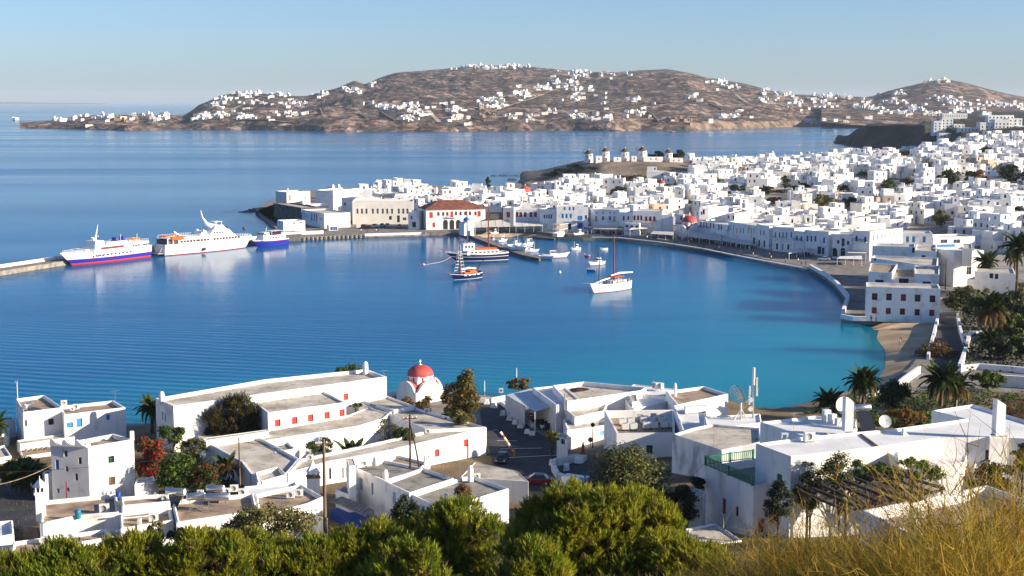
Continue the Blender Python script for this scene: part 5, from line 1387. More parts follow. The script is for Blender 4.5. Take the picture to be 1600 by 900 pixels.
# --- promenade kerb, curved quay parapet, street walls by the small beach
wallrun('promenade_kerb',None,[(925,371.2),(966,372),(1031,379),(1097,389),(1145,399),(1185,406.5),(1220,413),(1262,420.5)],0.35,0.8)
wallrun('quay_wall','curved white quay parapet round the corner of the promenade',[(1266,418.5),(1290,432),(1308,446),(1322,463),(1325,468),(1319,485),(1316,498),(1334,501),(1353,501.5)],1.1,0.9)
wallrun('white_wall','shaded white wall on the beach side of the lane',[(1465,502),(1458,530),(1450,562)],1.2,0.6)
wallrun('white_wall','white wall with lamps on the garden side of the lane',[(1496,498),(1500,520),(1507,540)],1.3,0.6)
wallrun('white_wall','sunlit white garden wall turning at the lane end',[(1515,530),(1510,550),(1502,575),(1499,582)],1.8,0.7)
wallrun('white_wall','sunlit white garden wall beneath the shaggy palm',[(1515,530),(1535,529),(1556,533)],1.8,0.7)
wallrun('white_wall','white terrace wall crossing the garden at right',[(1500,580),(1530,577),(1600,583),(1680,590)],1.2,0.7)
wallrun('white_wall','long pale wall below the garden at the right edge',[(1556,603),(1600,606),(1680,612)],2.2,0.6)
wallrun('white_wall','sloping white sea wall between beach and palms',[(1436,583),(1415,598),(1395,614),(1340,632)],1.4,0.6)
mb=MB();mb.prism(ccw(PZ([(1466,470),(1492,470),(1496,498),(1506,540),(1500,575),(1455,575),(1458,530),(1466,502)],Wz+0.004)),Wz -0.1,Wz+0.012,ASPH);mb.build('lane',kind='structure')

# --- awnings
def awning(label,f0,f1,b0,b1,z,m=CANVAS,drop=0.5,posts=4,slats=0,group='cafe awnings along the harbour front'):
    P=[at_z(*f0,z -drop),at_z(*f1,z -drop),at_z(*b1,z),at_z(*b0,z)];o_=Vector((P[0].x,P[0].y,Wz))
    t=thing('awning',label,'awning',o_,0,group);P=[p -o_ for p in P]
    n=max(2,slats or int((P[1]-P[0]).length/2.6))
    for k in range(n):
        a,b_,c,d=P[0].lerp(P[1],k/n+.004),P[0].lerp(P[1],(k+.97)/n),P[3].lerp(P[2],(k+.97)/n),P[3].lerp(P[2],k/n+.004)
        dn=Vector((0,0,-0.12));mb=MB();vs=[a,b_,c,d,a+dn,b_+dn,c+dn,d+dn]
        mb.add(vs,[(0,1,2,3),(7,6,5,4),(0,4,5,1),(1,5,6,2),(2,6,7,3),(3,7,4,0)],m);mb.build('canopy_panel',t)
    for k in range(posts):
        p=P[0].lerp(P[1],(k+.1)/(posts -.8));mb=MB();mb.box((p.x,p.y+0.1,0),(0.16,0.16,p.z -0.13),WPAINT);mb.build('post',t)
    return t
awning('long beige canvas awning right of the blue domed chapel',(741,355),(798,353.5),(741,346.5),(795,342.5),5.2,drop=1.2)
awning('beige canvas awning of the tavern with dark red windows',(805,353.5),(849,352.5),(804.5,346),(846,345.5),5.0,drop=1.2)
awning('blue awning tucked under the blue balcony house',(912,358),(925,359),(912,355),(925,355.5),3.4,BCANVAS,0.4,3)
awning('grey canvas roof below the house with two small balconies',(926,357),(963,359),(929,352.5),(966,354),3.8)
awning('slatted grey roof right of the canvas below the balconies',(963,359),(992,360.5),(966,354),(996,356),3.8,ROOFG)
awning('sunlit edged canvas roof under the plum shutters',(983,358.5),(1031,355),(990,354),(1033,350.5),4.6)
awning('grey canvas roof left of the harbour church',(1016,365),(1053,367.5),(1024,358.5),(1053,360.5),3.8)
awning('broad grey canvas roof in front of the harbour church',(1075,369.5),(1127,376),(1075,362.5),(1127,365.5),3.8)
awning('pale awning at the left of the ochre shutters',(1128,376),(1150,379),(1128,371),(1152,373),3.6)
awning('pale awning at the right of the ochre shutters',(1150,379.5),(1172,382.5),(1152,373.5),(1174,376.5),3.6)
awning('grey awning below the blue balcony on the promenade',(1232,396),(1270,391),(1236,389),(1274,386),3.8)
awning('bright white canopy before the arched house',(1307,404),(1348,405),(1312,400.5),(1347,399.5),3.6,mat('white_canvas',(0.78,0.77,0.74),0.8),0.2)
awning('grey awning under the corner house balcony',(1324,395),(1354,396),(1326,390),(1355,391),4.6)
# cafe furniture under the awnings: a crowd of small dark pieces
mb=MB()
for (x0,x1,y0,y1,n) in ((744,796,358,357.5,26),(806,848,358,357.5,22),(928,985,364,366,34),(985,1050,365,371,36),(1055,1130,373,382,50),(1130,1176,382,389,40),(1232,1272,398,401,26)):
    for k in range(n):
        f=rnd.random();x=x0+(x1 -x0)*f;y=y0+(y1 -y0)*f+rnd.uniform(-2.5,1.0)
        p=at_z(x,y,Wz);c=rnd.choice((DARK,NAVY,WOOD,DRED,GREYP,WPAINT))
        mb.box((p.x,p.y,Wz+.42),(.5,.5,.05),c);mb.box((p.x,p.y+.24,Wz+.47),(.5,.05,.45),c)
        for a in (-.2,.2): mb.box((p.x+a,p.y,Wz+.01),(.05,.42,.41),c)
mb.build('cafe_chairs',kind='stuff')

# --- windmills on the knoll
THATCH=ramp_mat('grey_thatch',[(0.35,(0.075,0.055,0.045)),(0.65,(0.17,0.13,0.10))],1.5,0.95,0.1)
def windmill(px,yb,h,r,label,cap=True):
    q=at_d(px,yb,965);t=thing('windmill',label,'windmill',(q.x,q.y,q.z -0.4),0,'white windmills on the bare knoll')
    mb=MB();mb.lathe([(r*1.06,0),(r*1.0,h*.5),(r*.95,h)]+([(r*.7,h+.01),(r*.7,h -.4)] if not cap else []),WHITE,24)
    if not cap: mb.lathe([(r*.7,h -.4),(0.001,h -.4)],ROOFB,24)
    mb.build('tower',t)
    for k,a in enumerate((-1.9,-1.2)):
        mb=MB();mb.box((0,0,0),(0.7,0.12,1.0),DARK);mb.build('window',t,(r*.98*math.cos(a),r*.98*math.sin(a),h*(.55+.15*k)),a+R(90))
    mb=MB();mb.box((0,0,0),(1.1,0.14,2.0),DRED);mb.build('door',t,(r*1.03*math.cos(-1.4),r*1.03*math.sin(-1.4),.3),-1.4+R(90))
    if cap:
        mb=MB();mb.lathe([(r*1.08,h -.05),(r*1.02,h+.35),(r*.62,h+1.5),(r*.22,h+2.35),(0.001,h+2.5)],THATCH,22);mb.lathe([(0.45,h+2.3),(0.35,h+2.75),(0.001,h+2.9)],WHITE,10);c=mb.build('cap',t)
        mb=MB();a=R(200);d=Vector((math.cos(a),math.sin(a),0.05));hub=Vector((0,0,h+.7))+d*(r+1.3)
        mb.beam(Vector((0,0,h+.7))+d*r*.6,hub,0.25,WOOD);u=Vector((-d.y,d.x,0));v=Vector((0,0,1))
        mb.build('axle',t)
        for k in range(12):
            b_=2*math.pi*k/12;e=u*math.cos(b_)+v*math.sin(b_);sp=MB();sp.beam(hub,hub+e*2.9,0.07,WOOD);sp.build('spoke',t)
    return t
windmill(920,253.2,6.2,2.85,'leftmost thatched windmill, lowest on the slope')
windmill(946,250.8,6.6,2.75,'second thatched windmill from the left with a white door side')
windmill(976.5,251,6.4,2.8,'middle thatched windmill standing alone on bare earth')
windmill(1004,250,6.8,3.0,'broadest thatched windmill beside a long white wall')
windmill(1044.5,251.5,6.0,2.7,'thatched windmill between two dark trees')
windmill(1077.5,254.5,7.0,3.3,'roofless windmill stump at the right end of the row',False)
for px,yb,wd,hh,lb in ((936,252,4.2,3.4,'small white house between the first two windmills'),(965,251,5,2.2,'low white hut between the second and middle windmills'),(991,250.5,3.6,2.6,'little white hut left of the broadest windmill'),(1021,251,13,2.4,'long low white house right of the broadest windmill'),(1057,254,9,3.0,'white house before the fifth windmill with red patches'),(1094,253,10,3.0,'white house right of the roofless windmill stump')):
    q=at_d(px,yb,955);b=Building('white_house',lb,'house',q,'white houses among the windmills');b.far=True
    b.block([(q.x -wd/2,q.y),(q.x+wd/2,q.y+wd*.1),(q.x+wd/2,q.y+5),(q.x -wd/2,q.y+5)],q.z -2,q.z+hh,.25,.2,wins=[(px+k,yb -hh*1.1,.8,1.2,'pane',DRED) for k in ((-4,4) if wd >8 else (0,))],roof=TROOF)

# ================================================================ THE TOWN
SKY_Y=([430,500,530,560,600,640,670,700,740,765,800,830,850,880,912,960,1010,1050,1085,1095,1150,1200,1250,1290,1340,1400,1440,1480,1540,1640],
         [330,302,300,292,284,284,291,287,292,293,291,288,283,279,275,269,268,264,261,250,246,245,241.5,239,235,233,229,219,209,206])
FRONT_Y=([520,545,660,760,843,923,1050,1137,1206,1256,1331,1400,1405,1455,1490,1530,1560,1600,1700],[330,334,348,347,350,355,358,365,380,386,393,360,361,362,366,378,395,398,396])
OPEN=[(600,330,640,352)]
def in_poly(x,y,P):
    c=False;n=len(P)
    for i in range(n):
        a,b=P[i],P[i -1]
        if (a[1]>y) != (b[1]>y) and x <(b[0]-a[0])*(y -a[1])/(b[1]-a[1])+a[0]: c=not c
    return c
FOOTX=[inset(ccw(p),-3.5) for p in FOOT]
def tground_z(x,y):
    z=Wz
    for bv in (town_bvh,knoll_bvh,head_bvh):
        r=bv.ray_cast(Vector((x,y,400)),Vector((0,0,-1)))
        if r[0] and r[0].z >z: z=r[0].z
    return z
# trees and domes that stand out above the houses: (px, y of the visible foot, width, height, kind, label)
TREES=[(966,308,36,20,'green','round bright green tree alone in the town below the knoll'),(1150,306,34,20,'dark','dark round tree left of the tall conifer'),(1226,302,20,28,'conifer','dark pointed conifer tallest in the middle of the town'),(1200,304,50,14,'dark','low dark shrubs left of the conifer foot'),
         (1252,300,36,16,'dark','dark trees right of the pointed conifer'),(1284,326,40,24,'olive','olive green tree before the dark house'),(1330,326,40,20,'dark','dark tree right of the olive green tree'),(1390,294,32,16,'green','green tree right of the tall town palm'),(1418,290,30,14,'olive','pale tree in the row right of the tall palm'),
         (1385,310,24,22,'dark','dark tree under the green tree of the back streets'),(1482,292,48,30,'dark','dark tree mass at the left of the dark belt'),(1528,286,46,24,'brown','brown tree mass in the middle of the dark belt'),(1580,288,56,34,'dark','dark tree mass at the right of the dark belt'),
         (1470,356,32,30,'olive','lone round olive tree above the stepped roofs'),(1075,320,18,9,'green','small green tree between close houses'),(1026,251,32,17,'dark','dark tree left of the fifth windmill'),(1060,251,28,19,'dark','dark tree right of the fifth windmill'),
         (998,284,34,12,'olive','olive shrub under the knoll, right of two'),(972,282,30,9,'brown','brown shrub under the knoll, left of two'),(596,352,28,28,'dark','dark tree before the long cream building'),(1414,244,26,10,'brown','brown tree at the far town edge under the headland'),(1540,240,26,12,'dark','dark tree in the far right of the town'),
         (1318,300,26,12,'dark','dark tree between the conifer and the tall palm'),(1210,318,30,12,'brown','dry brown tree in the middle streets'),(762,300,11,24,'conifer','tall layered tree against the small bay'),(540,316,22,10,'green','green shrub before the lumpy church'),(855,306,26,7,'dark','dark low foliage right of the broad red dome'),
         (882,271,46,9,'dark','dark scrub on the left flank of the knoll'),(905,267,34,8,'dark','dark scrub below the leftmost windmill'),(862,276,34,7,'dark','dark scrub low on the seaward end of the knoll'),(898,262,26,6,'dark','dark scrub on the crest left of the windmills'),(925,266,22,6,'dark','dark scrub under the second windmill'),(1445,262,32,10,'dark','dark trees at the back of the town'),(1595,340,30,20,'dark','dark tree at the right edge above the tall palm'),(1350,276,26,10,'green','small green tree high in the middle of the town'),(1120,286,20,9,'olive','small olive tree below the windmill stump')]
KEEP=[(x,y,w_,h_) for x,y,w_,h_,k,l_ in TREES]+[(1034,288,12,9),(1337.5,350,20,12),(820,305,26,14),(1407,292,8,24),(1054,294,8,12),(1080,346,22,22),(682,303,6,10),(1077,256,16,18),(1207,246,8,8),(1044,252,12,16)]
cand=[]
th=R(24);ct,st=math.cos(th),math.sin(th)
g=8.8
r2=random.Random(21)
for i in range(-140,141):
    for j in range(-20,170):
        u,v=i*g+r2.uniform(-1.6,1.6),j*g+r2.uniform(-1.6,1.6)
        x,y=u*ct -v*st,u*st+v*ct
        sz=(r2.uniform(5.5,12.5),r2.uniform(5.5,9.5),r2.choice((3.2,3.6,4.0,4.2,5.8,6.2,6.8)),r2.choice((0,0,-0.5))+r2.uniform(-0.22,0.22),r2.random())
        if y <380 or y >1650 or abs(x)>y*0.40: continue
        px=800+FPX*x/y*1.0
        if px <500 or px >1640: continue
        z=tground_z(x,y)
        pb=proj((x,y -4,z));pt=proj((x,y,z+sz[2]))
        px=pb[0]
        if pb[1]>np.interp(px,*FRONT_Y): continue
        if pt[1]<np.interp(px,*SKY_Y): continue
        if any(in_poly(x,y,P) for P in FOOTX): continue
        if px <530 and pb[1]>312: continue
        if r2.random()<0.06: continue
        hw=sz[0]/y*FPX*.6
        if any(abs(px -kx)<hw+kw*.3 and pt[1]<ky -kh*.12 and pb[1]>ky -kh*.5 and pb[1]<ky+15 for kx,ky,kw,kh in KEEP): continue
        cand.append((x,y,z,sz,px,pt[1]))
def box_pts(c,grow=0.0):
    x,y,z,(w,d,h,a,k)=c[:4]
    a += th;co,si=math.cos(a),math.sin(a)
    return [(x+(sx*w*co -sy*d*si)/2,y+(sx*w*si+sy*d*co)/2) for sx,sy in ((-1,-1),(1,-1),(1,1),(-1,1))]
bv,bf=[],[]
for c in cand:
    k=len(bv);P=box_pts(c)
    bv += [(*p,c[2]) for p in P]+[(*p,c[2]+c[3][2]) for p in P]
    bf += [(k,k+1,k+5,k+4),(k+1,k+2,k+6,k+5),(k+2,k+3,k+7,k+6),(k+3,k,k+4,k+7),(k+4,k+5,k+6,k+7)]
for P in FOOT:
    k=len(bv);P=ccw(P);n=len(P)
    bv += [(*p,Wz) for p in P]+[(*p,7.0) for p in P]
    bf += [(k+q,k+(q+1) % n,k+n+(q+1) % n,k+n+q) for q in range(n)]
boxes=BVHTree.FromPolygons(bv,bf)
eye=Vector((0,0,EYE))
vis=[]
for c in cand:
    P=box_pts(c);seen=0
    pts=[Vector((*p,c[2]+c[3][2]+0.05)) for p in P]+[Vector((c[0],c[1],c[2]+c[3][2]+0.05)),(Vector((*P[0],c[2]+c[3][2]*.55))+Vector((*P[1],c[2]+c[3][2]*.55)))/2+Vector((st,-ct,0))*0.2]
    for q in pts:
        d=q -eye;L=d.length
        r=boxes.ray_cast(eye,d/L,L -0.3)
        if r[0] is None: seen += 1
    if seen >=2: vis.append((seen*(c[3][0]*c[3][2])/c[1] ** 2,c))
vis.sort(key=lambda t:-t[0])
LAND=[('red roofed hall',712,340),('long cream building',598,330),('row of windmills',980,250),('windmill stump',1077,252),('harbour church dome',1080,340),('red dome beside the bay',820,297),
        ('small red dome below the windmills',1034,284),('red dome of the back streets',1338,345),('round green tree below the knoll',966,299),('dark tree belt',1520,272),('white pointed spire',1207,242),
        ('dark conifer in the town',1225,288),('tall town palm',1407,270),('olive green tree in the town',1285,313),('lone tree above the stepped roofs',1470,342),('corner house with green shutters',1380,362),
        ('house with the blue band',1490,382),('lumpy white church',520,292),('wide balcony house',945,338),('ochre shuttered house',1160,350),('rocky headland',1400,225),('hotel on the hill',1560,195),
        ('plum shuttered house',1010,335),('grey green shuttered house',1223,362),('tavern awnings',820,340)]
def lab(c,used={}):
    px,py=c[4],c[5]
    nm,lx,ly=min(LAND,key=lambda t: (t[1]-px) ** 2+(2.2*(t[2]-py)) ** 2)
    dx,dy=px -lx,2.2*(py -ly)
    rel=('right of' if dx >0 else 'left of') if abs(dx)>abs(dy)*1.1 else ('in front of' if dy >0 else 'behind')
    h=c[3][2];size='low' if h <4 else ('tall' if h >6.5 else 'two storey')
    shape='broad' if c[3][0]>9 else ('narrow' if c[3][0]<7 else 'cubic')
    k=(nm,rel,size,shape);used[k]=used.get(k,0)+1
    o=['nearest','second nearest','third nearest','fourth nearest','fifth nearest','sixth nearest','seventh nearest','eighth nearest','ninth nearest','tenth nearest']+['%s nearest' % s for s in ('eleventh','twelfth','thirteenth','fourteenth','fifteenth','sixteenth','seventeenth','eighteenth','nineteenth','twentieth')]
    return '%s %s white house %s %s %s' % (size,shape,o[min(19,used[k]-1)],rel,nm)
TANW=ramp_mat('tan_plaster',[(0.3,(0.42,0.32,0.24)),(0.6,(0.55,0.44,0.34))],0.2,0.9,0.2,6)
WCOL=[GLASS,GLASS,NAVY,BLUE,DRED,GREYP,WOOD,GREEN,GLASS]
def town_house(c,mb,wb,org,rr,detail=True):
    x,y,z,(w,d,h,a,k)=c[:4]
    wall=TOWNW if k <0.80 else (CREAM if k <0.965 else TANW)
    P=box_pts(c);O=Vector(org)
    P=[(p[0]-O.x,p[1]-O.y) for p in P];z0=z -O.z
    par=rr.choice((0.25,0.4,0.6))
    blocks=[(P,z0 -1.0,z0+h,par)]
    if rr.random()<0.45:                                   # second block set back on the roof
        f=rr.uniform(0.4,0.7);s=rr.choice((0,1))
        A,B,C_,D=[Vector(p) for p in P]
        q=[A.lerp(B,0.03),A.lerp(B,f),D.lerp(C_,f),D.lerp(C_,0.03)] if s else [B.lerp(A,f),B.lerp(A,0.03),C_.lerp(D,0.03),C_.lerp(D,f)]
        m0,m1=0.25,0.96
        q=[q[0].lerp(q[3],m0),q[1].lerp(q[2],m0),q[1].lerp(q[2],m1),q[0].lerp(q[3],m1)]
        blocks.append(([(v.x,v.y) for v in q],z0+h -par,z0+h+rr.uniform(2.2,3.0),0.25))
    for bi,(Q,za,zb,pr) in enumerate(blocks):
        for i in range(4):
            A,B=Q[i],Q[(i+1) % 4];L=math.dist(A,B);ops=[]
            e=Vector((B[0]-A[0],B[1]-A[1]))/L;nr=Vector((e.y,-e.x))
            mid=Vector(((A[0]+B[0])/2+O.x,(A[1]+B[1])/2+O.y))
            if nr.dot(-mid)>0 and detail:
                rows=[za+2.2] if bi ==0 and zb -za <6 else ([za+2.0,za+5.0] if bi ==0 else [za+1.0])
                for zr in rows:
                    if zr+1.5>zb -0.25: continue
                    nn=max(1,int(L/rr.uniform(2.4,4.2)))
                    for q in range(nn):
                        if rr.random()<0.2: continue
                        ww,hh=rr.uniform(0.7,1.1),rr.uniform(1.1,1.7);u=L*(q+0.5)/nn+rr.uniform(-.3,.3)
                        if u -ww/2<0.3 or u+ww/2>L -0.3: continue
                        ops.append((u -ww/2,u+ww/2,zr,min(zr+hh,zb -0.2)))
            wall_face(mb,A,B,za,zb,ops,wall,0.22)
            col=rr.choice(WCOL)
            for (u0,u1,v0,v1) in ops:
                f=lambda u,zz: (A[0]+e.x*u -nr.x*0.2,A[1]+e.y*u -nr.y*0.2,zz)
                wb.face([f(u0,v0),f(u1,v0),f(u1,v1),f(u0,v1)],col)
        q=inset(Q,0.3)
        for i in range(4):
            j=(i+1) % 4
            mb.face([(*Q[i],zb),(*Q[j],zb),(*q[j],zb),(*q[i],zb)],wall)
            mb.face([(*q[j],zb -pr),(*q[i],zb -pr),(*q[i],zb),(*q[j],zb)],wall)
        mb.face([(*v,zb -pr) for v in q],TROOF if rr.random()<0.7 else (ROOFB if rr.random()<0.3 else ROOFW))
    # small things fixed to the roof: chimneys, stair huts, tanks
    top=z0+h -par
    for q in range(rr.choice((1,1,2,3))):
        f,g_=rr.uniform(0.12,0.88),rr.uniform(0.12,0.88)
        p=Vector(P[0]).lerp(Vector(P[1]),f).lerp(Vector(P[3]).lerp(Vector(P[2]),f),g_)
        t=rr.random()
        if t <0.45: mb.box((p.x,p.y,top),(0.55,0.55,rr.uniform(1.2,2.0)),TOWNW,a)
        elif t <0.65: mb.box((p.x,p.y,top),(1.8,1.8,1.9),TOWNW,a)
        elif t <0.82: mb.box((p.x,p.y,top),(1.1,0.5,0.9),rr.choice((GREYP,ACW,WOOD)),a)
        else: mb.box((p.x,p.y,top),(1.6,0.7,0.7),rr.choice((STEEL,NAVY,TILE)),a)
N_IND=290
rr=random.Random(5)
for n_,(s_,c) in enumerate(sorted(vis[:N_IND],key=lambda t: t[1][1])):
    org=(c[0],c[1],c[2]);mb,wb=MB(),MB()
    town_house(c,mb,wb,org,rr)
    o=mb.build('town_house',None,org);tag(o,lab(c),'house','whitewashed houses filling the town')
    if wb.v: wb.build('window',o,kind='stuff')
mb=MB()
for s_,c in vis[N_IND:]:
    town_house(c,mb,mb,(0,0,0),rr,True)
if mb.v: mb.build('distant_town',kind='stuff')
print('TOWN',len(cand),'visible',len(vis))

# --- landmarks inside the town
def dome_on_drum(label,px,yb,d,r,hd,m=DOME,lantern=False):
    q=hit(town_bvh,px,yb+4) or at_d(px,yb,d);q=at_d(px,yb,q.y);t=thing('town_church',label,'church',q,R(20))
    mb=MB();mb.box((0,0,-4),(r*2.7,r*2.9,4.2),WHITE);mb.build('wall',t)
    mb=MB();mb.lathe([(r*1.04,0),(r*1.04,hd),(r*1.1,hd+0.1),(r,hd+0.12)],WHITE,16);mb.build('drum',t)
    mb=MB();mb.lathe([(r*math.cos(R(k)),hd+0.1+r*0.95*math.sin(R(k))) for k in (0,12,25,38,52,66,80)]+[(0.001,hd+0.1+r*0.95)],m,24);dm=mb.build('dome',t)
    mb=MB();mb.box((0,0,hd+r*0.95),(0.2,0.2,1.2),WHITE);mb.box((0,0,hd+r*.95+0.6),(0.7,0.18,0.18),WHITE);mb.build('cross',dm)
    for k in range(8):
        a=R(45*k);mb=MB();mb.box((0,0,0),(0.5,0.06,hd*0.5),DARK);mb.build('window',t,(r*1.045*math.cos(a),r*1.045*math.sin(a),hd*0.25),a+R(90))
dome_on_drum('broad red dome on a white drum near the bay',820.5,304.5,745,3.4,1.6)
dome_on_drum('small red dome among the houses below the windmills',1034,290.5,900,1.9,1.4)
dome_on_drum('small red dome with a green plant in the back streets',1337.5,350,600,2.1,0.9)
dome_on_drum('tiny plum red dome on the skyline left of the red roofed hall',682,303,760,0.9,2.2,DRED)
q=at_d(1207,246,1150)
mb=MB();mb.lathe([(2.6,-2),(2.5,0.5),(1.6,2.8),(0.7,4.8),(0.001,5.6)],WHITE,10);tag(mb.build('spire',None,q),'white pointed spire on the far town skyline','spire')
# lumpy white church on the sea side
q=at_d(519,309,770);t=thing('lumpy_church','lumpy whitewashed church rising like melted plaster over the sea','church',q,R(-10))
def lump(mb,c,r,n=10):
    vs,fs=[],[]
    for i in range(n // 2+1):
        a=math.pi*i/(n // 2)
        for j in range(n):
            b_=2*math.pi*j/n;k=1+0.14*mnoise.noise(Vector((i*.9+c[0],j*.7,c[1])))
            vs.append((c[0]+r[0]*k*math.sin(a)*math.cos(b_),c[1]+r[1]*k*math.sin(a)*math.sin(b_),c[2]+r[2]*k*math.cos(a)))
    for i in range(n // 2):
        for j in range(n): fs.append((i*n+j,i*n+(j+1) % n,(i+1)*n+(j+1) % n,(i+1)*n+j))
    mb.add(vs,[f[::-1] for f in fs],WHITE,True)
for nm,c,r in (('buttress',(-4.2,0,0.8),(2.6,3,2.4)),('nave',(-1.4,0,2.2),(3.6,3.2,3.6)),('dome',(0.6,0,4.6),(2.2,2.2,2.6)),('apse',(3.0,0,2.6),(3.2,3,3.4)),('belfry',(3.8,-0.5,5.6),(1.1,1.0,2.0)),('side_chapel',(5.2,0.3,1.4),(2.4,2.6,2.6))):
    mb=MB();lump(mb,c,r);mb.build(nm,t)
mb=MB();mb.box((3.8,-1.6,4.8),(0.6,0.1,1.4),DARK);mb.build('bell_opening',t)

# --- big white hotels on the rise at the right
def hotel(label,px,py,d,blocks,rz=0.0):
    q=at_d(px,py,d);b=Building('hotel',label,'hotel',q,'hotels on the rise beyond the town');b.far=True
    for (x0,y0,w,dp,z0,z1) in blocks:
        P=[(q.x+x0,q.y+y0),(q.x+x0+w,q.y+y0),(q.x+x0+w,q.y+y0+dp),(q.x+x0,q.y+y0+dp)]
        A=P[0];ops={i: [] for i in range(4)};put=[]
        e=Vector((1,0));n=max(1,int(w/3.6))
        for r_ in range(max(1,int((z1 -z0)/3.2))):
            for k in range(n):
                u=w*(k+.5)/n;v0=q.z+z0+0.9+3.1*r_
                if v0+1.6>q.z+z1 -.2: continue
                ops[0].append((u -.75,u+.75,v0,v0+1.6));put.append((A,e,u,v0,1.5,1.6,'pane',rnd.choice((GREYP,NAVY,GREYP))))
        b.ops_wall(P,q.z+z0 -6,q.z+z1,0.4,0.3,WHITE,TROOF,ops,put,0,0.25)
    return b
hotel('largest white stepped hotel near the right edge of the town',1556,206,1440,[(-16,0,14,12,0,9.5),(-2.2,-2,15,12,0,12.5),(12.6,1,14,12,0,13.5),(-34,5,18,12,0,4.2),(20,-6,15,7.4,0,6),(-4,12.6,26,10,0,16.5)])
hotel('mid sized white hotel above the dark headland',1478,204,1620,[(-14,0,9,10,0,11),(-4.6,2,13,10,0,13),(9,0,12,9,0,7.2)])
hotel('long low arcaded hotel at the foot of the headland',1487,215,1500,[(-13,0,24,9,0,4.6),(12,-1,4,6,0,6.2)])
hotel('white hotel block against the brown slope behind the headland',1492,183,2300,[(-20,0,40,10,0,6)])

# --- villas over the island
def surf(px,py):
    best=None
    for bv in (island_bvh,far_bvh,head_bvh):
        h_=hit(bv,px,py)
        if h_ is not None and (best is None or h_.y <best.y): best=h_
    return best
CL=[('low point',92,187,4,16,0),('low point tip',125,184,5,26,0),('low point rise',165,183,4,24,0),('long white row above the cape',222,180,4,34,0),('reddish terrace of the cape',190,188,3,20,2),
      ('cape neck',245,187,3,16,0),('shore fields',315,186,4,24,0),('shore below the left ridge',345,181,5,26,0),('shore right of the left ridge',385,184,6,30,0),('left ridge slope',340,164,4,24,0),('left ridge shoulder',353,155,4,20,0),
      ('left ridge top',385,149,8,44,0),('cream courtyard on the left ridge',405,160,3,26,1),('long crest wall',442,149,3,22,0),('brown field behind the left ridge',466,163,5,26,0),('tan farm',455,178,3,20,1),('saddle',505,148,3,18,0),('knob foot',542,143,3,14,0),('knob side',559,142,2,8,0),('knob crest',580,136,1,4,0),
      ('middle hamlet left',604,169,5,22,0),('middle hamlet',640,167,5,30,0),('middle hamlet lower',648,175,4,24,0),('shore hamlet',634,187,4,22,0),('two long roofs',709,175,3,24,0),('shore pair',711,187,3,24,1),
      ('upper resort',764,158,6,40,0),('big resort',768,169,6,38,0),('tan resort row',763,180,4,28,2),('tan shell',797,182,2,14,1),('shore shell',826,187,2,12,1),('ridge road',810,147,5,26,0),('ridge bend',848,138,5,26,0),('summit',745,105,8,50,0),('summit right',797,104,7,34,0),('summit gap',825,103,2,8,0),
      ('east summit',907,112,6,30,0),('east summit lower',907,120,4,26,0),('east crest',947,115,4,20,0),('high bend',880,131,4,28,0),('shaded hamlet',908,141,6,32,0),('shaded hamlet lower',902,156,4,24,0),('tall cream house',945,163,2,10,1),('tall cream tower',950,184,2,7,1),
      ('white shore row',902,183,5,30,0),('cream shore house',862,176,2,10,1),('long white roof',990,157,3,22,0),('bright shore trio',996,177,4,26,0),('half built row',1060,187,5,34,2),('slope pair',1080,151,3,14,0),('blue white hamlet',1135,183,8,34,0),('right crest',1124,127,5,26,0),('right crest lower',1138,136,4,24,0),
      ('falling ridge',1195,140,2,10,0),('ridge field',1192,157,3,16,0),('gap hamlet',1220,148,6,32,0),('gap field',1244,163,4,20,0),('gap lower',1280,158,4,22,0),('gap foot',1280,168,3,18,0),('saddle hamlet',1284,149,5,28,0),('saddle right',1318,152,5,28,0),('bay hamlet',1346,168,6,26,0),('bay hamlet right',1368,171,5,22,0),
      ('bay shore',1272,191,4,34,0),('bay kiosk',1321,191,1,4,0),('far foot',1398,160,7,40,0),('isthmus',1411,177,6,30,0),('isthmus right',1430,170,5,24,0),('cream terraces',1459,178,5,28,1),('far hill foot',1478,156,6,30,0),('far hill middle',1500,163,6,36,0),('far hill lower',1503,174,5,30,0),('far hill right',1550,164,6,34,0),('far hill edge',1580,168,6,32,0),('far hill top',1473,126,3,18,1),('far hill left top',1449,127,2,10,1),('far hill shoulder',1405,147,4,18,0)]
VM=[TOWNW,CREAM,STONE]
ORD=['first','second','third','fourth','fifth','sixth','seventh','eighth','ninth']
rv=random.Random(11);nv=0
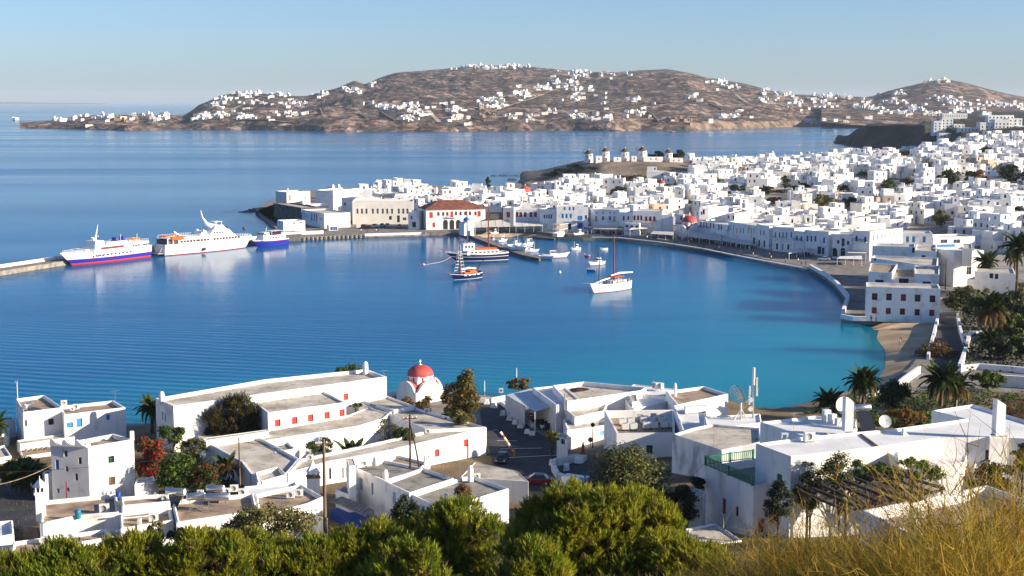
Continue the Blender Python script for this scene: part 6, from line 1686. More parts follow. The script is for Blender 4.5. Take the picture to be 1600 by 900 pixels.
for nm,cx,cy,n,wd,mi in CL:
    n=n+(n >2)
    for k in range(n):
        px=cx -wd/2+wd*(k+0.5)/n+rv.uniform(-1.2,1.2);py=cy+rv.uniform(-2.6,2.6)
        s_=surf(px,py)
        if s_ is None: s_=surf(px,py+3)
        if s_ is None: continue
        mpp=s_.y/FPX
        a=rv.uniform(-0.5,0.7);mb=MB()
        w_=mpp*wd/n*rv.uniform(0.8,1.2);w_=min(max(w_,9),26);h_=mpp*rv.uniform(2.6,4.2);dp=rv.uniform(7,11)
        mb.box((0,0,-3),(w_,dp,h_+3),VM[mi],a)
        if rv.random()<0.6: mb.box((w_*rv.uniform(-.25,.25),1.5,h_ -0.05),(w_*0.5,dp*0.6,h_*rv.uniform(.4,.8)),VM[mi],a)
        if rv.random()<0.6: mb.box((w_*rv.choice((-.62,.62)),rv.uniform(-4,2),-3),(w_*0.5,dp*0.7,3+h_*0.6),VM[mi],a)
        # openings in the front, real recesses being under a pixel here
        co,si=math.cos(a),math.sin(a);wb=MB()
        for q in range(int(w_/4)):
            u=(q+.5)/int(w_/4)*w_ -w_/2;wb.box((u*co+dp/2*si,u*si -dp/2*co,h_*.25),(1.6,0.3,min(2.2,h_*.5)),DARK if rv.random()<.7 else NAVY,a)
        o=mb.build('hillside_villa',None,s_);nv += 1
        tag(o,'%s villa, %s from left at %s, on the island' % (['white','cream','tan stone'][mi],ORD[k],nm),'villa','villas scattered over the island slopes')
        if wb.v: wb.build('window',o,kind='stuff')
mb=MB()
for nm,cx,cy,n,wd,mi in CL:
    for k in range(n+1):
        px,py=cx+rv.gauss(0,wd*.75),cy+rv.gauss(0,4.2);s_=surf(px,py)
        if s_ is None or s_.z <5: continue
        w_=rv.uniform(7,15);h_=rv.uniform(3,6);mb.box((s_.x,s_.y,s_.z -3),(w_,8,h_+3),VM[mi if rv.random()<.8 else 1],rv.uniform(-.5,.7))
        if rv.random()<.4: mb.box((s_.x+w_*.6,s_.y+2,s_.z -3),(w_*.5,6,3+h_*1.4),VM[mi])
mb.build('distant_villas',kind='stuff')

# --- dirt roads and field walls on the island
ROADM=ramp_mat('pale_dirt_road',[(0.35,(0.36,0.28,0.20)),(0.65,(0.50,0.41,0.31))],0.02,0.95,0.1)
def drape(name,pts,wd,m,kind='structure',lift=0.8,h=None):
    P=[]
    for (a,b_) in zip(pts[:-1],pts[1:]):
        for k in range(10):
            s_=surf(a[0]+(b_[0]-a[0])*k/10,a[1]+(b_[1]-a[1])*k/10)
            if s_ is not None: P.append(s_)
    mb=MB()
    for i in range(len(P)-1):
        if (P[i+1]-P[i]).length >160: continue
        d=(P[i+1]-P[i]);d.z=0;d.normalize();u=Vector((-d.y,d.x,0))*wd/2;up=Vector((0,0,lift))
        if h is None: mb.face([P[i]-u+up,P[i+1]-u+up,P[i+1]+u+up,P[i]+u+up],m)
        else: mb.beam(P[i]+Vector((0,0,h/2-.5)),P[i+1]+Vector((0,0,h/2-.5)),wd,m,h+1)
    if mb.v: mb.build(name,kind=kind)
for pts in ([(452,193),(480,188.5),(510,183),(540,175),(560,171.5),(585,170)],[(735,167),(770,174),(800,164),(830,155),(860,143),(885,135),(915,130)],[(335,181),(352,176),(375,166),(400,159),(415,158)],[(380,187),(420,188.5),(470,193)],
            [(667,173),(675,180),(688,193)],[(985,164),(1020,161),(1060,160),(1100,163)],[(1150,148),(1158,155),(1170,162)],[(1250,197),(1300,194.5),(1345,192)],[(775,143),(810,141.5),(840,139)],[(570,188),(610,187),(640,190)],[(310,188),(300,184),(330,179)],[(1190,170),(1230,166),(1270,160)],[(400,149),(440,156),(470,158),(500,155)],[(900,176),(940,174),(980,168)],[(1380,170),(1420,164),(1470,168)]):
    drape('dirt_road',pts,9.0,ROADM,lift=1.2)
for pts in ([(595,176),(605,182),(618,190)],[(820,150),(840,150),(850,148)],[(925,175),(930,182),(930,190)],[(560,178),(575,186)],[(690,162),(700,170)],[(1000,168),(1020,180),(1030,192)],[(1110,163),(1130,172)],[(500,170),(504,180)],[(700,178),(730,182),(760,190)]):
    drape('field_wall',pts,2.0,STONE,None,h=2.5)
for o in [q for q in COL.objects if q.name.startswith('field_wall')]:
    c=proj(o.data.vertices[0].co);tag(o,'dry stone field wall on the island slope %s' % ('near the shore' if c[1]>176 else 'above the middle hamlets' if c[0]<800 else 'under the right crest'),'wall','dry stone walls on the island')

# low rocks off the promontory and in the small bay
def rock(px,py,w_,h_,label,grp):
    q=at_z(px,py,0);vs,fs=[],[];n=9;sd=rv.random()*50
    for i in range(5):
        a=math.pi/2*i/4
        for j in range(n):
            b_=2*math.pi*j/n;k=1+0.45*mnoise.noise(Vector((i*.8+sd,j*.9,sd)))
            vs.append((w_/2*k*math.cos(a)*math.cos(b_),w_*0.3*k*math.cos(a)*math.sin(b_),h_*k*math.sin(a)-0.3))
    for i in range(4):
        for j in range(n): fs.append((i*n+j,i*n+(j+1) % n,(i+1)*n+(j+1) % n,(i+1)*n+j))
    mb=MB();mb.add(vs,fs,DSTONE);tag(mb.build('rock',None,q),label,'rock',grp)
for k,(x,y,w_,h_) in enumerate(((380,331.5,7,.7),(386,331,5,1.0),(393,330,6,1.3),(398,328.5,5,1.2))): rock(x,y,w_,h_,'%s low rock trailing off the dark promontory tip' % ['outermost','second outermost','third','nearest'][k],'rocks off the promontory')
for k,(x,y,w_,h_) in enumerate(((774,275,9,.9),(790,274.5,13,1.1),(803,274.8,10,.9),(800,281,8,1.4),(842,277,10,2.0))): rock(x,y,w_,h_,['low rock beside the lone tall tree in the bay','long flat rock in the bay','low rock right of the long flat one','dark rock nearest the houses of the bay','large dark rock under the knoll'][k],'rocks in the small bay')

# ================================================================ BOATS
def hull(mb,L,B,H,bands,rake=0.12,sheer=0.25,stern=0.75,full=2.2,n=16,deck=None,bulwark=0.35):
    """hull with its length along +x (bow at +L/2), waterline at z=0. bands: [(z fraction, material)...] from the keel up"""
    zs=[-0.25*H]+[f*H for f,_ in bands]
    rows=[]
    m_rows=[b[1] for b in bands]
    def half(t):
        if t <0.4: return B/2*(stern+(1-stern)*math.sin(t/0.4*math.pi/2))
        return B/2*max(0.0,1-((t -0.4)/0.6) ** full)
    top=lambda t: 1+sheer*max(0,(t -0.35)/0.65) ** 2+sheer*0.35*max(0,(0.35-t)/0.35) ** 2
    for zi,z in enumerate(zs):
        f=max(0.0,(z+0.25*H)/(1.25*H));row=[]
        for i in range(n+1):
            t=i/n
            w_=half(t)*(0.72+0.28*f ** 0.6) if t <0.999 else 0.02
            zz=z*(top(t) if z >0 and zi ==len(zs)-1 else (1+(top(t)-1)*f if z >0 else 1))
            x=-L/2+L*t*(1-rake*(1-f))+0.0
            row.append((x,w_,zz))
        rows.append(row)
    for zi in range(len(zs)-1):
        for i in range(n):
            a,b,c,d=rows[zi][i],rows[zi][i+1],rows[zi+1][i+1],rows[zi+1][i]
            m=m_rows[zi]
            mb.face([(a[0],-a[1],a[2]),(b[0],-b[1],b[2]),(c[0],-c[1],c[2]),(d[0],-d[1],d[2])],m,True)
            mb.face([(d[0],d[1],d[2]),(c[0],c[1],c[2]),(b[0],b[1],b[2]),(a[0],a[1],a[2])],m,True)
        a,d=rows[zi][0],rows[zi+1][0]
        mb.face([(a[0],a[1],a[2]),(a[0],-a[1],a[2]),(d[0],-d[1],d[2]),(d[0],d[1],d[2])],m_rows[zi])
    dk=deck or m_rows[-1];r=rows[-1]
    for i in range(n):
        a,b=r[i],r[i+1];h=bulwark
        mb.face([(a[0],-a[1]*.97,a[2]-h),(b[0],-b[1]*.97,b[2]-h),(b[0],b[1]*.97,b[2]-h),(a[0],a[1]*.97,a[2]-h)],dk)
        if h >0.02:
            mb.face([(b[0],-b[1]*.97,b[2]),(b[0],-b[1]*.97,b[2]-h),(a[0],-a[1]*.97,a[2]-h),(a[0],-a[1]*.97,a[2])],m_rows[-1])
            mb.face([(a[0],a[1]*.97,a[2]),(a[0],a[1]*.97,a[2]-h),(b[0],b[1]*.97,b[2]-h),(b[0],b[1]*.97,b[2])],m_rows[-1])
            for s in (-1,1): mb.face([(a[0],s*a[1],a[2]),(b[0],s*b[1],b[2]),(b[0],s*b[1]*.97,b[2]),(a[0],s*a[1]*.97,a[2])][::s],m_rows[-1])
    return top
def deckhouse(mb,x0,x1,w_,z0,z1,m,front=0.3,back=0.0,tap=0.92):
    """house block, its front (toward +x) raked"""
    h=z1 -z0
    vs=[(x0,-w_/2,z0),(x1,-w_/2,z0),(x1,w_/2,z0),(x0,w_/2,z0),(x0+back*h,-w_/2*tap,z1),(x1 -front*h,-w_/2*tap,z1),(x1 -front*h,w_/2*tap,z1),(x0+back*h,w_/2*tap,z1)]
    mb.add(vs,[(0,1,5,4),(1,2,6,5),(2,3,7,6),(3,0,4,7),(4,5,6,7)],m)
def place(name,label,cat,stern,bow,group=None,z=0.0):
    a,b=at_z(*stern,z),at_z(*bow,z);c=(a+b)/2
    t=thing(name,label,cat,(c.x,c.y,z),math.atan2(b.y -a.y,b.x -a.x),group)
    return t,(b -a).length
def winrow(t,xs,y,z,w_,h,m=GLASS,name='window'):
    key=('shipwin',round(w_,2),round(h,2),m.name)
    if key not in ONEW:
        mb=MB();mb.box((0,0,0),(w_,0.06,h),m);ONEW[key]=mb.mesh('window')
    for x in xs:
        for s in (-1,1): obj(name,ONEW[key],t,(x,s*y,z))
def part(t,name,fn,bevel=0.0,**p):
    mb=MB();fn(mb);return mb.build(name,t,bevel=bevel,**p)
HBLUE=mat('ferry_blue',(0.02,0.03,0.30),0.35,0.45)
HRED=mat('ferry_red',(0.50,0.05,0.06),0.4,0.4)
HNAVY=mat('navy_hull',(0.012,0.016,0.07),0.3,0.5)
ORANGE=mat('orange_cover',(0.62,0.13,0.03),0.7)
MASTW=mat('varnished_mast',(0.24,0.06,0.025),0.45)
GRP='ferries moored along the breakwater'

# --- blue and red striped ferry
t,L=place('ferry','white ferry with blue and red hull stripes, nearest the left edge','ferry',(227.5,400),(94,416.5),GRP);L *= 0.99;B=7.8;t.scale=(1,1,.88)
part(t,'hull',lambda m: hull(m,L,B,4.6,[(0.02,HRED),(0.13,HRED),(0.42,HBLUE),(0.46,HRED),(1.0,WPAINT)],0.16,0.12,0.9,2.4,deck=WPAINT,bulwark=0.3))
part(t,'superstructure',lambda m: (deckhouse(m,-L*.47,L*.20,B*.94,4.2,6.6,WPAINT,0.35,.05),deckhouse(m,-L*.22,L*.02,B*.6,6.55,7.6,WPAINT,.4,.3)))
part(t,'bridge',lambda m: (deckhouse(m,L*.055,L*.17,B*.72,6.55,8.6,WPAINT,.35,.1),m.box((L*.17-.9,0,7.35),(.5,B*.60,.75),GLASS)))
part(t,'window_band',lambda m: [m.box((-L*.02,s*B*.452,5.15),(L*.27,.12,.95),mat('rosy_glass',(0.20,0.05,0.05),.3)) for s in (-1,1)],kind='stuff')
winrow(t,[L*.18-k*1.75 for k in range(10)],B*.487,2.75,0.75,0.65)
winrow(t,[-L*.27-k*1.3 for k in range(3)]+[-L*.40-k*1.1 for k in range(3)],B*.458,5.0,0.9,0.7)
part(t,'mast',lambda m: (m.tube([(L*.10,0,8.5),(L*.085,0,11),(L*.06,0,14.6)],[.42,.28,.08],WPAINT,8),m.box((L*.10,0,10.2),(.5,3.4,.18),WPAINT),m.box((L*.12,0,9.6),(1.6,.35,.3),WPAINT)))
part(t,'radar_dome',lambda m: m.lathe([(.05,8.6),(.55,8.9),(.55,9.3),(.3,9.7),(.001,9.8)],WPAINT,12,(L*.15,1.4,0)))
for k,x in enumerate((-.14,-.23)): part(t,'funnel',lambda m: m.box((L*x,0,7.5),(1.5,2.4,1.5),HBLUE,0,.8),bevel=.08)
for x,h in ((-.20,3.6),(-.40,3.0)): part(t,'flag_pole',lambda m: m.tube([(L*x,0,6.5),(L*x -.3,0,6.5+h)],.08,WPAINT,6))
part(t,'life_raft',lambda m: [m.lathe([(.35,0),(.42,.1),(.42,1.0),(.35,1.1)],WPAINT,10,(L*(-.05-.05*k),2.5,6.6)) for k in range(5)],kind='stuff')
_o=part(t,'rescue_boat',lambda m: hull(m,4.2,1.7,.9,[(.5,ORANGE),(1.0,ORANGE)]))
_o.location=(-L*.43,-2.4,6.7)
part(t,'foredeck_gear',lambda m: (m.box((L*.33,0,4.5),(3.2,4.0,.8),WPAINT),m.box((L*.25,0,4.5),(2.0,5.0,1.2),WPAINT)),bevel=.06)
def rails(m,x0,x1,y0,y1,z,n=10,h=1.0):
    for s in (-1,1):
        for k in range(n+1):
            f=k/n;x,y=x0+(x1 -x0)*f,s*(y0+(y1 -y0)*f);m.box((x,y,z),(.06,.06,h),WPAINT)
        for q in (.5,1.0): m.beam((x0,s*y0,z+h*q),(x1,s*y1,z+h*q),.05,WPAINT)
part(t,'deck_rail',lambda m: (rails(m,L*.2,L*.44,B*.44,B*.17,4.7),rails(m,-L*.46,L*.05,B*.43,B*.43,6.6,20)),kind='stuff')
# --- white ferry with swept mast
t,L=place('ferry','all white ferry with a swept back mast and an orange lifeboat at the stern','ferry',(250,399),(394,386),GRP);B=8.0;t.scale=(1,1,.9)
part(t,'hull',lambda m: hull(m,L,B,4.3,[(0.02,DRED),(0.07,DRED),(1.0,WPAINT)],0.10,0.14,.92,2.2,deck=WPAINT,bulwark=.3))
part(t,'superstructure',lambda m: (deckhouse(m,-L*.36,L*.30,B*.93,4.0,6.7,WPAINT,.8,.0),deckhouse(m,-L*.01,L*.24,B*.8,6.65,8.8,WPAINT,.9,.4),deckhouse(m,L*.03,L*.175,B*.66,8.75,10.6,WPAINT,.8,.7)))
part(t,'roof_deck',lambda m: m.box((-L*.25,0,6.68),(L*.46,B*.95,.16),WPAINT),bevel=.03)
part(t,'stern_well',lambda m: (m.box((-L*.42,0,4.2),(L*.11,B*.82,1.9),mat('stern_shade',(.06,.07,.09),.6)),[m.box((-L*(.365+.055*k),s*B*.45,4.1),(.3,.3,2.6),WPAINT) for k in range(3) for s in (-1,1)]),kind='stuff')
winrow(t,[-L*.33+k*1.35 for k in range(6)]+[-L*.15+k*1.35 for k in range(4)]+[L*.02+k*1.35 for k in range(9)],B*.464,4.75,0.95,0.95,mat('brown_glass',(.10,.05,.04),.25))
winrow(t,[L*.03+k*1.2 for k in range(4)],B*.395,7.35,0.8,0.7)
part(t,'bridge_window',lambda m: [m.box((L*.125,s*B*.305,9.35),(4.4,.16,.7),GLASS) for s in (-1,1)],kind='stuff')
part(t,'swept_mast',lambda m: m.tube([(L*.07,0,9.6),(L*.0,0,11.2),(-L*.045,0,14),(-L*.06,0,17)],[1.5,.75,.35,.12],WPAINT,8))
part(t,'aerial_frame',lambda m: (m.box((L*.1,0,11.9),(3.4,3.6,.18),WPAINT),[m.box((L*.1+a,b_,10.5),(.12,.12,1.4),WPAINT) for a in (-1.4,1.4) for b_ in (-1.5,1.5)]))
for s in (-1,1): part(t,'radar_dome',lambda m: m.lathe([(.05,0),(.6,.4),(.6,.8),(.3,1.2),(.001,1.25)],WPAINT,12,(-L*.07,s*2.0,8.0)))
part(t,'funnel',lambda m: deckhouse(m,-L*.10,-L*.02,3.4,6.7,8.6,WPAINT,.3,.5))
part(t,'crane_arm',lambda m: m.beam((-L*.30,-1.5,7.0),(-L*.38,-1.8,9.4),.4,WPAINT))
_o=part(t,'lifeboat',lambda m: (hull(m,6.4,2.2,1.0,[(.4,ORANGE),(1.0,ORANGE)],deck=ORANGE,bulwark=0),m.lathe([(1.0,0),(.8,.5),(.001,.8)],ORANGE,10,(0,0,.95))))
_o.location=(-L*.36,-B*.42,6.3)
_o=part(t,'lifeboat',lambda m: hull(m,6.4,2.2,1.0,[(.4,ORANGE),(1.0,ORANGE)],deck=ORANGE,bulwark=0))
_o.location=(-L*.36,B*.42,6.3)
part(t,'stern_ramp',lambda m: (m.box((-L*.53,0,.8),(2.6,5.4,.3),GREYP),m.beam((-L*.5,-2.4,4.4),(-L*.545,-2.4,1.1),.2,GREYP),m.beam((-L*.5,2.4,4.4),(-L*.545,2.4,1.1),.2,GREYP)))
part(t,'tyre',lambda m: m.tube([(-L*.10,-B*.49,1.5),(-L*.10,-B*.52,1.5)],.7,BLACK,14))
part(t,'deck_rail',lambda m: (rails(m,-L*.46,-L*.02,B*.45,B*.45,6.8,18),rails(m,L*.28,L*.47,B*.4,B*.14,4.9,8)),kind='stuff')
# --- small blue catamaran
t,L=place('ferry','small fast ferry with deep blue hull beyond the white bow','ferry',(446.5,381.5),(393,387),GRP);B=5.0;L *= 0.95;t.scale=(1,1,.88)
part(t,'hull',lambda m: hull(m,L,B,2.9,[(.02,HBLUE),(.78,HBLUE),(.86,HRED),(1.0,WPAINT)],.20,.10,.95,2.6,deck=WPAINT,bulwark=.15))
part(t,'superstructure',lambda m: (deckhouse(m,-L*.42,L*.30,B*.86,2.7,4.7,WPAINT,.5,.1),))
part(t,'wheelhouse',lambda m: (deckhouse(m,L*.06,L*.26,B*.7,4.65,6.2,WPAINT,.5,.1),m.box((L*.17,0,5.25),(2.6,B*.69,.55),GLASS)))
winrow(t,[-L*.30+k*1.5 for k in range(5)],B*.43,3.4,.9,.6)
winrow(t,[L*.10,L*.18],B*.345,5.2,.6,.5)
part(t,'sun_canopy',lambda m: (m.box((-L*.16,0,6.5),(L*.36,B*.8,.1),CANVAS),[m.box((-L*(.0+.32*a),s*B*.36,4.7),(.1,.1,1.8),WPAINT) for a in (0,1) for s in (-1,1)]))
part(t,'deck_seat',lambda m: [m.box((-L*.30+k*.9,0,4.7),(.4,B*.6,.8),NAVY if k % 2 else DRED) for k in range(6)],kind='stuff')
for k,x in enumerate((-.2,.0,.15)): part(t,'fender',lambda m: m.lathe([(.05,.6),(.22,.8),(.22,2.0),(.05,2.2)],WPAINT,8,(L*x,-B*.5,0)))
part(t,'mast',lambda m: m.tube([(L*.08,0,6.2),(L*.06,0,8.2)],.08,WPAINT,6))

# --- sailing and fishing boats
SG='boats lying in the inner harbour'
def spar(t,name,a,b,r0,r1,m): part(t,name,lambda mm: mm.tube([a,((a[0]+b[0])/2,(a[1]+b[1])/2,(a[2]+b[2])/2),b],[r0,(r0+r1)/2,r1],m,7))
t,L=place('motor_sailer','long navy and white motor sailer with two brown masts beside the jetty','boat',(786,405),(702,408.5),SG);L *= 1.14;B=5.6
part(t,'hull',lambda m: hull(m,L,B,2.5,[(.02,WPAINT),(.06,WPAINT),(.50,HNAVY),(.56,WPAINT),(.84,HNAVY),(1.0,WPAINT)],.22,.42,.72,1.9,deck=WOOD,bulwark=.3))
part(t,'deckhouse',lambda m: deckhouse(m,-L*.34,L*.18,B*.78,2.1,3.7,WPAINT,.15))
winrow(t,[-L*.30+k*1.5 for k in range(7)],B*.385,2.75,.75,.5,DARK)
part(t,'wheelhouse',lambda m: deckhouse(m,L*.05,L*.24,B*.62,3.6,6.1,WPAINT,.1))
winrow(t,[L*.09,L*.14,L*.19],B*.305,4.6,.55,.8,GLASS)
part(t,'deck_cover',lambda m: (m.box((-L*.10,0,3.7),(L*.26,B*.6,.75),ORANGE),m.box((-L*.28,0,3.7),(L*.08,B*.55,.6),ORANGE)),bevel=.12)
spar(t,'mast',(L*.145,0,2),(L*.15,0,17.5),.28,.16,MASTW);spar(t,'mast',(-L*.20,0,2),(-L*.20,0,19.5),.28,.16,MASTW)
spar(t,'bowsprit',(L*.44,0,3.3),(L*.58,0,4.4),.16,.08,MASTW)
part(t,'rigging',lambda m: [m.beam(a,b_,.035,DARK) for a,b_ in (((L*.15,0,17),(L*.57,0,4.3)),((-L*.2,0,19),(L*.15,0,17)),((-L*.2,0,19),(-L*.47,0,2.8)),((L*.15,0,16),(L*.1,-B*.48,2.8)),((L*.15,0,16),(L*.2,B*.45,2.8)),((-L*.2,0,18),(-L*.24,-B*.48,2.6)),((-L*.2,0,18),(-L*.16,B*.48,2.6)))],kind='stuff')
mb=MB();a,b_=at_z(705,401,2.6),at_z(664,414,0.1);mb.tube([a.lerp(b_,f)+Vector((0,0,-1.2*math.sin(math.pi*f)*(1-f))) for f in (0,.25,.5,.75,1)],.07,WPAINT,6)
tag(mb.build('mooring_rope'),'pale mooring rope from the navy bow down to the water','rope')
t,L=place('caique','small dark hulled sailing caique with orange deck seats in front of the motor sailer','boat',(748,433),(705,438),SG);L *= 1.12;B=4.0
part(t,'hull',lambda m: hull(m,L,B,1.7,[(.02,WPAINT),(.06,WPAINT),(.78,HNAVY),(.88,WPAINT),(1.0,HNAVY)],.2,.45,.55,1.9,deck=WOOD,bulwark=.25))
part(t,'deck_seat',lambda m: (m.box((-L*.12,0,1.5),(L*.42,B*.6,.55),ORANGE),m.box((-L*.2,0,2.0),(L*.2,B*.5,.5),ORANGE)),bevel=.08)
spar(t,'mast',(L*.17,0,1.4),(L*.17,0,13.5),.24,.14,MASTW)
spar(t,'boom',(-L*.38,0,2.4),(-L*.60,0,5.2),.2,.14,DARK)
part(t,'furled_sail',lambda m: m.tube([(L*.12,0,2.9),(-L*.1,0,3.3),(-L*.36,0,2.9)],[.2,.34,.2],CANVAS,8))
spar(t,'bowsprit',(L*.42,0,2.1),(L*.66,0,3.0),.14,.07,MASTW)
for s in (-1,1):
    part(t,'ratline',lambda m: [m.beam((L*(.12+.02*q),s*B*.47*(1-.12*k) ,1.6+k*1.0),(L*(.23-.02*q),s*B*.47*(1-.12*k),1.6+k*1.0),.12,WPAINT) for k in range(8) for q in (0,)]+[m.beam((L*x,s*B*.47,1.6),(L*.17,0,11.5),.05,WPAINT) for x in (.12,.23)],kind='stuff')
part(t,'rub_rail',lambda m: [m.box((L*(-.3+.14*k),s*B*.485,1.15),(.9,.14,.3),WPAINT) for k in range(4) for s in (-1,1)],kind='stuff')
t,L=place('schooner','white wooden schooner with two masts and furled white sails at anchor','boat',(979,450.5),(924,459),SG);L *= 1.08;B=4.6
part(t,'hull',lambda m: hull(m,L,B,2.3,[(.02,DRED),(.06,DRED),(.86,WPAINT),(.90,GREYP),(1.0,WPAINT)],.14,.34,.66,1.9,deck=WOOD,bulwark=.3))
part(t,'deckhouse',lambda m: deckhouse(m,-L*.36,-L*.02,B*.6,1.9,3.0,WPAINT,.1))
winrow(t,[-L*.32+k*1.0 for k in range(5)],B*.295,2.3,.5,.4,DARK)
part(t,'red_awning',lambda m: (m.box((-L*.16,0,4.0),(L*.26,B*.7,.12),mat('coral_canvas',(.60,.10,.06),.8)),[m.box((-L*(.05+.22*a),s*B*.3,2),(.08,.08,2.0),WOOD) for a in (0,1) for s in (-1,1)]))
part(t,'deck_stanchion',lambda m: [m.box((-L*.42+k*.62,s*B*.44,2.0),(.1,.1,1.3),WPAINT if k % 2 else WOOD) for k in range(16) for s in (-1,1)],kind='stuff')
spar(t,'mast',(L*.26,0,2),(L*.27,0,12.5),.24,.13,MASTW);spar(t,'mast',(-L*.12,0,2),(-L*.11,0,16.5),.26,.14,MASTW)
part(t,'furled_sail',lambda m: m.tube([(L*.42,0,2.7),(L*.16,0,3.5),(-L*.08,0,3.9)],[.12,.26,.2],WPAINT,8));part(t,'furled_sail',lambda m: m.tube([(-L*.04,0,4.5),(-L*.28,0,4.9),(-L*.62,0,4.6)],[.2,.32,.2],WPAINT,8))
spar(t,'bowsprit',(L*.40,0,2.9),(L*.72,0,3.4),.15,.08,MASTW)
part(t,'rigging',lambda m: [m.beam(a,b_,.03,DARK) for a,b_ in (((L*.27,0,12),(L*.71,0,3.4)),((-L*.11,0,16),(L*.27,0,12)),((-L*.11,0,16),(-L*.48,0,2.8)),((-L*.11,0,15),(-L*.14,-B*.45,2.4)),((-L*.11,0,15),(-L*.08,B*.45,2.4)))],kind='stuff')
part(t,'anchor',lambda m: (m.beam((L*.44,-.4,1.2),(L*.5,-.4,-.2),.1,BLACK),m.beam((L*.46,-.9,.3),(L*.46,.1,.3),.12,BLACK)))
def fishing(label,stern,bow,col=WPAINT,cabin=True,mast=5.0,trim=None,name='fishing_boat',z=0.0,scale=1.0,top=None):
    t,L=place(name,label,'boat',stern,bow,SG,z);L=max(L,3.2)*scale;B=L*.32
    H=max(.7,L*.13)
    part(t,'hull',lambda m: hull(m,L,B,H,[(.03,trim or DRED),(.12,trim or DRED),(.84,col),(1.0,WPAINT if col is not WPAINT else WPAINT)],.16,.5,.55,1.8,deck=CANVAS if L <7 else PALEBLUE,bulwark=H*.3))
    if cabin:
        part(t,'cabin',lambda m: (deckhouse(m,-L*.22,L*.02,B*.55,H*.7,H*.7+1.7,WPAINT,.15),m.box((-L*.1,0,H*.7+.9),(L*.2,B*.552,.5),GLASS)))
    else:
        part(t,'thwart',lambda m: [m.box((L*x,0,H*.72),(.3,B*.8,.08),WOOD) for x in (-.25,0,.2)],kind='stuff')
    if mast: spar(t,'mast',(L*.12,0,H*.6),(L*.12,0,H+mast),.09,.05,MASTW if mast >4 else WPAINT)
    if top: part(t,'canopy',lambda m: (m.box((-L*.05,0,H+1.7),(L*.5,B*.8,.1),top),[m.box((L*x,s*B*.35,H*.8),(.07,.07,H*.2+1.7),WPAINT) for x in (-.28,.18) for s in (-1,1)]))
    return t
fishing('white kaiki fishing boat with a small cabin moored above the schooner',(943.5,412.5),(920,415.5),mast=5)
fishing('white open boat with a little cabin left of the floating dinghy',(907,390),(892,391),mast=2.5,trim=WPAINT)
fishing('tiny white dinghy alone near the sandy beach',(949,390.5),(938,391),cabin=False,mast=0,trim=WPAINT)
fishing('small red open boat with a pale stern near the moored kaiki',(921,402),(912.5,400.5),HRED,False,0)
fishing('small blue rowing boat below the moored kaiki',(929,424.5),(917.5,424),mat('mid_blue_hull',(.02,.12,.30),.5),False,0)
fishing('white sailing boat with one tall mast at the jetty end',(848,403),(889,402),mast=10.5,scale=1.05,name='sailing_boat')
fishing('long white dinghy alongside the jetty sailing boat',(843,403.5),(865,406),cabin=False,mast=0,trim=GREYP)
fishing('white speedboat lying along the jetty below the blue canopy',(798,391.5),(822,398),cabin=False,mast=0,trim=WPAINT)
fishing('white boat under a blue canopy beside the jetty',(799,386),(815,384),mast=4,top=mat('blue_canopy',(.02,.12,.36),.6))
fishing('white cabin boat with orange gear in the jetty cluster',(812,392),(826,389),trim=ORANGE,mast=2)
fishing('white cabin boat at the right of the jetty cluster',(822,393.5),(843,393),mast=3)
fishing('white boat with pale canopy behind the jetty cluster',(818,384.5),(834,382.5),mast=2,top=CANVAS)
fishing('white boat between jetty and beach, left of the pair',(764,377.5),(778,378.5),mast=2)
fishing('white boat between jetty and beach, right of the pair',(779,378),(793,377),mast=3)
fishing('white motorboat hauled up on the sand by the blue awning',(911,366.5),(896,368),mast=0,z=1.0,trim=NAVY)
fishing('white boat on the sand under the canvas awning',(778,365.5),(766,366.5),mast=0,z=1.0,trim=GREYP)
fishing('tiny white motorboat far out beyond the breakwater',(27,188.5),(21,188),mast=1,scale=.75)
fishing('small red boat crossing the strait below the island',(1055,207),(1046,207),HRED,True,0)
t,L=place('sailing_boat','tiny white sail at the far left horizon','boat',(5,171.5),(1,171),None)
part(t,'hull',lambda m: hull(m,14,4,1.6,[(.5,WPAINT),(1,WPAINT)]));part(t,'sail',lambda m: (m.face([(-6,0,2),(2,0,2),(2,.2,22)],WPAINT),m.face([(2,.25,22),(2,.05,2),(-6,.05,2)],WPAINT)))
# two deck tour boat on the sand
t,L=place('tour_boat','two decked tour boat with peach canopies beached beside the landing stage','boat',(866,370),(884,366.5),None,1.0);L=9.5
PEACH=mat('peach_canvas',(.72,.52,.36),.8)
part(t,'hull',lambda m: hull(m,L,3.2,1.3,[(.3,WPAINT),(.7,PEACH),(1,WPAINT)],.1,.3))
part(t,'lower_canopy',lambda m: m.box((0,0,2.5),(L*.85,3.2,.3),PEACH));part(t,'upper_canopy',lambda m: m.box((0,0,4.6),(L*.9,3.6,.25),PEACH))
part(t,'post',lambda m: [m.box((x,s*1.4,1),(.1,.1,3.7),WPAINT) for x in (-3.6,-1.2,1.2,3.6) for s in (-1,1)],kind='stuff')
# mooring buoys
for (x,y,r,m,lb) in ((891.5,390.5,.5,WPAINT,'white buoy right of the open boat'),(874.5,426,.5,WPAINT,'white buoy alone in the open harbour water'),(656.5,414,.35,HRED,'small red buoy at the end of the mooring rope'),(662,413.5,.4,WPAINT,'small white buoy by the mooring rope'),(382,357.3,.9,WOOD,'brown buoy in the channel off the promontory quay'),(801,397,.5,WPAINT,'white round fender buoy at the jetty'),(807.5,399,.45,HRED,'red round fender buoy at the jetty'),(875,424,.3,PALEBLUE,'pale small buoy beside the lone white buoy')):
    mb=MB();mb.lathe([(.05,-r*.5),(r*.8,-r*.3),(r,.1),(r*.75,r*.7),(r*.2,r),(.001,r*1.02)],m,12);mb.box((0,0,r),(.08,.08,r*.5),m)
    tag(mb.build('buoy',None,at_z(x,y,0)),lb,'buoy','mooring buoys')

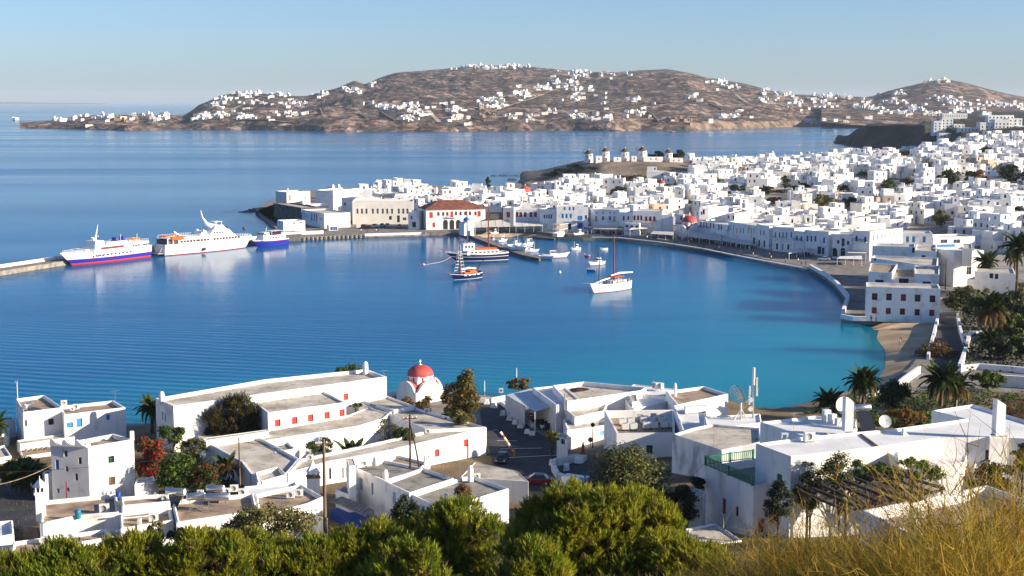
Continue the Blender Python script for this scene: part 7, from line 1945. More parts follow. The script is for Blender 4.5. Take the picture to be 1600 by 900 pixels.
# ================================================================ VEGETATION
rg=np.random.default_rng(3)
def unit(n):
    v=rg.normal(size=(n,3));return v/np.linalg.norm(v,axis=1,keepdims=True)
def leaf_quads(P,N,size,aspect=0.55,jitter=0.9):
    """one diamond-shaped leaf at each point, roughly facing N"""
    n=len(P)
    N=N+jitter*unit(n);N /= np.linalg.norm(N,axis=1,keepdims=True)
    U=np.cross(N,unit(n));U /= np.linalg.norm(U,axis=1,keepdims=True)+1e-9
    V=np.cross(N,U)
    s=(size*rg.uniform(0.6,1.4,n))[:,None]
    Q=np.stack([P -U*s,P -V*s*aspect,P+U*s,P+V*s*aspect],1)
    return Q.reshape(-1,3),np.arange(4*n).reshape(n,4)
def lobe_points(lobes,n,lo=0.72,hi=1.04,up=-0.5):
    """points through the outer shell of ellipsoid lobes [(x,y,z,rx,ry,rz)]"""
    L=np.array(lobes,float);wgt=(L[:,3]*L[:,5]) ;wgt /= wgt.sum()
    k=rg.choice(len(L),n,p=wgt);d=unit(n)
    flip=d[:,2]<up;d[flip,2] *=-1
    r=rg.uniform(lo,hi,n)[:,None]
    P=L[k,:3]+d*L[k,3:6]*r
    return P,d
def make_lobes(rx,ry,h0,h1,n,rmin,rmax,rr,flat=0.8,dome=True):
    """clumps spread through a crown between heights h0 and h1"""
    out=[]
    for _ in range(n):
        while True:
            a,b,c=rr.uniform(-1,1),rr.uniform(-1,1),rr.uniform(-1 if not dome else -0.35,1)
            q=a*a+b*b+c*c
            if q <=1 and (q >(.5 if dome else .28) or rr.random()<.3): break
        r=rr.uniform(rmin,rmax)
        z=(h0+h1)/2+c*(h1 -h0)/2 if not dome else h0+max(0,c)*(h1 -h0)-(0.2*(h1 -h0) if c <0 else 0)
        out.append((a*(rx -r*.6),b*(ry -r*.6),z,r,r,r*flat))
    return out
def limbs(mb,lobes,h,r,rr,base=(0,0,0),m=None,every=1):
    m=m or TRUNK;bx,by,bz=base
    fork=h*0.35
    mb.tube([(bx,by,bz -0.6),(bx+.1*r,by,bz+fork*.5),(bx,by+.1*r,bz+fork)],[r*1.25,r,r*.85],m,8)
    for l in lobes[::every]:
        p=Vector(l[:3]);s=Vector((bx,by,bz+fork*rr.uniform(.7,1.0)))
        mid=s.lerp(p,.5)+Vector((rr.uniform(-.3,.3),rr.uniform(-.3,.3),rr.uniform(-.1,.35)))*h*.12
        mb.tube([s,mid,p],[r*.55,r*.35,r*.12],m,5,False)
def tree_meshes(rx,ry,h0,h1,nl,rmin,rmax,nleaf,size,m,seed,tr=0.2,flat=.8,aspect=.55,dome=True,extra=None,lo=.6,trunkm=None,every=1):
    rr=random.Random(seed);lobes=make_lobes(rx,ry,h0,h1,nl,rmin,rmax,rr,flat,dome)
    P,d=lobe_points(lobes,nleaf,lo)
    V,F=leaf_quads(P,d+np.array([0,0,.35]),size,aspect)
    if extra:                                       # flowers or dry leaves of another colour
        m2,frac,up=extra;idx=(rg.random(len(F))<frac).astype(np.int32)
        if up:
            idx *= (P[:,2]+rg.normal(size=len(P))*.4>up).astype(np.int32)
        me=tri_mesh('crown',V,F,[m,m2],idx)
    else: me=tri_mesh('crown',V,F,[m])
    mb=MB();limbs(mb,lobes,h1,tr,rr,m=trunkm,every=every)
    return mb.mesh('trunk'),me
def plant(name,label,cat,loc,meshes,rz=0,sc=1.0,group=None):
    t=thing(name,label,cat,loc,rz,group);t.scale=(sc,sc,sc) if not isinstance(sc,tuple) else sc
    obj('trunk',meshes[0],t);obj('crown',meshes[1],t);return t

LPINE=leaf_mat('pine_needles',[(0.25,(0.13,0.165,0.012)),(0.5,(0.26,0.27,0.018)),(0.75,(0.43,0.385,0.03))],0.5,0.35,0.4)
LPINE2=leaf_mat('dark_pine_needles',[(0.25,(0.09,0.14,0.012)),(0.5,(0.19,0.24,0.018)),(0.75,(0.32,0.33,0.025))],0.5,0.35,0.35)
LBUSH=leaf_mat('green_leaves',[(0.3,(0.03,0.06,0.012)),(0.6,(0.07,0.11,0.02)),(0.75,(0.12,0.15,0.03))],0.6,0.4,0.35)
LBRIGHT=leaf_mat('bright_green_leaves',[(0.3,(0.06,0.12,0.012)),(0.6,(0.13,0.19,0.02)),(0.75,(0.20,0.22,0.03))],0.6,0.35,0.4)
LDARK=leaf_mat('dark_evergreen_leaves',[(0.3,(0.014,0.024,0.010)),(0.6,(0.035,0.05,0.016)),(0.75,(0.065,0.075,0.025))],0.6,0.4,0.25)
LOLIVE=leaf_mat('olive_leaves',[(0.3,(0.075,0.075,0.025)),(0.55,(0.16,0.15,0.045)),(0.75,(0.28,0.23,0.07))],0.7,0.4,0.3)
LBROWN=leaf_mat('dry_brown_leaves',[(0.3,(0.09,0.05,0.025)),(0.55,(0.17,0.095,0.045)),(0.75,(0.27,0.15,0.06))],0.7,0.4,0.3)
LGOLD=leaf_mat('golden_dry_stems',[(0.25,(0.22,0.11,0.018)),(0.5,(0.42,0.26,0.03)),(0.75,(0.60,0.42,0.08))],1.1,0.55,0.4)
LGOLD2=leaf_mat('green_gold_stems',[(0.25,(0.10,0.09,0.012)),(0.5,(0.25,0.20,0.02)),(0.75,(0.42,0.32,0.045))],1.1,0.55,0.4)
FLOWER=leaf_mat('red_bougainvillea',[(0.3,(0.40,0.012,0.03)),(0.7,(0.60,0.025,0.05))],0.8,0.3,0.4)
RUST=leaf_mat('rust_leaves',[(0.3,(0.22,0.09,0.02)),(0.7,(0.38,0.17,0.03))],0.8,0.3,0.4)
TWIG=mat('bare_twig',(0.16,0.12,0.09),0.9)

LDRY=leaf_mat('dead_needles',[(.3,(.10,.06,.025)),(.7,(.22,.14,.06))],.8,.4,.2)
# ---- foreground pines: upright brush-like shoots over rounded clumps
def pine_meshes(rx,ry,h0,h1,nl,rmin,rmax,nt,m,seed,nn=12,ln=0.44):
    rr=random.Random(seed)
    lobes=make_lobes(rx,ry,h0,h1,nl,rmin,rmax,rr,.85)
    P,d=lobe_points(lobes,nt,.66,1.06,-.35)
    gap=np.array([mnoise.noise(Vector(p*1.15+seed)) for p in P]);keep=gap <.30;P,d,gap=P[keep],d[keep],gap[keep];nt=len(P)
    hue=np.array([mnoise.noise(Vector(p*.8-seed)) for p in P])+rg.normal(size=nt)*.10;mi=np.where(hue >.17,1,0);mi[(gap >.2) & (rg.random(nt)<.5)]=2
    A=d*.75+np.array([0,0,.75])+.25*unit(nt);A /= np.linalg.norm(A,axis=1,keepdims=True)
    n=nt*nn
    Pk=np.repeat(P,nn,0);Ak=np.repeat(A,nn,0)
    tt=np.tile(np.linspace(0,1,nn),nt)[:,None]
    sc=np.repeat(rg.uniform(.7,1.35,nt),nn)[:,None]
    side=np.cross(Ak,unit(n));side /= np.linalg.norm(side,axis=1,keepdims=True)+1e-9
    dirn=Ak*(.55+.45*tt)+side*(.85-.5*tt);dirn /= np.linalg.norm(dirn,axis=1,keepdims=True)
    B=Pk+Ak*(tt*ln*.9*sc)
    T=B+dirn*(ln*.62*sc)
    wv=np.cross(dirn,side);wv /= np.linalg.norm(wv,axis=1,keepdims=True)+1e-9
    W_=wv*(.032*sc) 
    V=np.stack([B -W_,B+W_,T],1).reshape(-1,3)
    cr=tri_mesh('crown',V,np.arange(3*n).reshape(n,3),[m,LPINE2 if m is LPINE else LPINE if m is LPINE2 else m,LDRY],np.repeat(mi,nn))
    mb=MB();limbs(mb,lobes,h1,.26,rr)
    # bare twigs inside the crown
    for l in lobes:
        for q in range(3):
            p=Vector(l[:3]);e=p+Vector((rr.uniform(-1,1),rr.uniform(-1,1),rr.uniform(-.2,.9))).normalized()*l[3]*.95
            mb.tube([p,e],[.035,.01],TWIG,3,False)
    return mb.mesh('trunk'),cr
def pine(px,ytop,d,wpx,hgt,m,seed,label,nl,nt,rmin=.55,rmax=1.0,depth=.8,name='pine_tree'):
    mpp=d/FPX;top=at_d(px,ytop,d)
    z0=ground(top.x,d);w_=wpx*mpp/2
    H=top.z -z0
    h0=max(.4,H -hgt)
    me=pine_meshes(w_,w_*depth,h0,H -rmax*.55,nl,rmin,rmax,nt,m,seed)
    return plant(name,label,'tree',(top.x,d,z0),me,0,1.0,'pines along the bottom of the slope')
pine(936,757,82,330,5.2,LPINE,1,'broad rounded golden green pine filling the bottom centre',190,19000,.55,1.0)
pine(1080,858,78,120,3.0,LPINE,2,'small yellow green pine at the right foot of the broad pine',22,2600,.5,.8)
pine(704,784,90,200,5.5,LPINE2,3,'dark green pine left of the broad pine',90,8000)
pine(826,838,76,150,3.0,LPINE,4,'low yellow green pine in front of the broad pine',22,2600,.5,.8)
pine(566,812,86,215,5.0,LPINE,5,'golden green pine below the timber pole',80,8000)
pine(440,824,84,200,4.5,LPINE,6,'golden green pine under the olive brown bush',70,7000)
pine(322,836,82,185,4.0,LPINE,7,'golden green pine below the blue door',60,6000)
pine(205,846,82,180,3.6,LPINE,8,'pale green pine below the brown terrace',56,5600)
pine(92,856,80,170,3.4,LPINE2,9,'dull green pine in the bottom left corner',50,5000)
pine(6,872,78,90,3.0,LPINE2,10,'dark pine cut by the left picture edge',16,1800)
pine(640,850,74,150,3.0,LPINE2,11,'dark green low pine at the bottom below the cypress',24,2800,.5,.85)

# ---- broadleaf trees and bushes of the near shore
def bush(name,label,px,ybase,d,wpx,hpx,m,seed,nleaf=2600,size=.2,nl=16,cat='bush',extra=None,dome=True,group='bushes on the near shore',flat=.85,z=None,lo=.3,depth=.85,tr=.12,aspect=.55,every=2):
    """foliage whose top and width are those in the photograph, rooted in the ground below"""
    mpp=d/FPX;q=at_d(px,ybase,d);top=at_d(px,ybase -hpx,d).z
    z0=(ground(q.x,d) if z is None else z)
    if z0 >q.z+1.0 or d >280: z0=q.z
    H=max(top -z0,.5);w_=wpx*mpp/2;ch=min(H,hpx*mpp*1.25);r1=min(w_,ch*.5)*(.52 if dome else .5)
    h0=max(H -ch+r1*.5,r1*.4)
    me=tree_meshes(w_,w_*depth,h0,H -r1*.75,int(nl*1.7),r1*.45,r1,int(nleaf*1.5),size*.85,m,seed,tr,flat,aspect,False,extra,lo,every=every)
    return plant(name,label,cat,(q.x,d,z0),me,0,1.0,group)
bush('olive_bush','large olive brown bush in front of the cluttered roof',424,848,128,165,72,LOLIVE,20,5200,.17,26)
bush('cypress_bush','dark dense cypress left of the grey roofed house',633,848,138,62,80,LDARK,21,4600,.16,22,'tree',None,False,flat=1.3)
bush('brown_bush','rusty brown dry bush on the grey roof edge',720,795,150,40,46,LBROWN,22,1700,.15,12,'bush',None,False,flat=1.3,lo=.4)
bush('eucalyptus_tree','tall airy olive green tree between the car park and the weathered house',975,812,150,152,130,LOLIVE,23,9500,.2,34,'tree',(LBUSH,.3,None),False,flat=1.2,lo=.45,tr=.22)
bush('dark_bush','dark green bush in the corner under the weathered wall',1062,820,146,60,70,LDARK,24,2600,.19,14,'bush',None,False)
bush('small_conifer','small pointed dark conifer before the sunken terrace',243,852,132,34,46,LOLIVE,25,1700,.13,12,'bush',None,False,flat=1.4)
bush('small_bush','small twin topped dark bush below the blue door house',282,848,132,46,30,LDARK,26,1300,.13,10)
bush('dark_bush','dark twiggy bush beside the blue door',375,850,130,66,52,LDARK,27,2200,.14,14,lo=.35)
LSPIKY=leaf_mat('spiky_evergreen_leaves',[(0.3,(0.035,0.035,0.012)),(0.6,(0.085,0.075,0.022)),(0.75,(0.16,0.13,0.035))],.7,.4,.25)
q=at_d(363,676,215);plant('spiky_bush','dark spiky evergreen against the long white wall of the monastery','tree',(q.x,215,4.3),pine_meshes(4.7,2.6,.5,5.0,60,.6,1.2,3400,LSPIKY,28,12,.85),0,1.0,'bushes on the near shore')
bush('bougainvillea','red flowering bougainvillea beside the three storey house',236,742,190,56,70,LBUSH,29,3600,.2,18,'bush',(FLOWER,.42,None),False)
bush('green_shrub','bright green shrub below the red bougainvillea',275,768,182,80,70,LBUSH,30,4200,.2,20,'bush',(LBRIGHT,.4,None),False)
bush('flowering_hedge','green hedge with a few red flowers right of the bright shrub',320,766,182,66,50,LBUSH,31,2800,.18,16,'bush',(FLOWER,.12,None))
bush('garden_hedge','row of green garden shrubs along the white steps',268,690,205,50,34,LBUSH,32,2000,.2,14,'bush',(LBRIGHT,.3,None))
bush('garden_hedge','olive green shrubs at the lower end of the white steps',303,712,200,46,32,LOLIVE,33,1700,.18,12)
bush('roadside_hedge','long dark green hedge shading the road at left',36,756,186,96,44,LBUSH,34,4200,.22,22,'hedge',(LBRIGHT,.25,2.6))
bush('seaside_tree','green tree topping the sea end of the monastery roof',545,600,255,66,38,LBUSH,35,2600,.26,18,'tree',(LBRIGHT,.3,None))
bush('tamarisk_tree','tall brown green tree between the domed church and the road',728,655,222,54,84,LBUSH,36,4600,.24,24,'tree',(RUST,.35,None),False,flat=1.1,tr=.2)
bush('brown_bush','brown leafed tree beside the tall tree by the church',702,648,228,42,50,LBROWN,37,2400,.22,16,'tree',(LOLIVE,.3,None),False)
bush('brown_bush','low rusty shrubs in front of the domed church',655,642,236,66,28,LBROWN,38,2200,.2,16,'bush',(LOLIVE,.45,None))
bush('green_shrub','green shrub at the foot of the tall tree by the church',705,658,220,46,22,LBUSH,39,1300,.18,10)
bush('grey_shrub','grey green shrub at the roadside corner of the monastery',722,664,214,44,26,LOLIVE,40,1300,.18,10,lo=.4)
bush('oleander_bush','mottled oleander behind the metal shed',811,618,262,44,30,LOLIVE,41,2000,.24,14,'bush',(RUST,.3,None))
bush('yellow_hedge','yellow green hedge beside the guard booth',862,690,206,26,22,LBRIGHT,42,1100,.15,8,'hedge',(RUST,.25,None))
bush('courtyard_shrub','pale bush against the end of the red shuttered wing',556,648,226,22,20,LOLIVE,43,900,.16,8,z=5.6)
bush('courtyard_tree','bare twiggy tree in the monastery courtyard',608,694,205,44,50,LBROWN,44,700,.14,12,'tree',(LBUSH,.5,None),False,lo=.3,z=1.6)
bush('courtyard_shrub','green shrub right of the twiggy courtyard tree',632,694,205,40,30,LBUSH,45,1500,.2,10,z=1.6)
bush('courtyard_shrub','dark shrubs under the courtyard palm',500,706,200,50,24,LBUSH,46,1300,.2,10,z=1.6)
bush('roof_bush','dark shrub hanging over the low wall by the green balcony',1088,770,152,26,30,LDARK,47,900,.17,8,z=12.4)
bush('olive_tree','silver olive bush against the villa wall, right of two',1312,790,141,84,90,LOLIVE,48,4200,.13,22,'tree',(LDARK,.5,None),False,lo=.4)
bush('olive_tree','silver olive bush against the villa wall, left of two',1266,796,141,60,86,LOLIVE,49,3000,.13,18,'tree',(LDARK,.55,None),False,lo=.4)
bush('dark_bush','dark leafy bush before the shaded villa wall',1216,815,138,54,73,LDARK,50,2400,.14,14,lo=.4)
bush('green_shrub','bright yellow green shrub behind the pergola',1420,752,143,130,38,LBRIGHT,51,3800,.15,20,'bush',(LBUSH,.35,None))
bush('green_shrub','bright green shrub below the slim villa chimney',1360,750,143,80,34,LBRIGHT,52,2400,.15,14,'bush',(LBUSH,.5,None))
bush('green_shrub','dark shrub at the right end of the villa wall',1550,770,142,90,56,LDARK,53,2600,.17,16,'bush',(LBROWN,.3,None))
bush('green_shrub','green branch cut by the right picture edge',1598,735,112,44,46,LBUSH,54,1100,.17,10,'bush',(RUST,.3,None))
bush('bare_bush','pinkish bare shrub at the right edge above the villa',1588,668,200,60,60,LBROWN,55,1600,.15,16,'bush',None,False,lo=.35)
bush('garden_shrubs','mixed low shrubs under the right hand palms',1400,668,215,130,34,LBUSH,56,3600,.24,22,'bush',(LBRIGHT,.3,None))
bush('garden_shrubs','mixed low shrubs left of the villa garden palm',1338,664,222,60,24,LBUSH,57,1700,.22,12,'bush',(RUST,.2,None))
bush('dark_tree','dark spreading tree between the two nearer palms',1398,640,236,56,54,LDARK,58,3000,.26,18,'tree',None,True)
bush('bright_tree','bright green tree on the lawn behind the villa',1543,618,262,60,42,LBRIGHT,59,2800,.28,16,'tree',(LBUSH,.4,None),True)
bush('brown_bush','large rounded red brown bush on the lane',1458,590,300,84,66,LBROWN,60,4400,.3,24,'bush',(LOLIVE,.15,None),False)
bush('garden_shrubs','red tipped dry shrub below the small dish',1418,664,205,70,30,RUST,61,1800,.2,14,'bush',(LBUSH,.3,None))
# dark garden of the right side
for k,(x,y,w_,h_,m,lb) in enumerate(((1500,492,52,46,LDARK,'dark evergreen at the lane edge of the palm garden'),(1530,500,60,44,LDARK,'dark evergreen under the shaggy palm crown'),(1585,490,60,44,LDARK,'dark evergreen at the right edge of the palm garden'),(1578,532,64,46,LBUSH,'rounded green shrub mound right of the palm garden'),
                                            (1560,560,60,34,LDARK,'low dark mound in front of the palm garden'),(1598,560,50,40,LBUSH,'green mound at the very right edge'),(1550,512,56,40,LDARK,'dark evergreen behind the shaggy palm trunk'),(1596,512,40,40,LDARK,'dark tall shrub behind the right mounds'),(1520,466,50,22,LOLIVE,'olive shrubs before the low white house'),(1590,462,60,26,LOLIVE,'olive shrubs at the right before the low white house'))):
    d=53/(y -HORIZ)*FPX*1.0
    bush('garden_tree',lb,x,y,d,w_,h_,m,80+k,2600,.36,18,'tree',(LOLIVE,.25,None),True,'dense trees of the palm garden')

# ---- trees in the town, far and small: meshes shared by kind
TT={k: tree_meshes(4.0,4.0,2.2,5.4,14,1.0,1.9,900,.42,m,200+i,.25,.85,.6) for i,(k,m) in enumerate((('dark',LDARK),('green',LBUSH),('olive',LOLIVE),('brown',LBROWN)))}
TT['conifer']=tree_meshes(2.4,2.4,1.5,9.0,16,.6,1.3,900,.36,LDARK,210,.2,1.2,.5,False)
def town_tree(px,yb,d,wpx,hpx,kind,label,group='trees standing among the town houses'):
    mpp=d/FPX;q=at_d(px,yb,d);W0,H0=(8.6,6.6) if kind != 'conifer' else (5.2,9.6)
    return plant('town_tree',label,'tree',q,TT[kind],rnd.uniform(0,6),(wpx*mpp/W0,wpx*mpp/W0,hpx*mpp/H0),group)
for px,yb,w_,h_,kd,lb in TREES:
    hs=[p for p in (hit(town_bvh,px,yb),hit(knoll_bvh,px,yb)) if p is not None]
    d=min(p.y for p in hs) if hs else at_z(px,yb,Wz).y
    town_tree(px,yb,d,w_,h_,kd,lb)

# ---- palms
def frond_mesh(L,droop,nseg=10,nl=13,wd=.5):
    """feather frond along +x: a curved rib with paired leaflets"""
    V,F=[],[]
    def rib(t): return np.array([L*t*(1-.12*t*droop),0,L*(.42*t -(.30+.48*droop)*t*t)])
    for i in range(nseg):
        a,b=rib(i/nseg),rib((i+1)/nseg);k=len(V);w0=.045*(1-i/nseg)+.008
        V += [a+[0,-w0,0],b+[0,-w0*.8,0],b+[0,w0*.8,0],a+[0,w0,0]];F.append((k,k+1,k+2,k+3))
    for i in range(nl*2):
        t=.12+.86*i/(nl*2);a=rib(t);ln=wd*math.sin(math.pi*min(1,.22+.78*t)) ** .6*(1.05-.4*t)
        for s in (-1,1):
            e=a+np.array([ln*.62,s*ln*.78,-ln*(.22+.15*droop)]);k=len(V);g_=.055
            V += [a+[-g_,0,.01],a+[g_,0,.01],e+[g_*.3,0,0],e+[-g_*.3,0,0]];F.append((k,k+1,k+2,k+3))
    return np.array(V),np.array(F)
LPALM=leaf_mat('palm_leaf',[(0.3,(0.03,0.055,0.012)),(0.6,(0.07,0.10,0.02)),(0.75,(0.13,0.14,0.035))],0.6,0.35,0.3)
LPALMD=leaf_mat('dry_palm_leaf',[(0.3,(0.16,0.10,0.045)),(0.7,(0.30,0.20,0.09))],0.6,0.3,0.3)
FR={}
for nm,dr in (('up',.15),('mid',.75),('low',1.5)):
    V,F=frond_mesh(1.0,dr,wd=.26);FR[nm]=tri_mesh('frond',V,F,[LPALM]);FR[nm+'_dry']=tri_mesh('frond',V,F,[LPALMD])
def palm(label,px,ybase,d,hpx,rpx,n=38,dry=0,fruit=False,far=False,group='palm trees on the shore',tr=.28,z=None):
    mpp=d/FPX;q=at_d(px,ybase,d);H=hpx*mpp;rad=rpx*mpp*1.12
    if z is not None: q.z=z
    rr=random.Random(int(px));t=thing('palm_tree',label,'palm',q,0,group)
    mb=MB();k=max(5,int(H/.5));pts=[(math.sin(i*.3)*.05,0,-0.5+(H+.5)*i/k) for i in range(k+1)]
    mb.tube(pts,[tr*(1.15-.3*i/k+(.12 if i % 2 else 0)) for i in range(k+1)],TRUNK,9);mb.lathe([(tr*.8,H -.3),(tr*1.7,H),(tr*1.2,H+.35),(.05,H+.6)],TRUNK,9);mb.build('trunk',t)
    if far:
        mbv,mbf,off=[],[],0
        for i in range(n):
            el=R(70-125*(i/n));az=i*2.399
            V,F=frond_mesh(rad,.8,5,4,rad*.24)
            c,s_=math.cos(az),math.sin(az);ce,se=math.cos(el*.6),math.sin(el*.6)
            X=V[:,0]*ce -V[:,2]*se;Z=V[:,0]*se+V[:,2]*ce
            W2=np.stack([X*c -V[:,1]*s_,X*s_+V[:,1]*c,Z+H+.2],1);mbv.append(W2);mbf.append(F+off);off += len(V)
        obj('crown',tri_mesh('crown',np.concatenate(mbv),np.concatenate(mbf),[LPALM]),t)
        return t
    for i in range(n):
        f=i/(n -1);el=R(78-128*f+rr.uniform(-8,8));az=i*2.399+rr.uniform(-.2,.2)
        nm='up' if f <.3 else ('mid' if f <.72 else 'low')
        if f >1-dry: nm='low_dry'
        o=obj('frond',FR[nm],t,(0,0,H+.25));o.rotation_euler=(rr.uniform(-.25,.25),-el*.62,az);s_=rad*rr.uniform(.85,1.1);o.scale=(s_,s_,s_)
    if fruit:
        mb=MB()
        for i in range(5):
            a=R(-60+i*38);c=(math.cos(a)*.9,math.sin(a)*.9,H -.55-.15*(i % 2));mb.lathe([(.05,-.45),(.28,-.2),(.3,.1),(.05,.35)],mat('orange_dates',(.55,.22,.03),.7),8,c)
        mb.build('fruit_cluster',t)
    return t
palm('palm with orange date clusters in front of the near bay',1348,640,226,44,31,42,.06,True)
palm('smaller dark palm left of the orange fruited palm',1294,648,228,20,26,34)
palm('bushy broad palm pair right of the orange fruited palm',1470,630,232,36,34,44,.1)
palm('shaggy second palm with drooping dry leaves beside the broad palm',1494,632,236,28,28,38,.4)
palm('shaggy tall palm with a dry brown skirt in the dark garden',1546,548,304,66,32,44,.42)
palm('low palm tuft below the shaggy tall palm',1545,556,300,22,26,30,.3,tr=.2)
palm('tall slim palm at the right edge above the low white house',1588,452,372,66,28,36,.12)
palm('low wide palm behind the low white house',1541,426,402,16,22,30)
palm('palm crown at the far right end of the low white house',1585,420,405,18,20,26,.1)
palm('courtyard palm with arching green leaves',550,700,203,20,34,34,.05,z=1.6)
palm('palm half hidden behind the left end of the monastery',238,672,226,34,26,30)
palm('dark palm over the roadside hedge at left',44,764,182,22,30,30)
palm('palm fronds cut by the left picture edge',-6,700,212,36,26,26)
palm('yellowing dry palm like plant in the monastery garden',352,738,190,8,26,30,.8,tr=.2)
palm('tall slim palm rising over the middle of the town',1407,292,840,22,8,16,0,False,True,'palms in the town')
palm('small palm between houses below the windmill stump',1054,292,880,10,8,14,0,False,True,'palms in the town')
palm('tiny palm on the far town skyline',1298,240,1250,7,5,12,0,False,True,'palms in the town')

# ---- golden broom and dry grass in the bottom right corner
def broom_mesh(n,h,spread,seed,m2=None,w0=.0085):
    r=np.random.default_rng(seed);V,F,M,off=[],[],[],0
    nseg=6
    def stem(p0,d0,ln,w_,bend,mi):
        nonlocal off
        t=np.linspace(0,1,nseg+1)[:,None]
        side=np.array([-d0[1],d0[0],0]);side /= np.linalg.norm(side)+1e-9
        ax=r.normal(size=3);ax[2]=abs(ax[2])*.4
        pts=p0+d0*ln*t+ax*bend*ln*t ** 2
        sv=np.cross(d0,r.normal(size=3));sv /= np.linalg.norm(sv)+1e-9
        wv=(w_*(1-.8*t))*sv
        vv=np.empty((2*(nseg+1),3));vv[0::2]=pts -wv;vv[1::2]=pts+wv
        V.append(vv)
        for i in range(nseg): F.append((off+2*i,off+2*i+1,off+2*i+3,off+2*i+2));M.append(mi)
        off += 2*(nseg+1)
        return pts
    for _ in range(n):
        a=r.uniform(0,2*math.pi);k=r.random() ** .6*spread
        d0=np.array([math.cos(a)*k,math.sin(a)*k,1.0]);d0 /= np.linalg.norm(d0)
        b=np.array([math.cos(a)*k*h*.16,math.sin(a)*k*h*.16,0])+np.append(r.normal(size=2)*.08*h,0)
        mi=int(r.random()<.45)
        p=stem(b,d0,h*r.uniform(.55,1.05),w0*r.uniform(.8,1.6),.16,mi)
        for q in range(r.integers(7,15)):
            j=r.integers(3,nseg+1) if r.random()<.7 else 2;d1=d0*1.0+r.normal(size=3)*.6;d1[2]=abs(d1[2]);d1 /= np.linalg.norm(d1)
            stem(p[j],d1,h*r.uniform(.10,.30),w0*.7,.18,mi if r.random()<.8 else 1-mi)
    return tri_mesh('stems',np.concatenate(V),np.array(F),[LGOLD,m2 or LGOLD2],M)
BM=[broom_mesh(320,2.4,.75,5),broom_mesh(270,2.2,.95,6),broom_mesh(260,2.0,.6,7,LOLIVE)]
for k,(px,ytop,d,sc,mi,lb) in enumerate(((1560,742,34,1.0,0,'tall golden broom shrub at the right edge, branching high'),(1495,802,32,1.05,1,'golden broom shrub spreading before the pinkish roof'),(1400,842,33,.95,0,'golden broom shrub left of the tile topped chimney'),(1295,836,36,1.0,0,'golden green broom shrub under the pergola end'),
                                             (1235,826,38,.9,2,'olive gold broom shrub below the red door'),(1170,862,38,.8,1,'low golden broom shrub right of the small pine'),(1350,850,29,.8,2,'low olive gold broom shrub in the bottom right middle'),(1450,836,28,.8,0,'low golden broom shrub near the bottom edge'),(1540,822,27,.9,1,'low golden broom shrub in the bottom right corner'),(1610,800,30,1.0,1,'golden broom shrub cut by the right picture edge'),(1265,850,30,.75,1,'low golden broom shrub at the bottom between olive gold ones'),(1130,872,36,.7,2,'small dry shrub at the bottom beside the small pine'))):
    q=at_d(px,ytop,d);z0=ground(q.x,d);H=max(.8,q.z -z0);s_=H/2.25
    t=thing('broom_shrub',lb,'shrub',(q.x,d,z0 -.05),k*1.3,'golden broom shrubs of the slope');t.scale=(max(s_,.8)*1.15,max(s_,.8)*1.15,s_)
    obj('stems',BM[mi],t)
def grass_patch(name,xs,ys,n,h,m,w_=.012,kind='stuff'):
    P=[]
    while len(P)<n:
        x,y=rg.uniform(*xs),rg.uniform(*ys)
        P.append((x,y,ground(x,y)))
    P=np.array(P);a=rg.uniform(0,2*math.pi,n);lean=rg.uniform(.1,.6,n);hh=h*rg.uniform(.4,1.2,n)
    T=P+np.stack([np.cos(a)*lean*hh,np.sin(a)*lean*hh,hh],1);W_=np.stack([-np.sin(a),np.cos(a),0*a],1)*w_*rg.uniform(.7,1.6,n)[:,None]
    V=np.stack([P -W_,P+W_,T],1).reshape(-1,3)
    o=obj(name,tri_mesh(name,V,np.arange(3*n).reshape(n,3),[m]));o['kind']=kind
grass_patch('dry_grass',(2,15),(22,42),5000,.3,LGOLD2,.008)
grass_patch('dry_grass',(10,52),(42,118),14000,.7,LGOLD2,.022)
grass_patch('slope_grass',(-48,12),(70,125),14000,.6,LOLIVE,.025)
grass_patch('roadside_grass',(-70,-10),(150,215),6000,.4,LOLIVE,.035)

def undergrowth(name,quad,n,size,m,hgt,far=False):
    """low creeping scrub over a patch of ground given by its four corners in the photograph"""
    C4=[np.array(at_z(x,y,Wz) if far else drop_pt(x,y)) for x,y in quad]
    u,v=rg.random(n)[:,None],rg.random(n)[:,None]
    P=(1-u)*(1-v)*C4[0]+u*(1-v)*C4[1]+u*v*C4[2]+(1-u)*v*C4[3]
    k=np.array([mnoise.noise(Vector((p[0]*.28,p[1]*.28,1.7))) for p in P]);keep=k >-.12;P,k=P[keep],k[keep]
    P[:,2]=[max(ground(p[0],p[1]),Wz if far else -9) for p in P]
    P[:,2] += rg.random(len(P)) ** 1.4*hgt*(.35+1.6*np.clip(k+.12,0,.6))
    V,F=leaf_quads(P,np.tile([0,0,1.0],(len(P),1)),size,.5,1.2)
    o=obj(name,tri_mesh(name,V,F,[m]));o['kind']='stuff'
def drop_pt(x,y):
    p=hit(near_bvh,x,y);return p if p is not None and p.y <285 else at_z(x,y,Wz)
undergrowth('garden_undergrowth',[(1255,650),(1440,668),(1450,612),(1330,626)],7000,.26,LBUSH,1.5)
undergrowth('garden_undergrowth',[(1430,672),(1640,690),(1640,622),(1450,612)],8000,.26,LBUSH,1.4)
undergrowth('palm_garden_undergrowth',[(1508,580),(1660,585),(1660,462),(1500,470)],9000,.4,LDARK,2.4,True)
undergrowth('slope_undergrowth',[(1000,850),(1062,850),(1062,775),(1010,765)],2500,.16,LDARK,1.3)
undergrowth('slope_undergrowth',[(-20,880),(620,860),(600,810),(-20,830)],9000,.15,LOLIVE,.9)
undergrowth('garden_undergrowth',[(205,770),(345,775),(372,735),(235,690)],4000,.2,LBUSH,1.0)
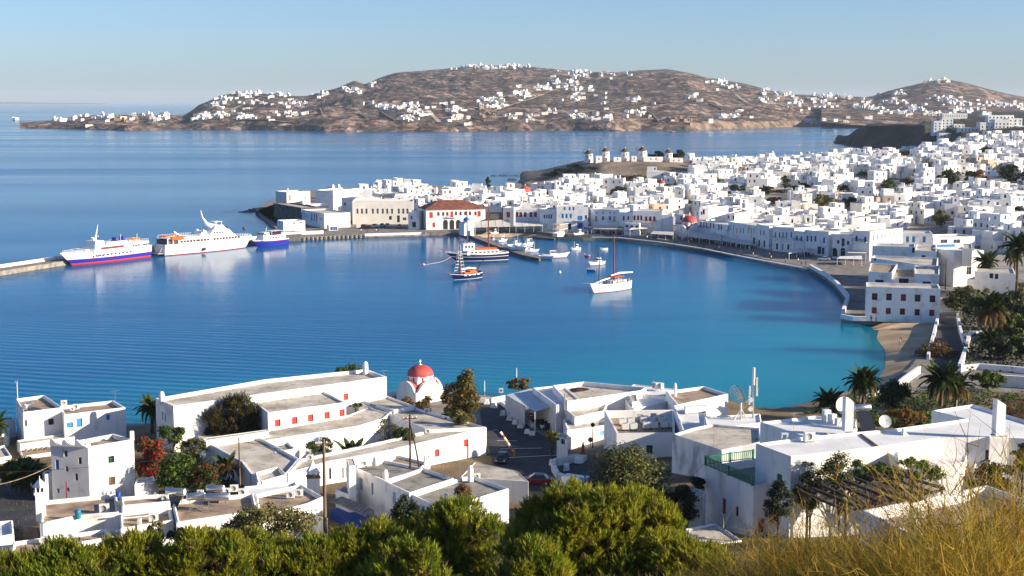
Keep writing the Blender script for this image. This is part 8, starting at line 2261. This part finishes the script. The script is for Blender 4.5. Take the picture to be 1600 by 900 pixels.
mb=MB();mb.prism(ccw(PZ([(1505,640),(1560,640),(1562,612),(1515,612)],Wz+.02)),Wz -.2,Wz+.03,leaf_mat('lawn_grass',[(.3,(.08,.16,.012)),(.7,(.14,.24,.02))],1.5));mb.build('lawn',kind='structure')

# ================================================================ ROADS, VEHICLES, STREET FURNITURE
def drop(px,py,lift=0.0):
    p=hit(near_bvh,px,py)
    q=at_z(px,py,Wz)
    if p is None or p.y >240 and p.z <Wz: p=q
    return p+Vector((0,0,lift))
def road(name,left,right,m,lift=0.06,n=10):
    mb=MB();L,Rr=[],[]
    for seq,out in ((left,L),(right,Rr)):
        for a,b in zip(seq[:-1],seq[1:]):
            for k in range(n): out.append(drop(a[0]+(b[0]-a[0])*k/n,a[1]+(b[1]-a[1])*k/n,lift))
        out.append(drop(*seq[-1],lift))
    for i in range(min(len(L),len(Rr))-1):
        for q in range(8):
            f0,f1=q/8,(q+1)/8
            P=[L[i].lerp(Rr[i],f0),L[i].lerp(Rr[i],f1),L[i+1].lerp(Rr[i+1],f1),L[i+1].lerp(Rr[i+1],f0)]
            for p in P:
                r=near_bvh.ray_cast(Vector((p.x,p.y,300)),Vector((0,0,-1)))
                if r[0] is not None and r[0].z >Wz -1: p.z=max(r[0].z,Wz)+lift
            mb.face(P[::-1],m)
    return mb.build(name,kind='structure')
road('shore_road',[(748,628),(752,660),(764,700),(772,735),(790,756),(830,768)],[(786,632),(826,672),(858,690),(890,704),(940,716),(966,742)],ASPH)
road('side_road',[(-30,752),(-30,790),(-30,835)],[(70,752),(66,780),(58,822)],ASPH)
road('garden_path',[(254,668),(285,692),(318,722),(345,752)],[(268,666),(302,688),(345,716),(378,748)],ramp_mat('white_washed_steps',[(0.3,(.50,.47,.42)),(0.6,(.68,.66,.62))],.5),0.1,6)
for k,(a,b) in enumerate((((770,672),(850,676)),((776,689),(868,691)),((782,702),(884,700)),((788,716),(905,710)))):
    p,q=drop(*a,.075),drop(*b,.075);mb=MB();mb.beam(p,q,.14,WPAINT,.012);mb.build('road_marking',kind='structure')
# forecourt paving by the guard booth
road('forecourt',[(880,690),(905,700),(935,706)],[(944,676),(960,690),(975,706)],PAVE,.05,5)

def car_meshes(col):
    """a saloon car 4.3 m long, nose along +x"""
    M={}
    mb=MB();prof=[(-2.15,.42),(-2.12,.78),(-1.95,.92),(-1.25,.95),(0.85,.92),(1.75,.80),(2.1,.66),(2.15,.42),(2.05,.28),(-2.05,.28)]
    n=len(prof)
    for s0,s1 in ((-.84,.84),):
        a=[(x,s0,z) for x,z in prof];b=[(x,s1,z) for x,z in prof]
        mb.add(a+b,[tuple(range(n)),tuple(range(2*n -1,n -1,-1))]+[(i,n+i,n+(i+1) % n,(i+1) % n) for i in range(n)],col)
    M['body']=mb
    rf=MB();c=[(-1.55,.94),(-1.05,1.40),(.25,1.43),(1.0,.92)]
    a=[(x,-.80 if z <1 else -.62,z) for x,z in c];b=[(x,-y,z) for x,y,z in a]
    rf.add(a+b,[(1,5,6,2)],col)
    for (i,j) in ((0,1),(2,3)): pass
    M['roof']=rf
    g=MB();g.add(a+b,[(0,1,2,3)[::-1],(4,5,6,7),(0,4,5,1),(2,6,7,3)],GLASS);M['windows']=g
    return M
CARS={}
def car(label,p,rz,col,group='cars and vans on the roads',sc=1.0,dark_roof=False):
    t=thing('parked_car',label,'car',p,rz,group);t.scale=(sc,sc,sc)
    if col.name not in CARS: CARS[col.name]=[(nm,mb.mesh(nm)) for nm,mb in car_meshes(col).items()]
    for nm,me in CARS[col.name]:
        o=obj('glazing' if nm =='windows' else nm,me,t)
        if nm =='body':
            md=o.modifiers.new('bevel','BEVEL');md.width=.1;md.segments=3
    if 'wheel' not in CARS:
        w_=MB();w_.tube([(0,-.1,0),(0,.1,0)],.31,BLACK,16);w_.tube([(0,-.105,0),(0,.105,0)],.18,METAL,12);CARS['wheel']=w_.mesh('wheel')
        h_=MB();h_.box((0,0,0),(.05,.34,.15),mat('lamp_glass',(.75,.75,.72),.15));CARS['headlight']=h_.mesh('headlight')
        r_=MB();r_.box((0,0,0),(.05,.3,.16),mat('tail_lamp',(.35,.01,.01),.2));CARS['tail_light']=r_.mesh('tail_light')
    for x in (-1.35,1.35):
        for y in (-.78,.78): obj('wheel',CARS['wheel'],t,(x,y,.31))
    for y in (-.58,.58): obj('headlight',CARS['headlight'],t,(2.11,y,.58));obj('tail_light',CARS['tail_light'],t,(-2.13,y,.68))
    return t
CB,CR,CW,CS=mat('black_car_paint',(.012,.014,.018),.22,.6),mat('dark_red_car_paint',(.16,.012,.016),.25,.5),mat('white_car_paint',(.75,.75,.74),.3,.5),mat('silver_car_paint',(.42,.44,.46),.3,.6,.4)
car('black car facing the viewer on the shore road',drop(785,722,.06),R(-98),CB)
car('dark red car half hidden behind the broad pine',drop(838,757,.06),R(174),CR,sc=1.05)
car('pale blue small car parked before the arcade house',at_z(1287,407,Wz),R(170),mat('pale_blue_car_paint',(.45,.60,.66),.35))
for x,y,c,lb in ((569,356,CR,'dark red car in the row on the town quay'),(586,355.5,CW,'white car in the middle of the town quay row'),(597,354.5,CS,'silver car in the town quay row under the tree'),(605,354.5,CW,'white car right of the silver car on the quay'),(624,356,CS,'silver car before the shaded corner house'),(577,357.5,CB,'dark car between the red and white ones on the quay')):
    car(lb,at_z(x,y,Wz),R(rnd.choice((80,95,100))),c,'cars parked on the town quay',1.15)
def van(label,p,rz,col,L=4.6,H=2.1):
    t=thing('van',label,'van',p,rz,'cars and vans on the roads')
    part(t,'body',lambda m: (deckhouse(m,-L/2,L*.34,1.8,.35,H,col,.25,.03,.9),m.box((L*.38,0,.35),(L*.24,1.75,.75),col)),bevel=.06)
    part(t,'windscreen',lambda m: m.face([(L*.345,-.75,1.1),(L*.345,.75,1.1),(L*.26,.65,H -.2),(L*.26,-.65,H -.2)],GLASS))
    for x in (-L*.3,L*.33):
        for y in (-.8,.8): obj('wheel',CARS['wheel'],t,(x,y,.31))
    return t
van('white van at the left end of the town quay row',at_z(560,356.5,Wz),R(95),CW,4.8,2.3)
van('small white truck behind the broad pine by the rubble',drop(893,766,.06),R(150),CW,4.4,2.0)
van('white van on bare ground under the windmills',at_d(1001,266,925),R(5),CW,5,2.4)

# scooters packed under the shed roof
SC={}
def scooter(p,rz,col,label):
    if not SC:
        w_=MB();w_.tube([(0,-.05,0),(0,.05,0)],.24,BLACK,12);SC['wheel']=w_.mesh('wheel')
        s_=MB();s_.box((-.28,0,.74),(.7,.26,.12),BLACK,0,.85);SC['seat']=s_.mesh('seat')
        h_=MB();h_.tube([(.62,0,.3),(.5,0,1.0)],.035,METAL,6);h_.tube([(.5,-.32,1.02),(.5,.32,1.02)],.025,BLACK,6);h_.box((.56,0,.88),(.12,.2,.18),GLASS);SC['handlebar']=h_.mesh('handlebar')
    if col.name not in SC:
        b_=MB();b_.box((-.35,0,.34),(.85,.3,.4),col,0,.8);b_.box((.15,0,.24),(.5,.3,.1),col);b_.add([(.42,-.18,.25),(.42,.18,.25),(.55,.18,.95),(.55,-.18,.95),(.5,-.2,.25),(.5,.2,.25),(.61,.16,.93),(.61,-.16,.93)],[(0,1,2,3)[::-1],(4,5,6,7),(0,4,7,3),(1,2,6,5),(3,7,6,2)],col);SC[col.name]=b_.mesh('body')
    t=thing('scooter',label,'scooter',p,rz,'scooters packed in front of the metal shed')
    obj('body',SC[col.name],t);obj('seat',SC['seat'],t);obj('handlebar',SC['handlebar'],t)
    for x in (-.55,.66): obj('wheel',SC['wheel'],t,(x,0,.24))
SCC=[(CB,'black'),(CW,'white'),(CR,'red'),(mat('blue_scooter_paint',(.02,.07,.3),.3),'blue'),(CS,'silver')]
for r_ in range(3):
    for k in range(7):
        c,nm=SCC[(k*2+r_*3) % 5]
        p=at_z(842+k*4.6+r_*2.5,664+r_*3.6-k*.7,1.42)
        scooter(p,R(-75+rnd.uniform(-12,12)),c,'%s scooter, %s of the %s row under the shed' % (nm,['first','second','third','fourth','fifth','sixth','last'][k],['back','middle','front'][r_]))
mb=MB();a=[at_z(x,y,2.9) for x,y in ((871,656),(886,664),(897,661),(882,653.5))]
mb.prism(ccw([(p.x,p.y) for p in a]),1.3,2.9,mat('bright_blue_tarp',(.01,.14,.42),.5),bottom=True);tag(mb.build('tarpaulin',bevel=.12),'bright blue tarpaulin stack beside the scooters','tarpaulin')
# concrete blocks along the kerb
bl=MB();bl.box((0,0,0),(1.15,.8,.95),WHITE,0,.62);bl_me=bl.mesh('concrete_block')
for k,(x,y) in enumerate(((760,632),(772,638),(786,650),(796,659),(805,665),(813,671),(824,680),(831.5,683))):
    p=drop(x,y,.05);o=obj('concrete_block',bl_me,None,p,rnd.uniform(-.4,.4));md=o.modifiers.new('bevel','BEVEL');md.width=.1;md.segments=2
    tag(o,'white concrete block on the kerb, %s from the sea end' % ['nearest','second','third','fourth','fifth','sixth','seventh','eighth'][k],'block','white concrete blocks along the shore road')
# striped barrier arm
t=thing('barrier_arm','striped red white and yellow barrier arm tilted over the black car','barrier',drop(803,716,.05));o_=drop(803,716,.05)
a,b=Vector((0,0,.9)),at_d(782,675,o_.y+1.0)-o_
part(t,'post',lambda m: m.box((0,0,0),(.35,.35,1.1),OCHRE))
cs_=[OCHRE,RED,WPAINT,OCHRE,WPAINT,RED,WPAINT]
for k in range(7): part(t,'stripe',lambda m: m.beam(a.lerp(b,k/7),a.lerp(b,(k+1)/7),.42,cs_[k],.2))
# signs, lamp, people, booth
def sign(label,px,yb,hgt,kind):
    p=drop(px,yb,.03);t=thing('road_sign',label,'sign',p,R(-4),'road signs by the port gate')
    part(t,'post',lambda m: m.tube([(0,0,0),(0,0,hgt)],.05,METAL,7))
    f=MB()
    if kind =='entry':
        f.lathe([(.001,0),(.42,0),(.42,.03),(.001,.03)],RED,22);o=f.build('disc',t,(0,-.06,hgt -.45));o.rotation_euler=(R(90),0,0)
        part(t,'bar',lambda m: m.box((0,-.105,hgt -.52),(.6,.02,.15),WPAINT));part(t,'plate',lambda m: m.box((0,-.07,hgt),(.9,.03,.75),WPAINT))
    elif kind =='red':
        f.lathe([(.001,0),(.40,0),(.40,.03),(.001,.03)],RED,22);o=f.build('disc',t,(0,-.06,hgt -.4));o.rotation_euler=(R(90),0,0)
        f=MB();f.lathe([(.001,.031),(.2,.031),(.2,.04),(.001,.04)],GREYP,18);o=f.build('centre',t,(0,-.06,hgt -.4));o.rotation_euler=(R(90),0,0)
    elif kind =='light':
        part(t,'head',lambda m: m.box((0,-.05,hgt -.9),(.3,.25,.85),BLACK))
    else:
        part(t,'plate',lambda m: m.box((0,-.06,hgt -.9),(.8,.04,.9),WPAINT));part(t,'symbol',lambda m: m.box((0,-.09,hgt -.6),(.4,.02,.25),NAVY))
sign('no entry sign with a white bar in front of the scooters',830,667,2.4,'entry')
sign('round red sign on a dark post by the forecourt wall',922.5,700,1.7,'red')
sign('small black signal head beside the green vested person',905.5,693,2.2,'light')
sign('white plate sign at the sea end of the road',783,625,2.2,'plate')
t=thing('street_lamp','dark street lamp post on the port forecourt','street lamp',drop(926,700,.03))
part(t,'pole',lambda m: m.tube([(0,0,0),(0,0,.6),(0,0,3.3)],[.12,.07,.05],BLACK,8));part(t,'lantern',lambda m: m.lathe([(.04,3.25),(.3,3.4),(.34,3.75),(.14,3.95),(.001,4.0)],BLACK,10))
t=thing('traffic_cone','red and white plastic barrier standing at the forecourt edge','barrier',drop(911,707,.03))
part(t,'body',lambda m: m.lathe([(.36,0),(.36,.12),(.28,.14),(.22,.95),(.15,1.25)],RED,14));part(t,'top',lambda m: m.lathe([(.151,1.25),(.09,1.6),(.001,1.62)],WPAINT,12))
b=near('guard_booth','small white guard booth with a window by the yellow hedge',878,694,1.6,'booth',None)
b.block(PZ([(870,682),(886,686),(888,679),(874,676)],4.6),1.4,4.6,.2,.15,roof=ROOF,bevel=.05,wins=[(879,681,.9,.9,'pane',GREYP)])
# walls of the sunken court beside the car park
low_wall('low white wall curving round the sunken court by the car park',[(864,722),(872,738),(884,742),(920,744)],2.0,3.3,.5)
low_wall('pale wall at the back of the sunken court',[(868,716),(895,711),(915,711)],2.0,3.2,.4)
for k,(x,y) in enumerate(((866,727),(885,735),(905,724))):
    mb=MB();mb.box((0,0,0),(1.5,.9,.9),WHITE,.5+k,.8);tag(mb.build('rubble_block',None,drop(x,y,.02),bevel=.08),['white block at the left of the sunken court','white block at the front of the sunken court','white block inside the sunken court'][k],'block')

# people
def person(label,p,rz,top,legs,skin=(.35,.2,.13),stride=.12,arm=.15):
    """standing figure: one skinned body, coloured by height, with hair as a child"""
    me=bpy.data.meshes.new('body')
    V=[(0,0,.95),(0,0,1.18),(0,0,1.42),(0,.01,1.53),(0,-.01,1.63),(0,0,1.74),
         (.09,0,.9),(.1,-stride,.5),(.1,stride*.3,.08),(.1,-.12+stride*.3,.04),(-.09,0,.9),(-.1,stride,.5),(-.1,stride*1.6,.08),(-.1,-.12+stride*1.6,.04),
         (.19,0,1.40),(.25,.02,1.13),(.24,-arm,.9),(.24,-arm -.05,.82),(-.19,0,1.40),(-.25,.02,1.13),(-.24,-arm,.9),(-.24,-arm -.05,.82)]
    E=[(0,1),(1,2),(2,3),(3,4),(4,5),(0,6),(6,7),(7,8),(8,9),(0,10),(10,11),(11,12),(12,13),(2,14),(14,15),(15,16),(16,17),(2,18),(18,19),(19,20),(20,21)]
    rad=[.15,.14,.15,.06,.095,.075,.095,.065,.045,.035,.095,.065,.045,.035,.065,.048,.036,.035,.065,.048,.036,.035]
    me.from_pydata(V,E,[])
    o=bpy.data.objects.new('tmp',me);COL.objects.link(o)
    o.modifiers.new('skin','SKIN');sd=o.modifiers.new('sub','SUBSURF');sd.levels=1
    if not me.skin_vertices: 
        bm=bmesh.new();bm.from_mesh(me);bm.verts.layers.skin.verify();bm.to_mesh(me);bm.free()
    for i,sv in enumerate(me.skin_vertices[0].data): sv.radius=(rad[i],rad[i]);sv.use_root=(i ==0)
    dg=bpy.context.evaluated_depsgraph_get();ev=o.evaluated_get(dg);nm=bpy.data.meshes.new_from_object(ev)
    bpy.data.objects.remove(o)
    nm.materials.clear()
    for m in (mat('skin',skin,.6),top,legs,BLACK): nm.materials.append(m)
    for f in nm.polygons:
        z=f.center.z;ax=abs(f.center.x)
        f.material_index=3 if z <.1 else (2 if z <.96 and not (ax >.2 and z >.7) else (1 if z <1.46 and not (ax >.2 and z <.95) else 0));f.use_smooth=True
    t=thing('person',label,'person',p,rz,'people on foot');obj('body',nm,t)
    hr=MB();hr.lathe([(.10,0),(.115,.06),(.09,.13),(.001,.155)],mat('dark_hair',(.02,.014,.01),.7),10,(0,.015,1.66));hr.build('hair',t)
HIVIS,JEANS=mat('green_vest',(.25,.55,.03),.7),mat('dark_trousers',(.02,.025,.04),.8)
person('person in a bright green vest standing before the white port wall',drop(898,695,.03),R(20),HIVIS,JEANS)
person('person in dark clothes at the left corner of the red windowed building',at_z(1361,503.5,Wz+.03),R(-30),mat('plum_shirt',(.12,.02,.04),.8),JEANS)
person('person in dark clothes on the sand under the red windowed building',at_z(1369,504.5,Wz+.03),R(40),JEANS,JEANS)
person('person in white on the small beach',at_z(1406.5,540,.9),R(90),WPAINT,mat('tan_shorts',(.3,.2,.12),.8))
person('person in red on the small beach behind the one in white',at_z(1408,534,.95),R(60),RED,JEANS)
for k,(x,y) in enumerate(((564,364),(574,363.5),(588,363.5),(592,363),(1202,402),(1259,414),(1247,411),(1480,470))):
    person(['person at the quay edge left of the parapet','person in dark clothes by the parapet under the cream building','person in white by the parapet, left of a pair','person in dark clothes by the parapet, right of a pair','lone person walking the promenade kerb','person near the start of the curved parapet','person left of the curved parapet start','person walking the dark lane'][k],at_z(x,y,Wz+.05),R(40*k),(WPAINT,JEANS,WPAINT,DRED,OCHRE,NAVY,WPAINT,DRED)[k],JEANS)

for k in range(14):
    x=935+k*24+rnd.uniform(-6,6);y=float(np.interp(x,[925,966,1031,1097,1145,1185,1220,1262],[369,370,376.5,386,396,403,409,416]))
    person('person strolling the harbour promenade, %s from the beach end' % ['first','second','third','fourth','fifth','sixth','seventh','eighth','ninth','tenth','eleventh','twelfth','thirteenth','fourteenth'][k],at_z(x,y,Wz+.05),rnd.uniform(0,6),rnd.choice((WPAINT,DRED,NAVY,OCHRE,JEANS)),JEANS)
# timber poles and wires
def pole(label,px,yb,ytop,d,r=.15,m=POLEW,arm=True,lean=0,grp='timber poles among the near roofs'):
    p=at_d(px,yb,d);top=at_d(px,ytop,d).z -p.z
    t=thing('utility_pole',label,'utility pole',p,R(15),grp)
    part(t,'pole',lambda mm: mm.tube([(0,0,-.8),(lean/2,0,top/2),(lean,0,top)],[r*1.2,r,r*.82],m,10))
    if arm:
        part(t,'crossarm',lambda mm: mm.beam((lean -.9,0,top -.5),(lean+.9,0,top -.5),.12,m))
        for x in (-.8,-.3,.3,.8): part(t,'insulator',lambda mm: mm.lathe([(.05,0),(.08,.06),(.05,.2),(.001,.22)],ACW,8,(lean+x,0,top -.44)))
    return Vector((p.x+lean,p.y,p.z+top))
T1=pole('tall brown timber pole in front of the monastery',508,822,686,140,.17)
T2=pole('dark pole on the terrace of the blue shuttered house',641,722,648,172,.12,DWOOD)
T3=pole('leaning strut pole beside the dark terrace pole',655,720,662,171,.1,DWOOD,False,-1.1)
T4=pole('thin reddish pole in the bougainvillea garden',375,757,684,178,.1,WOOD,False)
T5=pole('grey pole beside the scooters',882,656,615,226,.11,METAL,False)
T6=pole('thin white mast by the shore road at the water',757,622,595,262,.1,WPAINT,False)
T7=pole('tall thin white mast behind the metal shed',807,600,575,268,.1,WPAINT,False)
T8=pole('dark pole in the lane beside the red windowed building',1477,448,405,400,.14,DWOOD,False)
T9=pole('slender dark pole of the dusty garden at left',105,790,752,160,.07,DRED,False)
def wire(label,a,b,sag,r=.022,m=BLACK):
    mb=MB();mb.tube([a.lerp(b,f)-Vector((0,0,sag*4*f*(1-f))) for f in [k/12 for k in range(13)]],r,m,4,False)
    tag(mb.build('overhead_wire'),label,'wire','overhead wires between the poles')
wire('thick pale cable sloping from the left edge to the three storey house',at_d(-20,760,150),at_d(80,727,172),.4,.06,STONE)
wire('thin wire from the left edge past the three storey house',at_d(-10,738,160),at_d(330,706,180),.5)
wire('thin wire from the tall timber pole toward the left',T1 -Vector((.8,0,.3)),T4,1.0)
wire('thin wire from the tall timber pole to the dark terrace pole',T1+Vector((.6,0,-.3)),T2,1.0)
wire('second thin wire from the tall timber pole to the dark terrace pole',T1+Vector((.2,0,-1.1)),T2 -Vector((0,0,.6)),1.1)
wire('thin wire running along the monastery roof to the left pole',T4 -Vector((0,0,.4)),at_d(620,690,176),.9)
wire('thin wire across the wall of the weathered house',at_d(1044,757,150),at_d(1100,725,158),.5)
wire('thin wire above the villa garden, upper of two',at_d(1380,655,172),at_d(1600,628,190),.6)
wire('thin wire above the villa garden, lower of two',at_d(1370,670,170),at_d(1600,645,188),.6)

# mesh dish and lattice mast by the weathered house
t=thing('mesh_dish','big grey mesh radar dish seen against the water','dish',at_z(1157,664,9.6));D0=2.5
ms=MB();f_=lambda r_,a: Vector((r_*math.cos(a),.30*r_*r_/D0*1.1,r_*math.sin(a)))
for k in range(20):
    a=2*math.pi*k/20;ms.tube([f_(D0*q/4,a) for q in range(1,5)],.03,STONE,4,False)
for q in range(1,9): ms.tube([f_(D0*q/8,2*math.pi*k/24) for k in range(25)],.028,STONE,4,False)
o=ms.build('reflector',t,(0,0,3.2),kind='stuff');o.rotation_euler=(R(-12),0,R(35));o.scale=(.72,1,1)
part(t,'mast',lambda m: m.tube([(0,0,-.5),(0,0,3.2)],.14,WPAINT,8));part(t,'strut',lambda m: [m.beam((s*1.4,-.6,0),(0,0,2.4),.09,WPAINT) for s in (-1,1)],kind='stuff')
part(t,'feed',lambda m: (m.beam((0,.2,3.2),(.7,-1.6,3.7),.07,METAL),m.box((.7,-1.6,3.5),(.3,.3,.4),GREYP)))
t=thing('antenna_mast','slender antenna mast with panels beside the mesh dish','mast',at_z(1176,662,9.6))
part(t,'pole',lambda m: m.tube([(0,0,-.5),(0,0,7.6)],.12,METAL,8));part(t,'top_antenna',lambda m: m.tube([(0,0,5.6),(0,0,8.1)],.2,ACW,10))
for k,(dx,z) in enumerate(((-.5,4.2),(.5,4.0),(.45,5.4),(-.55,2.8))): part(t,'panel_antenna',lambda m: (m.box((dx,-.1,z),(.26,.16,1.3),ACW),m.beam((0,0,z+.6),(dx,-.05,z+.6),.06,METAL)))
for k,z in enumerate((3.5,2.2)): part(t,'drum_antenna',lambda m: m.tube([(-.42,-.1,z),(-.42,-.5,z)],.34,ACW,14))
part(t,'rung',lambda m: [m.beam((-.25,.1,.4+k*.4),(.25,.1,.4+k*.4),.035,METAL) for k in range(14)],kind='stuff')
# television aerials
def aerial(px,py,z,label):
    t=thing('roof_aerial',label,'aerial',at_z(px,py,z),R(30),'television aerials on the roofs')
    part(t,'pole',lambda m: m.tube([(0,0,0),(0,0,1.9)],.03,METAL,5));part(t,'boom',lambda m: (m.beam((-.7,0,1.8),(.7,0,1.8),.03,METAL),[m.beam((-.6+.2*k,-.35+.03*k,1.8),(-.6+.2*k,.35-.03*k,1.8),.02,METAL) for k in range(7)]))
for x,y,z,lb in ((180,628,6.8,'thin aerial on the right block of the house by the water'),(421,625,7.9,'thin aerial near the tree end of the monastery wing'),(600,596,9,'thin aerial at the seaward monastery corner'),(1115,700,10.8,'rusty aerial at the edge of the weathered roof'),(700,770,9.5,'thin aerial on the front grey roof'),(230,780,9.6,'aerial above the sunken terrace'),(1240,670,17.6,'aerial on the rear villa roof'),(990,640,7.4,'aerial on the sunken air conditioner roof'),(1290,661,17.6,'aerial beside the white piers of the rear villa roof')): aerial(x,y,z,lb)

# ================================================================ AIR
hz=MB();hz.box((0,16000,-1.5),(42000,33000,62+190),None)
hm=bpy.data.materials.new('haze');hm.use_nodes=True;hn=hm.node_tree.nodes;hn.clear()
vo=hn.new('ShaderNodeVolumePrincipled');vo.inputs['Color'].default_value=(0.72,0.84,1.0,1);vo.inputs['Density'].default_value=HAZE
ou=hn.new('ShaderNodeOutputMaterial');hm.node_tree.links.new(vo.outputs[0],ou.inputs['Volume'])
hz.mats=[hm];hz.m=[0]*len(hz.m)
if HAZE >0: hz.build('haze',kind='stuff')
